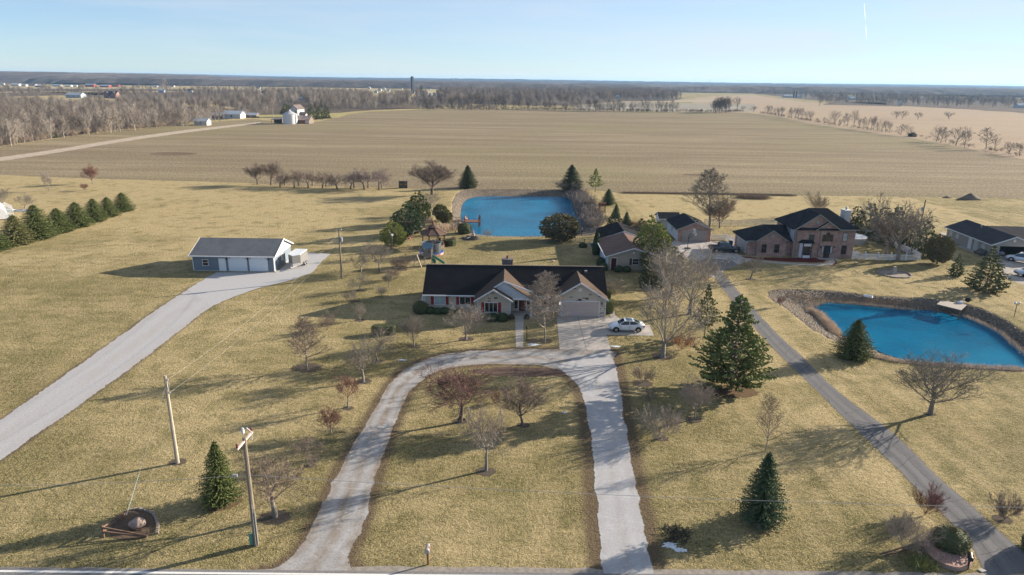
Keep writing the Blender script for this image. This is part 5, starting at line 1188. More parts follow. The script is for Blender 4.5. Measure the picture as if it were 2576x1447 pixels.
BLOCK = M('edging_block', (.30, .25, .21), (.2, .165, .14), scale=4, rough=.95)
edging('stone_edging', gl([(395,1345),(398,1320),(385,1292),(350,1280),(325,1285)]), .13, .22, BLOCK, 'low grey stone edging around the boulder bed', 'edging', closed=False)
def rail_fence(label, pts, tops, rails, mat=M('rail_wood', (.19, .115, .08), (.12, .08, .06), scale=3)):
    c = G(*pts[0]); R = thing('rail_fence', label, 'fence', c)
    L = [G(*p)-c for p in pts]
    for p, h in zip(L, tops):
        if h: m = MB(); m.tube([(p[0], p[1], -.05), (p[0], p[1], h)], .07, 6); m.build('post', mat, R)
    for i, j, za, zb in rails:
        m = MB(); m.beam((L[i][0], L[i][1], za), (L[j][0], L[j][1], zb), .08, .10); m.build('rail', mat, R)
rail_fence('rustic split rail corner fence with rails sloping to the ground around the boulder', [(262,1352),(318,1292),(370,1352)], [.95, 0, 0], [(0,1,.8,.12),(0,1,.45,.05),(0,2,.8,.12),(0,2,.45,.05)])
rail_fence('dark split rail corner fence left of the round stone bed', [(2318,1385),(2212,1398),(2224,1400),(2332,1402)], [.9, 0, 0, .0], [(0,1,.75,.1),(0,2,.4,.05)])
# round raised bed with evergreen on the right
BEDP = chaikin(gl([(2318,1378),(2330,1352),(2365,1350),(2410,1372),(2442,1405),(2446,1428),(2415,1440),(2370,1428),(2335,1408)]), 2)
def raised_bed():
    m = MB(); n = len(BEDP); c = BEDP.mean(0); inn = c+(BEDP-c)*.90
    m.add([(p[0], p[1], 0) for p in BEDP]+[(p[0], p[1], .30) for p in BEDP]+[(p[0], p[1], .30) for p in inn]+[(p[0], p[1], .24) for p in inn], [(i, (i+1) % n, n+(i+1) % n, n+i) for i in range(n)]+[(n+i, n+(i+1) % n, 2*n+(i+1) % n, 2*n+i) for i in range(n)]+[(2*n+i, 2*n+(i+1) % n, 3*n+(i+1) % n, 3*n+i) for i in range(n)])
    R = thing('raised_bed', 'round raised brick bed filled with pink stones by the asphalt drive', 'flower bed', (0, 0, 0)); m.build('wall', brick('bed_brick', [(.27, .16, .12), (.33, .21, .17)], 1.6), R)
    m = MB(); m.add([(p[0], p[1], .255) for p in inn*.997+c*.003], [tuple(range(n))]); rs = np.random.RandomState(2)
    PK = M('pink_stones', (.42, .28, .24), (.26, .18, .15), scale=9, bmp=.05)
    for i in range(500):
        p = c+(inn[rs.randint(n)]-c)*math.sqrt(rs.rand())*.98; s = rs.uniform(.04, .12); z = .25
        if np.hypot(*(p-G(2387, 1376)[:2])) < .8: continue
        a = [(p[0]+s*math.cos(t+i), p[1]+s*math.sin(t+i)*.8, z) for t in (0, 1.57, 3.14, 4.71)]; m.add(a+[(p[0], p[1], z+s*.8)], [(0,1,4),(1,2,4),(2,3,4),(3,0,4)])
    m.build('stone_fill', PK, R)
raised_bed()
# flat paver and small things
m = MB(); q_ = gl([(2459,1434),(2468,1431),(2482,1438),(2470,1441)]); m.slab([(p[0], p[1], .06) for p in q_], .05); tag(m.build('paver_stone', CONC), 'flat tan paver stone lying between the black mailbox and asphalt', 'paver')
m = MB(); rs = np.random.RandomState(5); c = G(1700, 1345)
for i in range(140):
    a = rs.uniform(0, 6.28); r = math.sqrt(rs.rand())*1.0; p = np.array([c[0]+r*math.cos(a)*.9, c[1]+r*math.sin(a)*1.1]); d = rs.normal(size=3); d[2] = abs(d[2])*.6; d /= np.linalg.norm(d); m.beam((p[0], p[1], .02), tuple(np.array([p[0], p[1], .05])+d*rs.uniform(.2, .6)), .03)
tag(m.build('brush_pile', M('dark_twigs', (.05, .045, .035), (.03, .028, .022))), 'dark heap of twigs in the spruce shadow above the icy snow', 'brush pile')

# ---------------------------------------------------------------- back yard of the ranch house
def gazebo():
    c = G(1091, 622); R = thing('gazebo', 'octagonal wooden gazebo with two tier shingled roof behind the play tower', 'gazebo', c, math.radians(10)); r = 2.15
    GR = shingle('gazebo_shingles', (.15, .105, .085), (.095, .07, .06))
    an = [math.pi/8+i*math.pi/4 for i in range(8)]
    part(R, 'deck', REDWOOD, lambda m: m.lathe([(r, .5), (r+.08, .52), (r+.08, .62), (r-.3, .622)], 8))
    part(R, 'skirt', WOOD, lambda m: m.lathe([(r-.05, 0), (r-.05, .5)], 8))
    for a in an:
        part(R, 'post', REDWOOD, lambda m: m.beam((r*math.cos(a), r*math.sin(a), .6), (r*math.cos(a), r*math.sin(a), 2.75), .13))
    for i, a in enumerate(an):
        b = an[(i+1) % 8]
        if i == 6: continue
        def rl(m):
            p0 = Vector((r*math.cos(a), r*math.sin(a), 0)); p1 = Vector((r*math.cos(b), r*math.sin(b), 0))
            m.beam(p0+Vector((0,0,1.45)), p1+Vector((0,0,1.45)), .1, .06); m.beam(p0+Vector((0,0,.75)), p1+Vector((0,0,.75)), .06, .06)
            for k in range(1, 10): q = p0.lerp(p1, k/10); m.beam(q+Vector((0,0,.75)), q+Vector((0,0,1.42)), .035)
        part(R, 'railing', REDWOOD, rl)
    part(R, 'roof', GR, lambda m: (m.lathe([(r+.45, 2.65), (r+.45, 2.75), (.75, 3.62), (.7, 3.6)], 8),)); part(R, 'upper_roof', GR, lambda m: (m.lathe([(.6, 3.6), (.6, 3.82)], 8), m.lathe([(1.0, 3.78), (1.0, 3.86), (.16, 4.4)], 8)))
    part(R, 'finial', REDWOOD, lambda m: (m.lathe([(.17, 4.35), (.2, 4.5), (.2, 4.75), (.1, 4.9), (.04, 5.0)], 8)))
    part(R, 'hip_trim', REDWOOD, lambda m: [m.beam(((r+.45)*math.cos(a), (r+.45)*math.sin(a), 2.78), (.75*math.cos(a), .75*math.sin(a), 3.65), .1, .05) for a in an])
    T2 = thing('patio_table', 'round dark patio table with chairs standing inside the gazebo', 'table', (c[0]+.3, c[1]-.1, .62)); part(T2, 'tabletop', BLACKM, lambda m: m.lathe([(.6, .7), (.6, .74)], 16)); part(T2, 'leg', BLACKM, lambda m: m.lathe([(.3, 0), (.05, .05), (.05, .7)], 8))
    for k, (dx, dy, w_) in enumerate(((-1.0, .2, 'left'), (.6, .9, 'rear'), (.9, -.6, 'right'))):
        ch = thing('patio_chair', 'dark patio chair on the %s side of the table inside the gazebo' % w_, 'chair', (c[0]+.3+dx, c[1]-.1+dy, .62), math.atan2(-dy, -dx), 'chairs in the gazebo')
        part(ch, 'seat', BLACKM, lambda m: m.box(-.22, .22, -.22, .22, .4, .46)); part(ch, 'backrest', BLACKM, lambda m: m.box(-.24, -.18, -.22, .22, .46, .95))
        for sx in (-.18, .18):
            for sy in (-.18, .18): part(ch, 'leg', BLACKM, lambda m: m.box(sx-.02, sx+.02, sy-.02, sy+.02, 0, .4))
gazebo()
def trampoline():
    c = G(1086, 645); R = thing('trampoline', 'round trampoline with blue safety pad and net enclosure behind the play tower', 'trampoline', c); r = 2.05
    BL = M('blue_pad', (.015, .10, .42), rough=.5); k = 32
    def ringm(m, r0, r1, z, t):
        A = np.linspace(0, 2*math.pi, k, endpoint=False); b = len(m.v)
        for rr, zz in ((r0, z), (r1, z), (r1, z-t), (r0, z-t)): m.v += [(rr*math.cos(a), rr*math.sin(a), zz) for a in A]
        for j in range(4):
            for i in range(k): m.f.append((b+j*k+i, b+j*k+(i+1) % k, b+((j+1) % 4)*k+(i+1) % k, b+((j+1) % 4)*k+i))
    part(R, 'mat', M('black_mat', (.02, .022, .03), rough=.4), lambda m: m.lathe([(r-.3, .84), (r-.3, .86)], k)); part(R, 'pad', BL, lambda m: ringm(m, r-.3, r+.08, .92, .06)); part(R, 'skirt', M('orange_skirt', (.42, .13, .08), (.5, .42, .4), scale=2), lambda m: ringm(m, r-.02, r+.02, .86, .38))
    for i in range(6):
        a = i*math.pi/3+.3; part(R, 'pole', STEEL, lambda m: m.tube([(r*1.02*math.cos(a), r*1.02*math.sin(a), 0), (r*1.02*math.cos(a), r*1.02*math.sin(a), 2.5), (r*.8*math.cos(a), r*.8*math.sin(a), 2.62)], .03, 6))
    net = M('net_mesh', (.10, .11, .11), alpha=.42)
    part(R, 'net', net, lambda m: ringm(m, r-.33, r-.325, 2.5, 1.6)); part(R, 'net_hoop', M('teal_hoop', (.12, .22, .26)), lambda m: ringm(m, r-.36, r-.30, 2.53, .05))
trampoline()
def playset():
    c = G(1078, 665); R = thing('play_tower', 'wooden play tower with blue grey roof, swing beam and green slide', 'playset', (c[0], c[1], 0)); W1 = PALEWOOD
    for sx in (-.65, .65):
        for sy in (-.65, .65): part(R, 'post', W1, lambda m: m.box(sx-.06, sx+.06, sy-.06, sy+.06, 0, 3.1))
    part(R, 'deck', W1, lambda m: m.box(-.7, .7, -.7, .7, 1.35, 1.43)); part(R, 'wall_panel', siding('grey_boards', (.17, .165, .16), .14, True), lambda m: (m.box(-.7, .7, -.72, -.68, 1.45, 2.75), m.box(-.72, -.68, -.68, .68, 1.45, 2.2), m.box(-.7, .7, .68, .72, 1.45, 2.2)))
    part(R, 'porthole', BLACKM, lambda m: m.fpoly((0, -.72, FR), [(.18+.13*math.cos(t), 2.3+.13*math.sin(t)) for t in np.linspace(0, 6.28, 12, endpoint=False)], 0, .02))
    part(R, 'roof', siding('blue_boards', (.13, .20, .27), .16), lambda m: (m.slab([(-.85, -.85, 2.95), (.85, -.85, 2.95), (.85, 0, 3.75), (-.85, 0, 3.75)], .06), m.slab([(-.85, 0, 3.752), (.85, 0, 3.752), (.85, .85, 2.95), (-.85, .85, 2.95)], .06)))
    part(R, 'swing_beam', M('pale_lumber', (.55, .45, .36), (.42, .34, .28), scale=3), lambda m: (m.beam((-.7, -.3, 2.1), (-1.7, -1.9, 2.15), .12, .15),))
    part(R, 'support_frame', _mats['pale_lumber'], lambda m: (m.beam((-1.65, -1.85, 2.1), (-2.4, -1.6, 0), .1), m.beam((-1.65, -1.85, 2.1), (-.9, -2.2, 0), .1), m.beam((.62, -.74, 0), (.62, -.74, 3.0), .1)))
    part(R, 'swing', M('blue_swing', (.02, .05, .2)), lambda m: (m.box(-1.45, -1.15, -1.5, -1.1, .45, .5), m.tube([(-1.4, -1.3, .5), (-1.35, -1.3, 2.1)], .015, 4), m.tube([(-1.2, -1.1, .5), (-1.2, -1.1, 2.1)], .015, 4)))
    SG = M('green_slide', (.015, .17, .12), rough=.35)
    def sl(m):
        p0 = Vector((.7, -.25, 1.5)); p1 = Vector((2.75, -.5, .25)); 
        for dz, w, h, o in ((0, .5, .05, 0), (.1, .05, .25, .25), (.1, .05, .25, -.25)): m.beam(p0+Vector((0, o, dz)), p1+Vector((0, o, dz)), w, h)
    part(R, 'slide', SG, sl); part(R, 'tube_slide', SG, lambda m: m.tube([(.6, -.4, .95), (1.0, -.35, .85), (1.15, -.2, .6), (1.0, 0, .35)], .26, 10))
playset()
def dock1():
    z = -.05; A = G(*zE(845, 683)); B = G(*zE(962, 688)); R = thing('fishing_dock', 'red wood fishing dock with bench and posts on the left side of the large pond', 'dock', (A[0], A[1], 0), 0)
    x1 = B[0]-A[0]; x2 = x1+3.3
    part(R, 'walkway', REDWOOD, lambda m: m.box(-.6, x1, -.5, .6, z-.12, z)); part(R, 'platform', REDWOOD, lambda m: m.box(x1, x2, -1.5, 1.0, z-.14, z+.01))
    for a, b, h in ((-.55, -.45, 1.2), (x1+.1, -1.4, .9), (x1+.1, .9, 1.1), (x2-.1, -1.4, 1.2), (x2-.1, .9, 1.2), (x2+.12, -.3, 1.3)): part(R, 'post', REDWOOD, lambda m: m.box(a-.09, a+.09, b-.09, b+.09, -2.6, h))
    part(R, 'railing', REDWOOD, lambda m: (m.beam((-.55, -.45, .9), (x1, -.45, .55), .06), m.beam((x1+.1, .9, .8), (x1+.1, -1.4, .8), .08)))
    part(R, 'bench', M('tan_wood', (.45, .24, .14), (.32, .16, .1), scale=3), lambda m: (m.box(x1+.2, x1+.6, -.6, .8, .35, .42), m.box(x1+.15, x1+.22, -.6, .8, .42, .95)))
dock1()
def dock2():
    P = [G(*zG(*p), .35) for p in [(655,887),(692,856),(890,893),(846,934)]]; c = np.mean(P, 0); R = thing('boat_dock', 'weathered grey wooden dock platform on the upper bank of the right pond', 'dock', (c[0], c[1], 0))
    L = [p[:2]-c[:2] for p in P]; part(R, 'deck', PALEWOOD, lambda m: m.slab([(p[0], p[1], .35) for p in L], .08))
    for k in range(4): part(R, 'post', WOOD, lambda m: m.box(L[k][0]*.93-.08, L[k][0]*.93+.08, L[k][1]*.93-.08, L[k][1]*.93+.08, -2.2, .27))
    part(R, 'crossbeam', WOOD, lambda m: (m.beam((L[0][0]*.93, L[0][1]*.93, .15), (L[3][0]*.93, L[3][1]*.93, .15), .1), m.beam((L[0][0]*.93, L[0][1]*.93, -.6), (L[3][0]*.93, L[3][1]*.93, -.6), .08)))
    w_ = G(*zG(895, 872), .35); T3 = tag(MB().tube([(w_[0], w_[1]-.1, .68), (w_[0], w_[1]+.15, .68)], .33, 14).build('tyre', TYRE), 'black tyre standing on the right end of the grey dock', 'tyre')
    q = G(*zG(850, 878), .4); tag(MB().box(q[0]-.5, q[0]+.2, q[1]-.25, q[1]+.25, .36, .6).add([(q[0]-.5, q[1]-.25, .6), (q[0]+.2, q[1]-.25, .6), (q[0]+.2, q[1]+.25, .6), (q[0]-.5, q[1]+.25, .6), (q[0]-.15, q[1], .74)], [(0,1,4),(1,2,4),(2,3,4),(3,0,4)]).build('storage_box', WHITE), 'small white box sitting beside the tyre on the grey dock', 'box')
    a = G(*zG(120, 835)); tag(MB().tube([(a[0]-.5, a[1]+.4, .15), (a[0]+.3, a[1]-.5, .25)], .2, 10).build('drain_pipe', WHITE), 'short white pipe lying on the rocky upper bank of the right pond', 'pipe')
dock2()
def arbor():
    c = G(1514, 536); R = thing('garden_arbor', 'small reddish wooden arbor right of the large pond', 'arbor', c)
    for sx in (-.7, .7):
        for sy in (-.4, .4): part(R, 'post', REDWOOD, lambda m: m.box(sx-.06, sx+.06, sy-.06, sy+.06, 0, 2.3))
    part(R, 'lattice', REDWOOD, lambda m: [m.box(-.7, .7, .38, .41, z, z+.06) for z in np.arange(.3, 2.1, .25)]+[m.box(x, x+.05, .42, .44, .2, 2.2) for x in np.arange(-.6, .6, .24)]); part(R, 'bench_seat', REDWOOD, lambda m: m.box(-.65, .65, -.3, .3, .42, .5)); part(R, 'top_slat', REDWOOD, lambda m: [m.box(-.95, .95, y, y+.08, 2.3, 2.42) for y in np.arange(-.6, .6, .2)])
arbor()
def hoop():
    c = G(*zC(1337, 1060)); R = thing('basketball_hoop', 'portable basketball hoop with clear backboard on the neighbour parking court', 'basketball hoop', c)
    part(R, 'base', BLACKM, lambda m: m.box(-.5, .5, -.4, .4, 0, .18)); part(R, 'pole', BLACKM, lambda m: (m.tube([(0, 0, .1), (0, 0, 2.3), (.4, -.1, 3.0)], .06, 8), m.tube([(0, 0, 1.9), (1.0, -.1, 2.9)], .05, 6)))
    part(R, 'backboard', M('acrylic_board', (.45, .5, .55), rough=.15), lambda m: m.box(1.0, 1.05, -.9, .8, 2.7, 3.8)); part(R, 'rim', M('orange_rim', (.5, .12, .03)), lambda m: m.tube([(1.3+.23*math.cos(a), .23*math.sin(a), 2.95) for a in np.linspace(0, 6.28, 12)], .02, 5)); part(R, 'net', WHITE, lambda m: [m.tube([(1.3+.22*math.cos(a), .22*math.sin(a), 2.94), (1.3+.12*math.cos(a), .12*math.sin(a), 2.5)], .01, 3) for a in np.linspace(0, 6.28, 8)])
hoop()
def pool():
    c = (67.0, 133.0, 0); R = thing('swimming_pool', 'round above ground pool with blue winter cover behind the brick house', 'pool', c); r = 3.0
    part(R, 'wall', M('pool_wall', (.36, .37, .37), (.28, .29, .3), scale=3), lambda m: m.lathe([(r, 0), (r, 1.2), (r-.02, 1.2), (r-.02, .9)], 28)); part(R, 'rim', WHITE, lambda m: m.lathe([(r-.05, 1.2), (r+.12, 1.2), (r+.12, 1.27), (r-.05, 1.27)], 28)); part(R, 'cover', M('pool_cover', (.02, .16, .42), (.12, .3, .5), scale=1.2), lambda m: m.lathe([(r-.03, 1.0), (r-.03, 1.16), (.1, 1.05)], 28))
pool()
def picket(label, pts, h=1.1, posts=2.4, gate=None, q=None):
    P = gl(pts, 0, q); c = P[0]; R = thing('picket_fence', label, 'fence', (c[0], c[1], 0)); P = P-c; pk = MB(); rl = MB(); cnt = 0
    for a, b in zip(P[:-1], P[1:]):
        L = np.hypot(*(b-a)); d = (b-a)/L; n = max(1, round(L/posts))
        for i in range(n+1):
            p = a+d*L*i/n; m = MB(); m.box(p[0]-.08, p[0]+.08, p[1]-.08, p[1]+.08, 0, h+.25); m.box(p[0]-.11, p[0]+.11, p[1]-.11, p[1]+.11, h+.25, h+.32)
            if i < n or b is P[-1]: m.build('post', WHITE, R)
        for z in (.25, h-.15): rl.beam((*a, z), (*b, z), .05, .1)
        k = int(L/.16)
        for i in range(k): p = a+d*(i+.5)*L/k; pk.box(p[0]-.035, p[0]+.035, p[1]-.02, p[1]+.02, .08, h)
    pk.build('picket', WHITE, R); kk = rl.build('rail', WHITE, R); kk['kind'] = 'part'; del kk['kind']
    pk_ = [o for o in kids(R) if o.name.startswith('picket')][0]; pk_['kind'] = 'stuff'
picket('white picket gate section between the brick double garage and the brick house', [(1630,955),(1800,950),(1860,965),(1950,1010)], q=zC)
picket('white picket fence running right from the brick house front corner', [(2040,995),(2140,1000)], q=zD)
picket('white picket fence along the lawn right of the brick house gate', [(2143,652),(2240,655),(2316,656)])
picket('white picket fence running down behind the pool to the lawn corner', [(2125,565),(2160,583),(2225,612),(2290,640),(2314,653)], h=1.2)
def chain_fence():
    P = gl([zC(1545, 755), zC(1900, 770), zC(2200, 765), zC(2500, 772)]); c = P[0]; R = thing('chain_link_fence', 'thin grey chain link fence across the meadow edge behind the brick house', 'fence', (c[0], c[1], 0)); P = P-c
    L = resample(P, 10)
    for p in L: m = MB(); m.tube([(p[0], p[1], 0), (p[0], p[1], 1.25)], .035, 6); m.build('post', STEEL, R)
    m = MB()
    for a, b in zip(L[:-1], L[1:]): m.beam((*a, 1.2), (*b, 1.2), .04)
    m.build('top_rail', STEEL, R)
    m = MB()
    for a, b in zip(L[:-1], L[1:]): m.add([(*a, .05), (*b, .05), (*b, 1.18), (*a, 1.18), (a[0], a[1]+.01, .05), (b[0], b[1]+.01, .05), (b[0], b[1]+.01, 1.18), (a[0], a[1]+.01, 1.18)], [(0,1,2,3), (7,6,5,4), (3,2,6,7), (0,4,5,1)])
    m.build('wire_mesh', M('wire_mesh', (.45, .45, .44), alpha=.28), R)
chain_fence()
def lamp_post(u, v, top, label, double=False, mat=BLACKM, globe=WHITE):
    c = G(u, v); h = HT(u, v, top); R = thing('lamp_post', label, 'lamp post', c); part(R, 'post', mat, lambda m: m.tube([(0, 0, 0), (0, 0, h-.25)], .045, 8))
    for s in ((-1, 1) if double else (0,)):
        part(R, 'lamp_head', globe, lambda m: m.lathe([(.05, 0), (.14, .08), (.16, .22), (.09, .3), (.02, .34)], 10, (s*.28, 0, h-.3)))
    if double: part(R, 'arm', mat, lambda m: m.beam((-.3, 0, h-.3), (.3, 0, h-.3), .04))
lamp_post(1325, 856, 822, 'thin black lamp post on the lawn beside the front walk', globe=BLACKM)
lamp_post(2551, 797, 760, 'two headed globe lamp post on the far right above the pond', True, WOOD)
lamp_post(1470, 622, 602, 'small lamp post standing in a dark shrub near the beige workshop', globe=BLACKM)
m = MB(); c = G(1463, 592); m.box(c[0]-.12, c[0]+.12, c[1]-.12, c[1]+.12, -.3, 1.3); m.lathe([(.2, 1.3), (.12, 1.45), (.02, 1.6)], 8, (c[0], c[1], 0)); tag(m.build('dock_post', REDWOOD), 'short wooden post at the near right corner of the large pond', 'post')
def birdhouse(u, v, top, label, rz=0):
    c = G(u, v); h = HT(u, v, top); R = thing('bird_house', label, 'bird house', c); part(R, 'pole', STEEL, lambda m: m.tube([(0, 0, 0), (0, 0, h-.3)], .025, 6)); part(R, 'house', WHITE, lambda m: (m.box(-.14, .14, -.14, .14, h-.3, h-.05), m.slab([(-.2, -.2, h-.02), (.2, -.2, h-.02), (.2, .2, h+.06), (-.2, .2, h+.06)], .04)))
birdhouse(1060, 592, 570, 'white bird house on a thin pole left of the gazebo'); birdhouse(955+33, 700-70, 590, 'white bird house pole in front of the lime green pine')
def firepit():
    c = G(1184, 600); P = np.array([[c[0]+1.9*math.cos(a), c[1]+2.0*math.sin(a)] for a in np.linspace(0, 6.28, 24, endpoint=False)])
    sheet('ash_bed', rough_edge(P*1.0, .15, .8, 3), .012, M('ash_ground', (.06, .055, .05), (.11, .10, .09), scale=3, rough=1))
    edging('fire_ring', np.array([[c[0]+1.3*math.cos(a), c[1]+.1+1.3*math.sin(a)] for a in np.linspace(0, 6.28, 20, endpoint=False)]), .3, .35, M('dark_rock', (.10, .095, .09), (.05, .048, .045), scale=4), 'dark stone fire ring on the lawn at the near pond edge', 'fire pit', seed=4)
    m = MB(); rs = np.random.RandomState(8)
    for i in range(9): a = rs.uniform(0, 3.14); p = rs.normal(0, .3, 2); m.tube([(c[0]+p[0]-math.cos(a)*.7, c[1]+.1+p[1]-math.sin(a)*.7, .12+.05*(i % 3)), (c[0]+p[0]+math.cos(a)*.7, c[1]+.1+p[1]+math.sin(a)*.7, .18+.05*(i % 3))], .06, 6)
    tag(m.build('fire_logs', BLACKM), 'charred logs lying inside the dark fire ring by the pond', 'logs')
    m = MB(); b = G(1191, 593); m.lathe([(.22, 0), (.25, .3), (.12, .7), (.16, .95), (.05, 1.1)], 10, (b[0], b[1], 0)); tag(m.build('garden_statue', M('terracotta', (.5, .33, .24))), 'small tan stone figure beside the fire ring at the pond', 'statue')
firepit()
def monument():
    c = G(2249, 689); P = np.array([[c[0]+2.5*math.cos(a), c[1]-.1+2.5*math.sin(a)] for a in np.linspace(0, 6.28, 30, endpoint=False)]); sheet('gravel_bed', rough_edge(P, .08, .5, 2), .012, M('bed_gravel', (.27, .23, .19), (.17, .145, .12), scale=5, rough=1))
    edging('stone_edging', P, .16, .3, BLOCK, 'oval ring of grey stones round the small monument on the right lawn', 'edging', seed=7)
    m = MB(); m.add([(c[0]-.42, c[1]-.3, 0), (c[0]+.42, c[1]-.3, 0), (c[0]+.42, c[1]+.3, 0), (c[0]-.42, c[1]+.3, 0), (c[0]-.2, c[1]-.18, 1.15), (c[0]+.2, c[1]-.18, 1.15), (c[0]+.2, c[1]+.18, 1.15), (c[0]-.2, c[1]+.18, 1.15)], [(0,3,2,1),(4,5,6,7),(0,1,5,4),(1,2,6,5),(2,3,7,6),(3,0,4,7)]); m.box(c[0]-.23, c[0]+.23, c[1]-.2, c[1]+.2, 1.15, 1.22)
    tag(m.build('stone_monument', M('monument_stone', (.38, .34, .30), (.28, .25, .22), scale=3)), 'tapered stone pillar in the middle of the oval stone ring', 'stone pillar')
monument()
def blind():
    c = G(1015, 473); R = thing('target_stand', 'dark square wooden box with yellow panels at the field edge', 'box stand', c); part(R, 'box', M('dark_boards', (.06, .055, .05), (.1, .09, .075), scale=3), lambda m: m.box(-1.25, 1.25, -.4, .4, 0, 1.85)); part(R, 'panel', M('ochre_panel', (.24, .17, .06)), lambda m: (m.box(-1.0, -.25, -.43, -.4, .85, 1.3), m.box(.3, 1.0, -.43, -.4, .85, 1.3))); part(R, 'lid', M('lid_dark', (.045, .045, .04)), lambda m: m.box(-1.32, 1.32, -.5, .5, 1.85, 1.95))
blind()
# left edge: tunnel greenhouse, glass house, tarp heap
def tunnels():
    a = G(-44, 558); R = thing('tunnel_greenhouse', 'white plastic covered tunnel greenhouse at the left edge', 'greenhouse', (a[0], a[1], 0), math.atan2(-a[0], a[1])); k = 14; w_ = 4.6; h = 3.7
    part(R, 'cover', M('poly_film', (.66, .67, .69), (.55, .56, .57), scale=2, rough=.4), lambda m: loft(m, [[(-w_+w_*(1-math.cos(t))*1.0, y, h*math.sin(t)**.8) for t in np.linspace(0, math.pi, k)] for y in (0, 2.5, 5, 7.5, 10)]))
    part(R, 'base_rail', WOOD, lambda m: (m.box(-w_-.1, w_+.1, -.1, 0, 0, .2), m.box(w_-.02, w_+.1, 0, 10, 0, .2)))
    b = G(18, 546); R = thing('glass_greenhouse', 'small clear glass greenhouse with white frame left of the spruce row', 'greenhouse', (b[0], b[1], 0), math.atan2(-b[0], b[1]))
    def fr(m):
        for x in (-1.2, 0, 1.2):
            for y in (-1.5, 0, 1.5, 3): m.beam((x, y, 0), (x, y, 1.9 if x else 2.8), .045)
        for y in (-1.5, 0, 1.5, 3): m.beam((-1.2, y, 1.9), (0, y, 2.8), .07); m.beam((0, y, 2.8), (1.2, y, 1.9), .07)
        for x, z in ((-1.2, 1.9), (1.2, 1.9), (0, 2.8), (-1.2, .3), (1.2, .3)): m.beam((x, -1.5, z), (x, 3, z), .07)
        m.beam((-1.2, -1.5, .9), (1.2, -1.5, .9), .06); m.beam((-1.2, -1.5, 1.9), (1.2, -1.5, 1.9), .06)
    part(R, 'frame', WHITE, fr); part(R, 'glazing', M('greenhouse_glass', (.5, .55, .56), rough=.1, alpha=.35), lambda m: (m.box(-1.18, 1.18, -1.48, 2.98, .05, 1.88),))
    c = G(60, 531); m = MB(); rs = np.random.RandomState(3); n = 12
    V = [[(c[0]+(i/n-.5)*8, c[1]+(j/4-.5)*2.4, .05+.5*math.sin(math.pi*j/4)*abs(math.sin(i*.9))*rs.uniform(.6, 1.2)) for j in range(5)] for i in range(n+1)]
    b0 = len(m.v); m.v += [p for r in V for p in r]
    for i in range(n):
        for j in range(4): m.f.append((b0+i*5+j, b0+i*5+j+1, b0+(i+1)*5+j+1, b0+(i+1)*5+j))
    tag(m.build('tarp', M('tarp_mixed', (.05, .06, .075), (.55, .56, .57), scale=.8)), 'crumpled black and white tarp spread on the lawn left of the spruces', 'tarp')
tunnels()
# heaps
def heap(u, v, ru, h, label, mat, name, cat, seed=1):
    c = G(u, v); r = ru*MPP(u, v); rs = np.random.RandomState(seed); V = []; n = 22; rr = (1, .8, .5, .2, 0); m = MB()
    for k, q in enumerate(rr): V.append([(c[0]+r*q*math.cos(a)*(1+rs.normal(0, .06)), c[1]+r*.45*q*math.sin(a), h*(1-q**1.3)*rs.uniform(.82, 1.15) if k else -.02) for a in np.linspace(0, 6.28, n, endpoint=False)])
    loft(m, V); tag(m.build(name, mat, smooth=True), label, cat)
DIRTM = M('dirt_heap', (.13, .10, .075), (.20, .16, .12), scale=2, bmp=.1, rough=1)
heap(2440, 502, 31, 1.6, 'large brown dirt mound at the far field edge on the right', DIRTM, 'dirt_mound', 'dirt mound', 2)
heap(2382, 498, 13, .5, 'small low dirt mound left of the large brown mound', DIRTM, 'dirt_mound', 'dirt mound', 3)
def brush(pts, label, n, h, wd, mat, name, seed=1, kind=None, q=None, z=0.0):
    P = gl(pts, z, q); n = n*3; rs = np.random.RandomState(seed); L = resample(P, n); V = L+rs.normal(0, wd, L.shape)
    D = np.c_[rs.normal(0, .5, n), rs.normal(0, .5, n), np.ones(n)]; Lh = h*rs.uniform(.5, 1.2, n); V, T = spikes(np.c_[V, np.full(n, z)], D, Lh, Lh*.022+.006, rs)
    o = link_mesh(name, mesh_np(name, V, T, mat)); tag(o, label, None if kind else 'weeds', None, kind); return o
WEED = M('dead_weeds', (.30, .23, .165), (.16, .125, .095), scale=2, rough=1, spec=.02); REED = M('dry_reeds', (.66, .54, .41), (.48, .38, .28), scale=2, rough=1, spec=.05)
brush([(1565,486),(1700,488),(1900,491),(2000,493)], 'dark weedy strip along the field edge behind the meadow', 3600, .6, .5, WEED, 'weed_strip', 1, 'stuff')
brush([(1860,497),(1880,499),(1927,500)], 'low brown brush heap lying on the meadow behind the garages', 900, 1.0, .9, WEED, 'brush_heap', 2, 'stuff')
brush([zF(*p) for p in [(640,800),(760,850),(850,950),(950,1050),(1040,1180)]], 'pale feathery reeds on the left shore of the right pond', 2200, .75, .28, REED, 'reeds', 3, 'stuff', z=-.85)
brush([zF(*p) for p in [(600,770),(720,690),(870,650),(1100,664),(1400,688),(1700,720),(2200,775)]], 'thin reed fringe along the upper shore of the right pond', 700, .5, .3, REED, 'reeds', 4, 'stuff', z=-.9)
brush([zF(*p) for p in [(330,560),(600,600),(900,640),(1400,640),(2300,700)]], 'grey brown weeds on the upper stony bank of the right pond', 1200, .4, .9, WEED, 'bank_weeds', 9, 'stuff', z=-.4)
brush([zG(*p) for p in [(880,990),(1000,1040),(1150,1110),(1300,1240),(1420,1340)]], 'reeds along the right shore of the right pond', 700, .45, .25, REED, 'reeds', 5, 'stuff', z=-.9)
brush([zG(*p) for p in [(130,1290),(350,1340),(600,1362),(900,1380),(1340,1402)]], 'pale reeds along the near shore of the right pond', 1100, .4, .3, REED, 'reeds', 6, 'stuff')
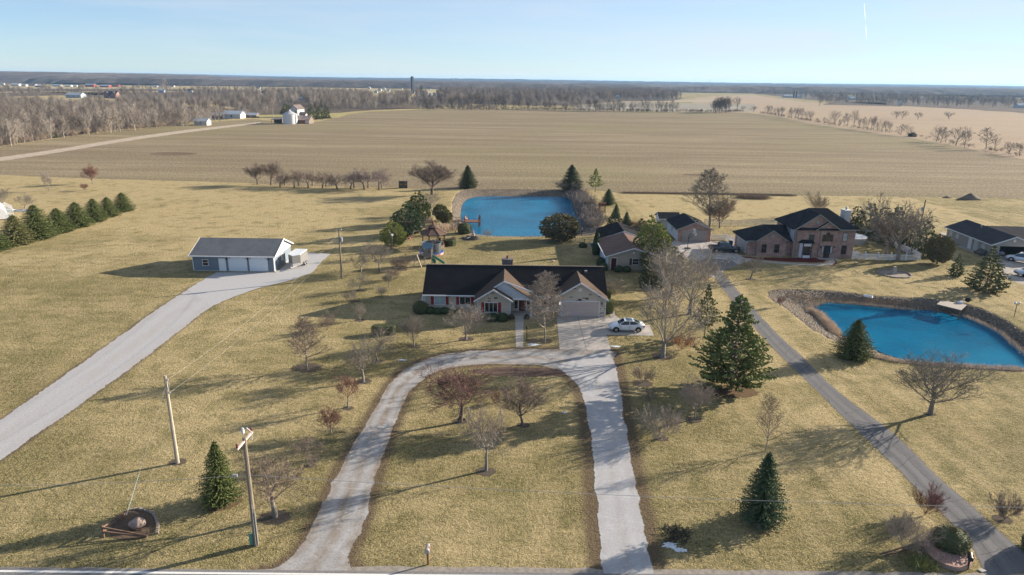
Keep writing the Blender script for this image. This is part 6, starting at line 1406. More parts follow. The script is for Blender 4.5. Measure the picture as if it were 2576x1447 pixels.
brush([zE(*p) for p in [(2150,390),(2220,470),(2280,560),(2330,640),(2370,740)]], 'grey brush thicket along the right bank of the large pond', 3800, 1.7, 1.2, M('grey_brush', (.25, .215, .19), (.15, .13, .115), scale=2, rough=1), 'brush_thicket', 7, 'stuff', z=-.5)
brush([zE(*p) for p in [(700,800),(760,760),(830,790)]], 'tan dry grasses beside the gazebo and pond', 700, 1.0, .9, REED, 'dry_grass', 8, 'stuff')
# loose stones of the pond banks
def scatter_stones():
    rs = np.random.RandomState(3); base = np.array([(1,0,0),(-1,0,0),(0,1,0),(0,-1,0),(0,0,.8),(0,0,-.8)]); tri = np.array([(0,2,4),(2,1,4),(1,3,4),(3,0,4),(2,0,5),(1,2,5),(3,1,5),(0,3,5)]); VV = []; TT = []; k = 0
    for Wp, Bp, n in ((P1w, P1b, 2600), (P2w, P2b, 2600)):
        mn, mx_ = Bp.min(0), Bp.max(0); p = rs.uniform(mn, mx_, (n*6, 2)); dw, iw = pdist(p[:, 0], p[:, 1], Wp); db, ib = pdist(p[:, 0], p[:, 1], Bp)
        ok = ib & (~iw | (dw < .5)); p = p[ok][:n]; t = (dw/(dw+db+1e-6))[ok][:n]; z = np.where(iw[ok][:n], -1.2, -1.25+1.25*t**.8)
        for (x, y), zz in zip(p, z): s = rs.uniform(.05, .17, 3); VV.append(base*s*rs.uniform(.8, 1.2, (6, 1))+[x, y, zz]); TT.append(tri+k); k += 6
    o = link_mesh('bank_stones', mesh_np('bank_stones', np.vstack(VV), np.vstack(TT), M('riprap', (.34, .30, .26), (.20, .175, .15), scale=.8, rough=1))); tag(o, 'loose grey riprap stones on the pond banks', kind='stuff')
scatter_stones()

# yard clutter
for i, (x_, y_, r_) in enumerate([(195,1025,.22),(215,1050,.18),(240,1012,.2),(262,1035,.24),(292,1018,.22),(300,1045,.2)]):
    c = G(*zD(x_, y_)); boulder(c, r_, 20+i, 'whitish landscape stone lying in the dark bed left of the red mulch', M('pale_stone', (.5, .48, .46), (.36, .34, .32), scale=5), 'landscape_stone', 'stone', group='pale stones beside the parking court')
def bin_(loc, label, mat):
    R = thing('wheelie_bin', label, 'bin', loc); part(R, 'body', mat, lambda m: m.add([(-.26,-.3,.08),(.26,-.3,.08),(.26,.3,.08),(-.26,.3,.08),(-.32,-.38,1.0),(.32,-.38,1.0),(.32,.38,1.0),(-.32,.38,1.0)], [(0,3,2,1),(4,5,6,7),(0,1,5,4),(1,2,6,5),(2,3,7,6),(3,0,4,7)])); part(R, 'lid', mat, lambda m: m.slab([(-.35,-.42,1.06),(.35,-.42,1.06),(.35,.42,1.1),(-.35,.42,1.1)], .05))
bin_((41.7, 127.6, 0), 'dark green bin standing behind the pickup truck by the garage wing', M('bin_green', (.02, .06, .05)))
c = G(*zA(1640, 108)); boulder(c, .3, 40, 'small pinkish rock on the back lawn behind the ranch house roof', M('pink_rock', (.5, .38, .32)), 'lawn_rock', 'stone')
c = G(*zE(2335, 965)); tag(MB().lathe([(.2, 0), (.22, .05), (.22, .6), (.18, .65)], 12, (c[0], c[1], 0)).build('plastic_barrel', M('blue_plastic', (.03, .25, .42))), 'small bright blue barrel near the workshop arborvitae', 'barrel')
c = G(1042, 602); R = thing('garden_swing', 'small pink and white swing frame left of the gazebo', 'swing', c)
part(R, 'frame', M('pink_frame', (.55, .42, .40)), lambda m: (m.tube([(-.9, 0, 0), (0, 0, 1.5), (.9, 0, 1.7)], .05, 6), m.tube([(-.9, .8, 0), (0, .4, 1.5)], .05, 6))); part(R, 'seat', M('pink_seat', (.6, .2, .2)), lambda m: m.lathe([(.25, 0), (.3, .1), (.28, .35)], 10, (-1.0, .1, .02)))
# ---------------------------------------------------------------- near bare trees: (u, v, top, width) measured on the ground
g_ = 'bare yard trees'
bare(1157,1062,918,170,'orchard',1,'spreading crabapple with dark red twigs on the loop island','tree','crabapple_tree',tm=twigm('plum_twigs', (.21, .12, .11), (.15, .10, .085)),tw=1.25,tr=1.0,bark=BARK)
bare(1313,1070,963,112,'round',2,'round grey bare tree on the right of the loop island','tree',tm=TW_BROWN,bark=BARK)
bare(1222,1184,1028,112,'orchard',3,'pale twigged tree with a crooked trunk at the centre of the loop island','tree',tm=TW_PALE,tr=1.15,lean=.08,rz=0)
bare(1247,1016,985,24,'shrub',4,'small rusty shrub between the trees of the loop island','shrub','bare_shrub',tm=TW_RUST,bark=TW_RUST)
bare(1172,855,768,102,'vase',5,'wide bare tree in a mulch ring before the left front windows','tree',tm=TW_PALE)
bare(1370,862,690,90,'oval',6,'tall oval bare tree in front of the ranch house porch','tree',tm=TW_PALE,tw=1.2)
bare(1042,871,797,52,'round',7,'small bare tree at the front left of the ranch house lawn','tree',tm=TW_GREY)
bare(773,929,803,84,'oval',8,'tall forked bare tree standing in a dark oval mulch bed','tree',tm=TW_BROWN,tr=1.3)
bare(949,910,832,88,'orchard',9,'low spreading bare tree outside the loop drive curve near the box hedge','tree',tm=TW_GREY)
bare(914,961,872,88,'orchard',10,'leaning pale trunked bare tree left of the loop drive curve','tree',tm=TW_GREY,tr=1.2)
bare(876,1025,945,66,'orchard',11,'bare tree with reddish twigs left of the loop drive','tree',tm=TW_RED)
bare(833,1092,1028,54,'round',12,'small reddish bare tree beside the left arm of the loop drive','tree',tm=TW_RED)
bare(779,1172,1100,76,'orchard',13,'low twisty bare tree between the drive and the roadside spruce','tree',tm=TW_BROWN)
bare(692,1300,1148,150,'orchard',14,'large bare tree with stout trunk right of the roadside utility pole','tree',tm=TW_BROWN,tr=1.35)
bare(906,806,763,31,'upright',15,'vase shaped upright shrub in the house shadow','shrub','bare_shrub',tm=TW_PALE,bark=TW_PALE,tw=1.2)
bare(840,811,777,34,'upright',16,'upright bare shrub at the tip of the house shadow','shrub','bare_shrub',tm=TW_GREY,bark=TW_GREY)
bare(823,832,788,36,'shrub',17,'loose bare shrub behind the tall forked tree','shrub','bare_shrub',tm=TW_BROWN,bark=TW_BROWN)
bare(883,758,728,36,'shrub',18,'wispy bare shrub in a small mulch bed left of the ranch house','shrub','bare_shrub',tm=TW_GREY,bark=TW_GREY)
bare(906,732,688,52,'orchard',19,'small bare fruit tree left of the ranch house behind the wispy shrub','tree',tm=TW_GREY)
bare(979,722,682,30,'round',20,'slim young tree just left of the ranch house roof','tree',tm=TW_GREY)
bare(960,748,718,26,'round',21,'tiny thin sapling near the left gable of the ranch house','tree',tm=TW_PALE)
bare(991,705,672,34,'shrub',22,'low shrub close to the left rear of the ranch house','shrub','bare_shrub',tm=TW_BROWN,bark=TW_BROWN)
bare(955,684,612,72,'orchard',23,'spreading pale fruit tree right of the transformer pole','tree',tm=TW_GREY)
bare(908,684,640,56,'orchard',24,'low grey fruit tree directly right of the transformer pole','tree',tm=TW_GREY)
bare(938,652,612,46,'orchard',25,'grey fruit tree behind the spreading pale one near the lime pine','tree',tm=TW_GREY)
bare(1010,677,645,54,'shrub',26,'dense dark bare shrub left of the play tower','shrub','bare_shrub',tm=TW_BROWN,bark=TW_BROWN,tw=1.4)
bare(1746,1056,952,76,'round',27,'pale bare tree in a mulch ring right of the concrete arm of the drive','tree',tm=TW_PALE)
bare(1663,1103,1022,112,'shrub',28,'wide spreading bare shrub by the right arm of the drive','shrub','bare_shrub',tm=TW_PALE,bark=TW_PALE)
bare(1925,1134,1003,62,'oval',29,'thin leaning young tree behind the big front spruce','tree',tm=TW_BROWN,tw=.5,lean=.10,rz=0)
bare(1616,962,922,60,'shrub',30,'brown leafy shrub beside the drive under the pine shade','shrub','bare_shrub',tm=TW_BROWN,bark=TW_BROWN)
bare(1634,1010,975,46,'shrub',31,'small dark shrub in the pine shadow by the drive','shrub','bare_shrub',tm=TW_BROWN,bark=TW_BROWN,tw=.6)
bare(1888,702,643,66,'orchard',32,'small bare tree on the lawn in front of the brick house','tree',tm=TW_GREY)
bare(1667,898,690,190,'vase',33,'big wide bare tree beside the white sedan','tree',tm=TW_SUN,tr=1.1,tw=.85)
bare(1735,790,612,165,'vase',34,'tall bare tree in front of the neighbour parking court','tree',tm=TW_SUN,tw=.8)
bare(1688,745,622,140,'round',35,'grey bare tree in front of the beige workshop window','tree',tm=TW_SUN,tw=.8)
bare(1772,700,645,62,'shrub',36,'twiggy bare thicket at the top of the asphalt drive','shrub','bare_shrub',tm=TW_GREY,bark=TW_GREY,tw=1.0)
bare(1545,735,700,44,'shrub',37,'small pale shrub right of the ranch house garage','shrub','bare_shrub',tm=TW_PALE,bark=TW_PALE)
bare(1650,760,722,70,'shrub',38,'low arching shrub right of the ranch house under the trees','shrub','bare_shrub',tm=TW_PALE,bark=TW_BROWN)
bare(1715,880,835,70,'shrub',39,'reddish low shrub beside the big bare tree trunk','shrub','bare_shrub',tm=TW_RUST,bark=TW_BROWN)
bare(1784,575,427,100,'oval',40,'very tall slender bare tree behind the white gate','tree',tm=TW_GREY,tw=1.1,tr=1.3)
bare(1810,574,500,74,'round',41,'dense rounded bare tree right of the tall slender one','tree',tm=TW_BROWN,tw=1.2)
bare(2060,545,486,58,'upright',42,'upright multi stem tree behind the brick house roof','tree',tm=TW_BROWN,tw=1.2,bark=TW_BROWN)
bare(2257,655,500,165,'weep',43,'large windswept bare tree behind the picket fence','tree',tm=TW_GREY,tw=.9)
bare(2227,641,520,120,'vase',44,'second bare tree left of the large windswept one by the fence','tree',tm=TW_BROWN,tw=.85)
bare(2340,1042,885,165,'round',45,'round headed bare tree alone on the right lawn below the pond','tree',tm=TW_GREY,tw=.85,tr=1.2)
bare(2327,1296,1226,66,'shrub',46,'red twigged shrub touching the left edge of the asphalt drive','shrub','bare_shrub',tm=TW_RED,bark=TW_RED,tw=1.4)
bare(2526,1308,1250,78,'shrub',47,'red brown twiggy shrub right of the asphalt drive','shrub','bare_shrub',tm=TW_BROWN,bark=TW_BROWN,tw=1.3)
bare(2271,1383,1292,100,'shrub',48,'large pale shrub behind the dark rail fence','shrub','bare_shrub',tm=TW_PALE,bark=TW_PALE,tw=1.4)
bare(1087,490,411,92,'round',49,'large rounded bare tree at the field edge left of the large pond','tree',tm=TW_BROWN,tw=1.3,tr=1.3,bark=BARK)
bare(1089,541,485,64,'orchard',50,'pale leaning fruit tree on the left bank of the large pond','tree',tm=TW_PALE)
bare(1075,578,540,50,'shrub',51,'bare shrub among the evergreens left of the dock','shrub','bare_shrub',tm=TW_BROWN,bark=TW_BROWN)
bare(1146,587,548,32,'upright',52,'thin multi stem tree beside the dock walkway','tree',tm=TW_GREY)
bare(1226,600,575,24,'upright',53,'small frosty shrub at the near edge of the large pond','shrub','bare_shrub',tm=TW_PALE,bark=TW_PALE)
bare(1136,617,594,16,'round',54,'tiny sapling right of the gazebo','tree',tm=TW_BROWN)
bare(1428,482,455,60,'shrub',55,'grey shrub at the foot of the dark spruce on the pond corner','shrub','bare_shrub',tm=TW_GREY,bark=TW_GREY,tw=1.3)
bare(1480,520,488,40,'shrub',56,'grey bush on the right bank top of the large pond','shrub','bare_shrub',tm=TW_GREY,bark=TW_GREY)
bare(1497,572,540,46,'shrub',57,'tan bush on the lower right bank of the large pond','shrub','bare_shrub',tm=TW_PALE,bark=TW_PALE)
bare(1962,771,744,20,'upright',58,'dark red brown shrub on the stony bank of the right pond','shrub','bare_shrub',tm=TW_RED,bark=TW_RED,tw=1.4)
bare(1592,572,556,40,'shrub',59,'rusty brown shrub behind the beige workshop','shrub','bare_shrub',tm=TW_RUST,bark=TW_RUST,tw=1.4)
bare(123,481,430,28,'upright',60,'pale slender pink topped tree on the far left lawn','tree',tm=TW_PALE)
bare(233,463,413,36,'round',61,'pinkish bare tree at the field edge on the far left','tree',tm=TW_RED)
bare(214,480,462,18,'round',62,'tiny sapling on the far left lawn','tree',tm=TW_RED)
bare(9,521,472,46,'vase',63,'bare tree behind the white tunnel greenhouse','tree',tm=TW_GREY)
bare(62,527,484,42,'orchard',64,'low crooked tree between the glass greenhouse and the spruces','tree',tm=TW_GREY)
# the double orchard row at the field edge
orch = [(230,345,90,185),(400,352,62,170),(515,380,165,165),(568,355,175,130),(690,383,165,165),(748,360,160,140),(865,388,175,175),(915,365,180,140),(1045,388,190,190),(1085,370,195,150),(1225,402,190,215),(1435,382,185,170),(1395,402,170,190),(1565,407,140,200),(1610,385,150,170),(1750,412,140,200),(1782,388,150,130)]
ow = ['first', 'second', 'third', 'fourth', 'fifth', 'sixth', 'seventh', 'eighth', 'ninth', 'tenth', 'eleventh', 'twelfth', 'thirteenth', 'fourteenth', 'fifteenth', 'sixteenth', 'seventeenth']
rank = {i: r for r, i in enumerate(sorted(range(len(orch)), key=lambda i: orch[i][0]))}
for i, (x_, y_, t_, w_) in enumerate(orch):
    u, v = zH(x_, y_); _, tp = zH(x_, t_)
    bare(u, v, tp, w_/4.2567/1.1646*1.3, 'orchard' if i > 1 else 'round', 70+i % 6, '%s tree from the left in the bare orchard row at the field edge' % ow[rank[i]], 'tree', 'orchard_tree', 'orchard row at the field edge', tm=TW_BROWN if i < 11 else twigm('mauve_twigs', (.29, .24, .225), (.2, .16, .15)), tr=1.2, bark=BARK)

# ---------------------------------------------------------------- evergreens
PINE = leafm('white_pine_needles', (.125, .15, .05), (.18, .20, .075))
row = [(-12,628,580,70),(45,614,543,66),(97,599,518,76),(150,584,526,62),(196,570,511,62),(240,557,502,52),(274,544,498,46),(311,531,487,46)]
rl_ = ['half hidden nearest spruce of the left row at the frame edge','second nearest spruce of the left row, slightly shorter than its neighbour','tallest and widest spruce of the left row beside the glass greenhouse','fourth spruce of the left row counted from the near end','fifth spruce of the left row counted from the near end','sixth spruce of the left row counted from the near end','seventh spruce of the left row counted from the near end','farthest spruce of the left row standing on open lawn']
for i, (u, v, t_, w_) in enumerate(row): ever(u, v, t_-2, w_*1.22, SPW[i % 3], SPRUCE if i != 1 else OLIVE, rl_[i], name='spruce_tree', group='row of young spruces on the left lawn', rz=i*1.3)
ever(557,1263,1110,98,SP[0],SPRUCE,'dark green spruce beside the roadside utility pole',name='spruce_tree')
ever(1914,1309,1140,118,SP[1],BLUESP,'big blue green spruce at the front right with a sandy ring',name='spruce_tree')
ever(2146,900,803,96,SP[2],SPRUCE,'dark spruce on the near shore of the right pond',name='spruce_tree')
ever(2478,731,618,98,SPO[0],OLIVE,'tall olive spruce in front of the open garage on the right',name='spruce_tree')
ever(2404,694,640,42,SPO[1],SPRUCE,'small open branched spruce left of the tall olive one',name='spruce_tree')
ever(1177,473,416,50,SP[1],DEEP,'dark spruce at the far left corner of the large pond',name='spruce_tree')
ever(1437,479,414,58,SP[2],DEEP,'tall dark spruce at the far right corner of the large pond',name='spruce_tree')
ever(1497,483,424,46,WPS,LIME,'yellow green thin pine at the field edge right of the pond',name='pine_tree')
ever(1530,515,475,38,SP[0],BLUESP,'small blue green spruce beside the arbor',name='spruce_tree')
ever(1549,549,512,24,SP[1],BLUESP,'narrow spruce behind the workshop near the arbor',name='spruce_tree')
ever(1575,573,532,28,SP[2],BLUESP,'small bluish spruce right behind the workshop',name='spruce_tree')
ever(1546,573,535,44,JUN[0],DEEP,'dark spreading juniper behind the workshop roof',name='juniper')
ever(1052,563,482,58,PB[0],SPRUCE,'dark green pine nearest the large bare tree left of the pond',name='pine_tree')
ever(1026,592,511,74,PB[1],BLUESP,'tall bluish pine left of the gazebo',name='pine_tree')
ever(990,619,555,60,PB[0],LIME,'lime green pine at the left end of the evergreen group',name='pine_tree')
ever(1408,606,540,98,PBALL,BROWNG,'large rounded pine on the near shore of the large pond',name='pine_tree')
ever(1108,556,514,36,PBALL,OLIVE,'flat topped juniper behind the dock',name='juniper'); ever(1122,566,528,32,PBALL,OLIVE,'round juniper next to the dock walkway',name='juniper')
ever(1168,587,560,30,CB,BROWNG,'round bronze green bush at the pond edge beside the dock','shrub','round_shrub')
ever(1131,617,602,28,CBOX,BROWNG,'low clipped bush right of the gazebo steps','shrub','clipped_shrub')
ever(1499,641,580,16,CARB,DEEP,'narrow dark arborvitae at the left wall of the workshop',name='arborvitae')
ever(1512,628,582,13,CARB,DEEP,'second narrow arborvitae behind the first by the workshop',name='arborvitae')
ever(1838,978,745,186,WP,PINE,'largest white pine with layered boughs left of the asphalt drive',name='white_pine')
ever(1772,847,715,70,WPS,OLIVE,'sparse thin pine behind the large white pine',name='pine_tree')
ever(1636,668,545,82,PB[0],LIME,'bright yellow green pine right of the workshop roof',name='pine_tree')
ever(1662,690,600,96,PB[1],OLIVE,'olive pine partly hiding the right end of the workshop',name='pine_tree')
ever(1612,612,552,50,JUN[1],BROWNG,'bronze juniper behind the workshop roof beside the yellow pine',name='juniper')
ever(1638,720,650,62,JUN[0],DEEP,'dark juniper at the right front corner of the workshop',name='juniper')
# junipers behind the neighbour's fence
jr = [(2150,580,520,54,0),(2183,590,515,60,1),(2214,604,522,58,0),(2246,616,525,62,1),(2285,628,545,54,0),(2322,643,560,58,1)]
for i, (u, v, t_, w_, k) in enumerate(jr): ever(u, v, t_, w_, JUN[k], (DEEP, OLIVE, DEEP, SPRUCE, DEEP, SPRUCE)[i], '%s evergreen from the left in the windbreak behind the pool fence' % ow[i], name='juniper', group='evergreen windbreak behind the pool')
ever(2357,664,592,62,PBALL,BROWNG,'bronze round topped juniper at the right end of the windbreak',name='juniper')
# shrubs round the ranch house
sh = [(zA(125,685),(zA(0,555)[1]),34,CB,BROWNG,'tall round evergreen at the left corner of the ranch house'),(zA(240,690),zA(0,622)[1],24,CB,DEEP,'first clipped bush under the left front window'),(zA(320,695),zA(0,632)[1],22,CB,DEEP,'second clipped bush under the left front window'),(zA(400,692),zA(0,625)[1],22,CB,DEEP,'third clipped bush right of the left front window'),
      (zA(560,690),zA(0,632)[1],20,CB,DEEP,'clipped bush under the second front window behind the bare tree'),(zA(862,770),zA(0,700)[1],22,CB,DEEP,'clipped bush left of the triple window'),(zA(955,775),zA(0,692)[1],26,CB,DEEP,'clipped bush below the triple window'),(zA(1062,778),zA(0,692)[1],26,CB,DEEP,'clipped bush right of the triple window'),
      (zA(1165,760),zA(0,700)[1],12,CB,M('red_pot_plant', (.14, .03, .025)),'small dark red plant at the left of the porch steps'),(zA(1340,760),zA(0,705)[1],12,CB,_mats['red_pot_plant'],'small dark red plant at the right of the porch steps'),
      (zA(2275,690),zA(0,540)[1],20,CBOX,LIME,'tall yellow green clipped hedge at the right wall of the garage'),(zA(2262,560),zA(0,440)[1],14,CBOX,LIME,'yellow green bush behind the tall hedge at the garage wall'),
      (zC(475,1345),zC(0,1268)[1],20,CB,DEEP,'clipped bush right of the workshop door'),(zC(580,1345),zC(0,1275)[1],18,CB,DEEP,'clipped bush below the workshop window'),(zC(255,1275),zC(0,1165)[1],20,CB,DEEP,'round bush at the left wall of the workshop'),(zC(290,1330),zC(0,1230)[1],18,CB,DEEP,'lower round bush at the front left corner of the workshop'),
      ((1466,622),610,18,CB,DEEP,'dark low bush around the small lamp post')]
for (p, t_, w_, ms, mt, lb) in sh: ever(p[0], p[1], t_, w_, ms, mt, lb, 'shrub', 'clipped_shrub')
c = G(965, 842); ever(0, 0, 0, 3.1, CBOX, BROWNG, 'box shaped golden green hedge alone on the front lawn', 'hedge', 'box_hedge', loc=(c[0], c[1]+.3, 0), h=1.15, asp=.45, rz=0)
ever(2387,1378,1330,78,CB,BROWNG,'round dark green yew in the raised brick bed','shrub','round_shrub')
ever(2625,1392,1340,80,CB,BROWNG,'round evergreen just beyond the right edge beside the asphalt drive','shrub','round_shrub')
def iris():
    c = G(2315, 1424); n = 420; rs = np.random.RandomState(4); P = np.c_[c[0]+rs.normal(0, .5, n), c[1]+rs.normal(0, .35, n), np.zeros(n)]; D = np.c_[rs.normal(0, .55, n), rs.normal(0, .55, n), np.ones(n)]; L = rs.uniform(.3, .7, n); V, T = spikes(P, D, L, L*.05, rs)
    tag(link_mesh('iris_clump', mesh_np('iris_clump', V, T, leafm('iris_leaf', (.14, .17, .05), (.3, .26, .12)))), 'clump of long green and yellow leaves beside the raised bed', 'plant')
iris()
# ---------------------------------------------------------------- distant trees
WH = M('far_white', (.50, .50, .49), (.40, .40, .39), scale=.6); GRF = M('tin_roof', (.38, .42, .46), (.30, .33, .36), scale=.5, rough=.5); RDB = M('barn_red', (.33, .045, .04), (.25, .04, .035), scale=.8); DRF = M('far_dark_roof', (.06, .06, .07), scale=2); BRF = M('far_brown_roof', (.14, .11, .1), scale=2)
BL1 = [(1465,1562,484,3.6,WH,GRF,'long low white shed at the edge of the left wood','long_shed','shed'),(1600,1668,430,3.4,WOOD,GRF,'small grey shed left of the long barns','grey_shed','shed'),(1680,1815,432,4.4,WH,GRF,'long white roofed barn behind the farm lawn','long_barn','barn'),(1855,1935,426,2.9,WOOD,GRF,'low dark shed right of the long white barn','low_shed','shed'),
        (498,612,276,5.5,GRF,GRF,'long blue grey metal barn beyond the left wood','metal_barn','barn'),(640,710,193,6.5,RDB,GRF,'largest red barn with grey roof at the far left','red_barn','barn'),(752,822,196,5,RDB,GRF,'middle red barn with grey roof at the far left','red_barn','barn'),(838,892,192,5,RDB,BRF,'rightmost small red barn at the far left','red_barn','barn'),
        (80,142,186,5,WH,WH,'pale long building at the extreme far left','pale_barn','barn'),(160,195,188,4,WH,GRF,'small pale shed next to the pale long building','pale_shed','shed'),(205,265,186,4,WH,BRF,'low pale house row left of the red barns','low_house','house'),(265,310,195,4,BRF,GRF,'grey roofed shed left of the red barns','grey_shed','shed'),(395,452,190,4.5,WH,GRF,'white low building between pale house and red barn','white_barn','barn'),(490,532,192,4,WH,WH,'small white building near the red barns','white_shed','shed'),(548,580,192,4,WH,WH,'tiny white building left of the largest red barn','white_shed','shed'),
        (0,28,182,5,WH,GRF,'white house at the frame edge far left','white_house','house'),(1155,1185,196,4,WH,GRF,'tiny white house in the far middle fields','white_house','house'),(1285,1312,194,4,WH,BRF,'tiny red roofed house in the far fields','white_house','house'),(1815,1885,180,6,WH,WH,'white farm building on the far pale field','white_barn','barn'),(1930,1962,208,4,WH,BRF,'small white house below the far pale field','white_house','house'),(1415,1450,232,5,WH,BRF,'white house among trees above the left wood','white_house','house'),(1195,1240,236,5,GRF,GRF,'blue roofed building among trees above the left wood','blue_house','house'),(1975,2000,250,5,WH,DRF,'white gabled house in the trees left of the farm','white_house','house'),(2155,2172,226,6,WH,DRF,'narrow white house above the grain bin','white_house','house'),(2255,2295,298,4,WH,GRF,'white shed in the trees above the farmhouse','white_shed','shed'),(2080,2100,275,4,WH,GRF,'tiny white shed left above the grain bin','white_shed','shed')]
BL2 = [(210,208,22,'white house with reddish roof at the left of the village'),(262,240,26,'low house in the village front left'),(290,222,24,'second white house of the village'),(320,212,22,'village house behind the second white house'),(357,228,18,'narrow white village house with a bright gable'),(440,192,24,'white village house on the rise'),(455,210,16,'small shed on the village rise'),(545,240,18,'white village house under the dark tower'),(600,262,22,'low white sheds at the village fence'),(648,245,16,'bright white gabled shed in the village'),(672,262,18,'white vehicle shed at the village edge'),(700,258,14,'small white shed right of the village edge'),(710,266,12,'tiny white hut at the village right end'),(70,190,16,'tiny white house at the left end of the village'),(10,288,14,'small pale blue shed in the trees below the village'),(665,215,14,'tiny white house right above the village')]
BL3 = [(1467,316,16,zP,'white tent shaped shelter in the middle wood','w'),(1250,325,10,zP,'tiny white shed left of the tent shaped shelter','w'),(2085,282,26,zP,'small blue house at the edge of the middle wood','b'),(925,168,34,zP,'blue roofed building near the horizon middle','b'),(790,274,62,zR,'long pale barn beside the dark silos on the right','b'),(880,276,34,zR,'small white barn right of the dark silos','w'),(1275,292,40,zR,'blue roofed house in trees beyond the pasture','b'),(1640,335,20,zR,'white house in the right wood','w'),(2545,352,60,zR,'pale grey barn at the right frame edge','b'),(2363,246,16,zR,'tiny white house high in the far right forest','w')]
VIEWB = [(zO(a[0], 0)[0]-2, zO(a[1], 0)[0]+2, zO(0, a[2])[1]) for a in BL1]+[(zP(a[0]-a[2]*.7, 0)[0]-2, zP(a[0]+a[2]*.7, 0)[0]+2, zP(0, a[1])[1]) for a in BL2]+[(a[3](a[0]-a[2]*.7, 0)[0]-2, a[3](a[0]+a[2]*.7, 0)[0]+2, a[3](0, a[1])[1]) for a in BL3]+[(zO(775, 0)[0], zO(890, 0)[0], zO(0, 277)[1]), (1034, 1042, 222)]
def clear_view(x, y, h):
    """keep the small open yards in front of the distant buildings free of trees"""
    u, v = PV(x, y, 0); tv = PV(x, y, h)[1]
    for a, b, vb in VIEWB:
        if a < u < b and v > vb-1 and tv < vb-2: return False
    return True
FT = []
for k, (kd, sd_, cr) in enumerate((('oval', 101, 0), ('round', 102, 0), ('vase', 103, 0), ('upright', 104, 0), ('oval', 105, 0), ('round', 106, 0))):
    K = KINDS[kd]; sv = dict(K); K['ch'] = [max(4, int(K['ch'][0]*.75)), 5, 4]; 
    FT.append(tree_meshes('far_tree', kd, sd_, M('far_bark', (.20, .172, .15), (.125, .105, .09), scale=1.5, rough=1, spec=.02), TW_GREY, 1.0, split=False, tr=1.0, wk=2.4)); KINDS[kd] = sv
FTB = M('far_bark_pale', (.40, .355, .30), (.28, .245, .21), scale=1.5, rough=1, spec=.02)
FTD = M('far_bark_dark', (.15, .12, .10), (.10, .085, .07), scale=1.5, rough=1, spec=.02)
def ordn(i):
    o = ['first', 'second', 'third', 'fourth', 'fifth', 'sixth', 'seventh', 'eighth', 'ninth', 'tenth', 'eleventh', 'twelfth', 'thirteenth', 'fourteenth', 'fifteenth', 'sixteenth', 'seventeenth', 'eighteenth', 'nineteenth']
    t = ['', '', 'twenty', 'thirty', 'forty', 'fifty', 'sixty', 'seventy', 'eighty', 'ninety']
    if i < 19: return o[i]
    n = i+1; 
    if n % 10 == 0: return t[n//10][:-1]+'ieth'
    return t[n//10]+' '+o[n % 10-1]
def fartree(u, v, h, w_, k, label, group, mat=None, name='bare_tree', rz=0):
    b = G(u, v); o = link_mesh(name, FT[k]); o.location = (b[0], b[1], -.1); o.scale = (w_, w_, h); o.rotation_euler.z = rz
    if mat: o.material_slots[0].link = 'OBJECT'; o.material_slots[0].material = mat
    return tag(o, label, 'tree', group)
rs = np.random.RandomState(77)
def along(pts, n, jit, q=None):
    P = np.array([(q(*p) if q else p) for p in pts], float); R_ = resample(P, n*3); s = np.sort(rs.choice(len(R_), n, replace=False)); return R_[s]+np.c_[rs.normal(0, jit, n), np.zeros(n)]
# hedgerow along the right side of the field: base line with clusters taken from the photograph
hr = [(640,400,325,38),(665,405,330,34),(700,412,345,32),(725,415,340,36),(745,420,335,40),(800,430,345,34),(820,432,340,34),(845,436,345,38),(870,440,340,38),(900,443,350,40),(930,450,365,36),(960,455,370,36),(1015,462,425,26),(1070,470,420,30),(1100,475,420,30),(1150,480,365,60),(1185,487,430,26),(1215,490,385,44),(1245,492,385,40),(1290,497,360,46),(1330,505,420,42),(1360,510,415,44),(1390,513,430,30),(1420,517,405,40),(1440,522,410,40),(1470,526,455,32),(1500,530,430,44),(1530,535,440,44),(1560,540,450,30),(1645,555,470,54),(1700,565,465,64),(1735,568,520,30),(1915,605,480,70),(1945,615,490,64),(1985,612,510,50),(2060,635,485,100),(2125,650,505,60),(2290,665,495,120),(2350,670,560,50),(2460,700,600,90),(2540,715,610,80)]
for i, (x_, y_, t_, w_) in enumerate(hr):
    u, v = zR(x_, y_); tp = zR(x_, t_)[1]; fartree(u, v, HT(u, v, tp), w_/2.576/1.1646*MPP(u, v)*1.5, (1, 0, 2, 5)[i % 4], '%s bare tree from the left in the hedgerow beside the dry pasture' % ordn(i), 'hedgerow trees', None, rz=i*1.1)
for i, (x_, y_, t_, w_, lb) in enumerate([(1610,435,370,70,'left of two bushy trees together in the dry pasture'),(1655,435,368,66,'right of two bushy trees together in the dry pasture'),(1775,438,380,70,'lone low bushy tree in the middle of the dry pasture'),(2010,438,378,80,'rounded bushy tree on the right of the dry pasture'),(535,380,335,60,'small round tree before the hedgerow begins'),(455,375,335,40,'tiny tree at the far corner of the field'),(410,375,260,60,'tall narrow tree at the far corner of the field'),(1030,335,255,60,'tree beside the dark copse in the pasture')]):
    u, v = zR(x_, y_); fartree(u, v, HT(u, v, zR(x_, t_)[1]), w_/2.576/1.1646*MPP(u, v)*1.1, (1, 5)[i % 2], lb, 'pasture trees', FTD, rz=i)
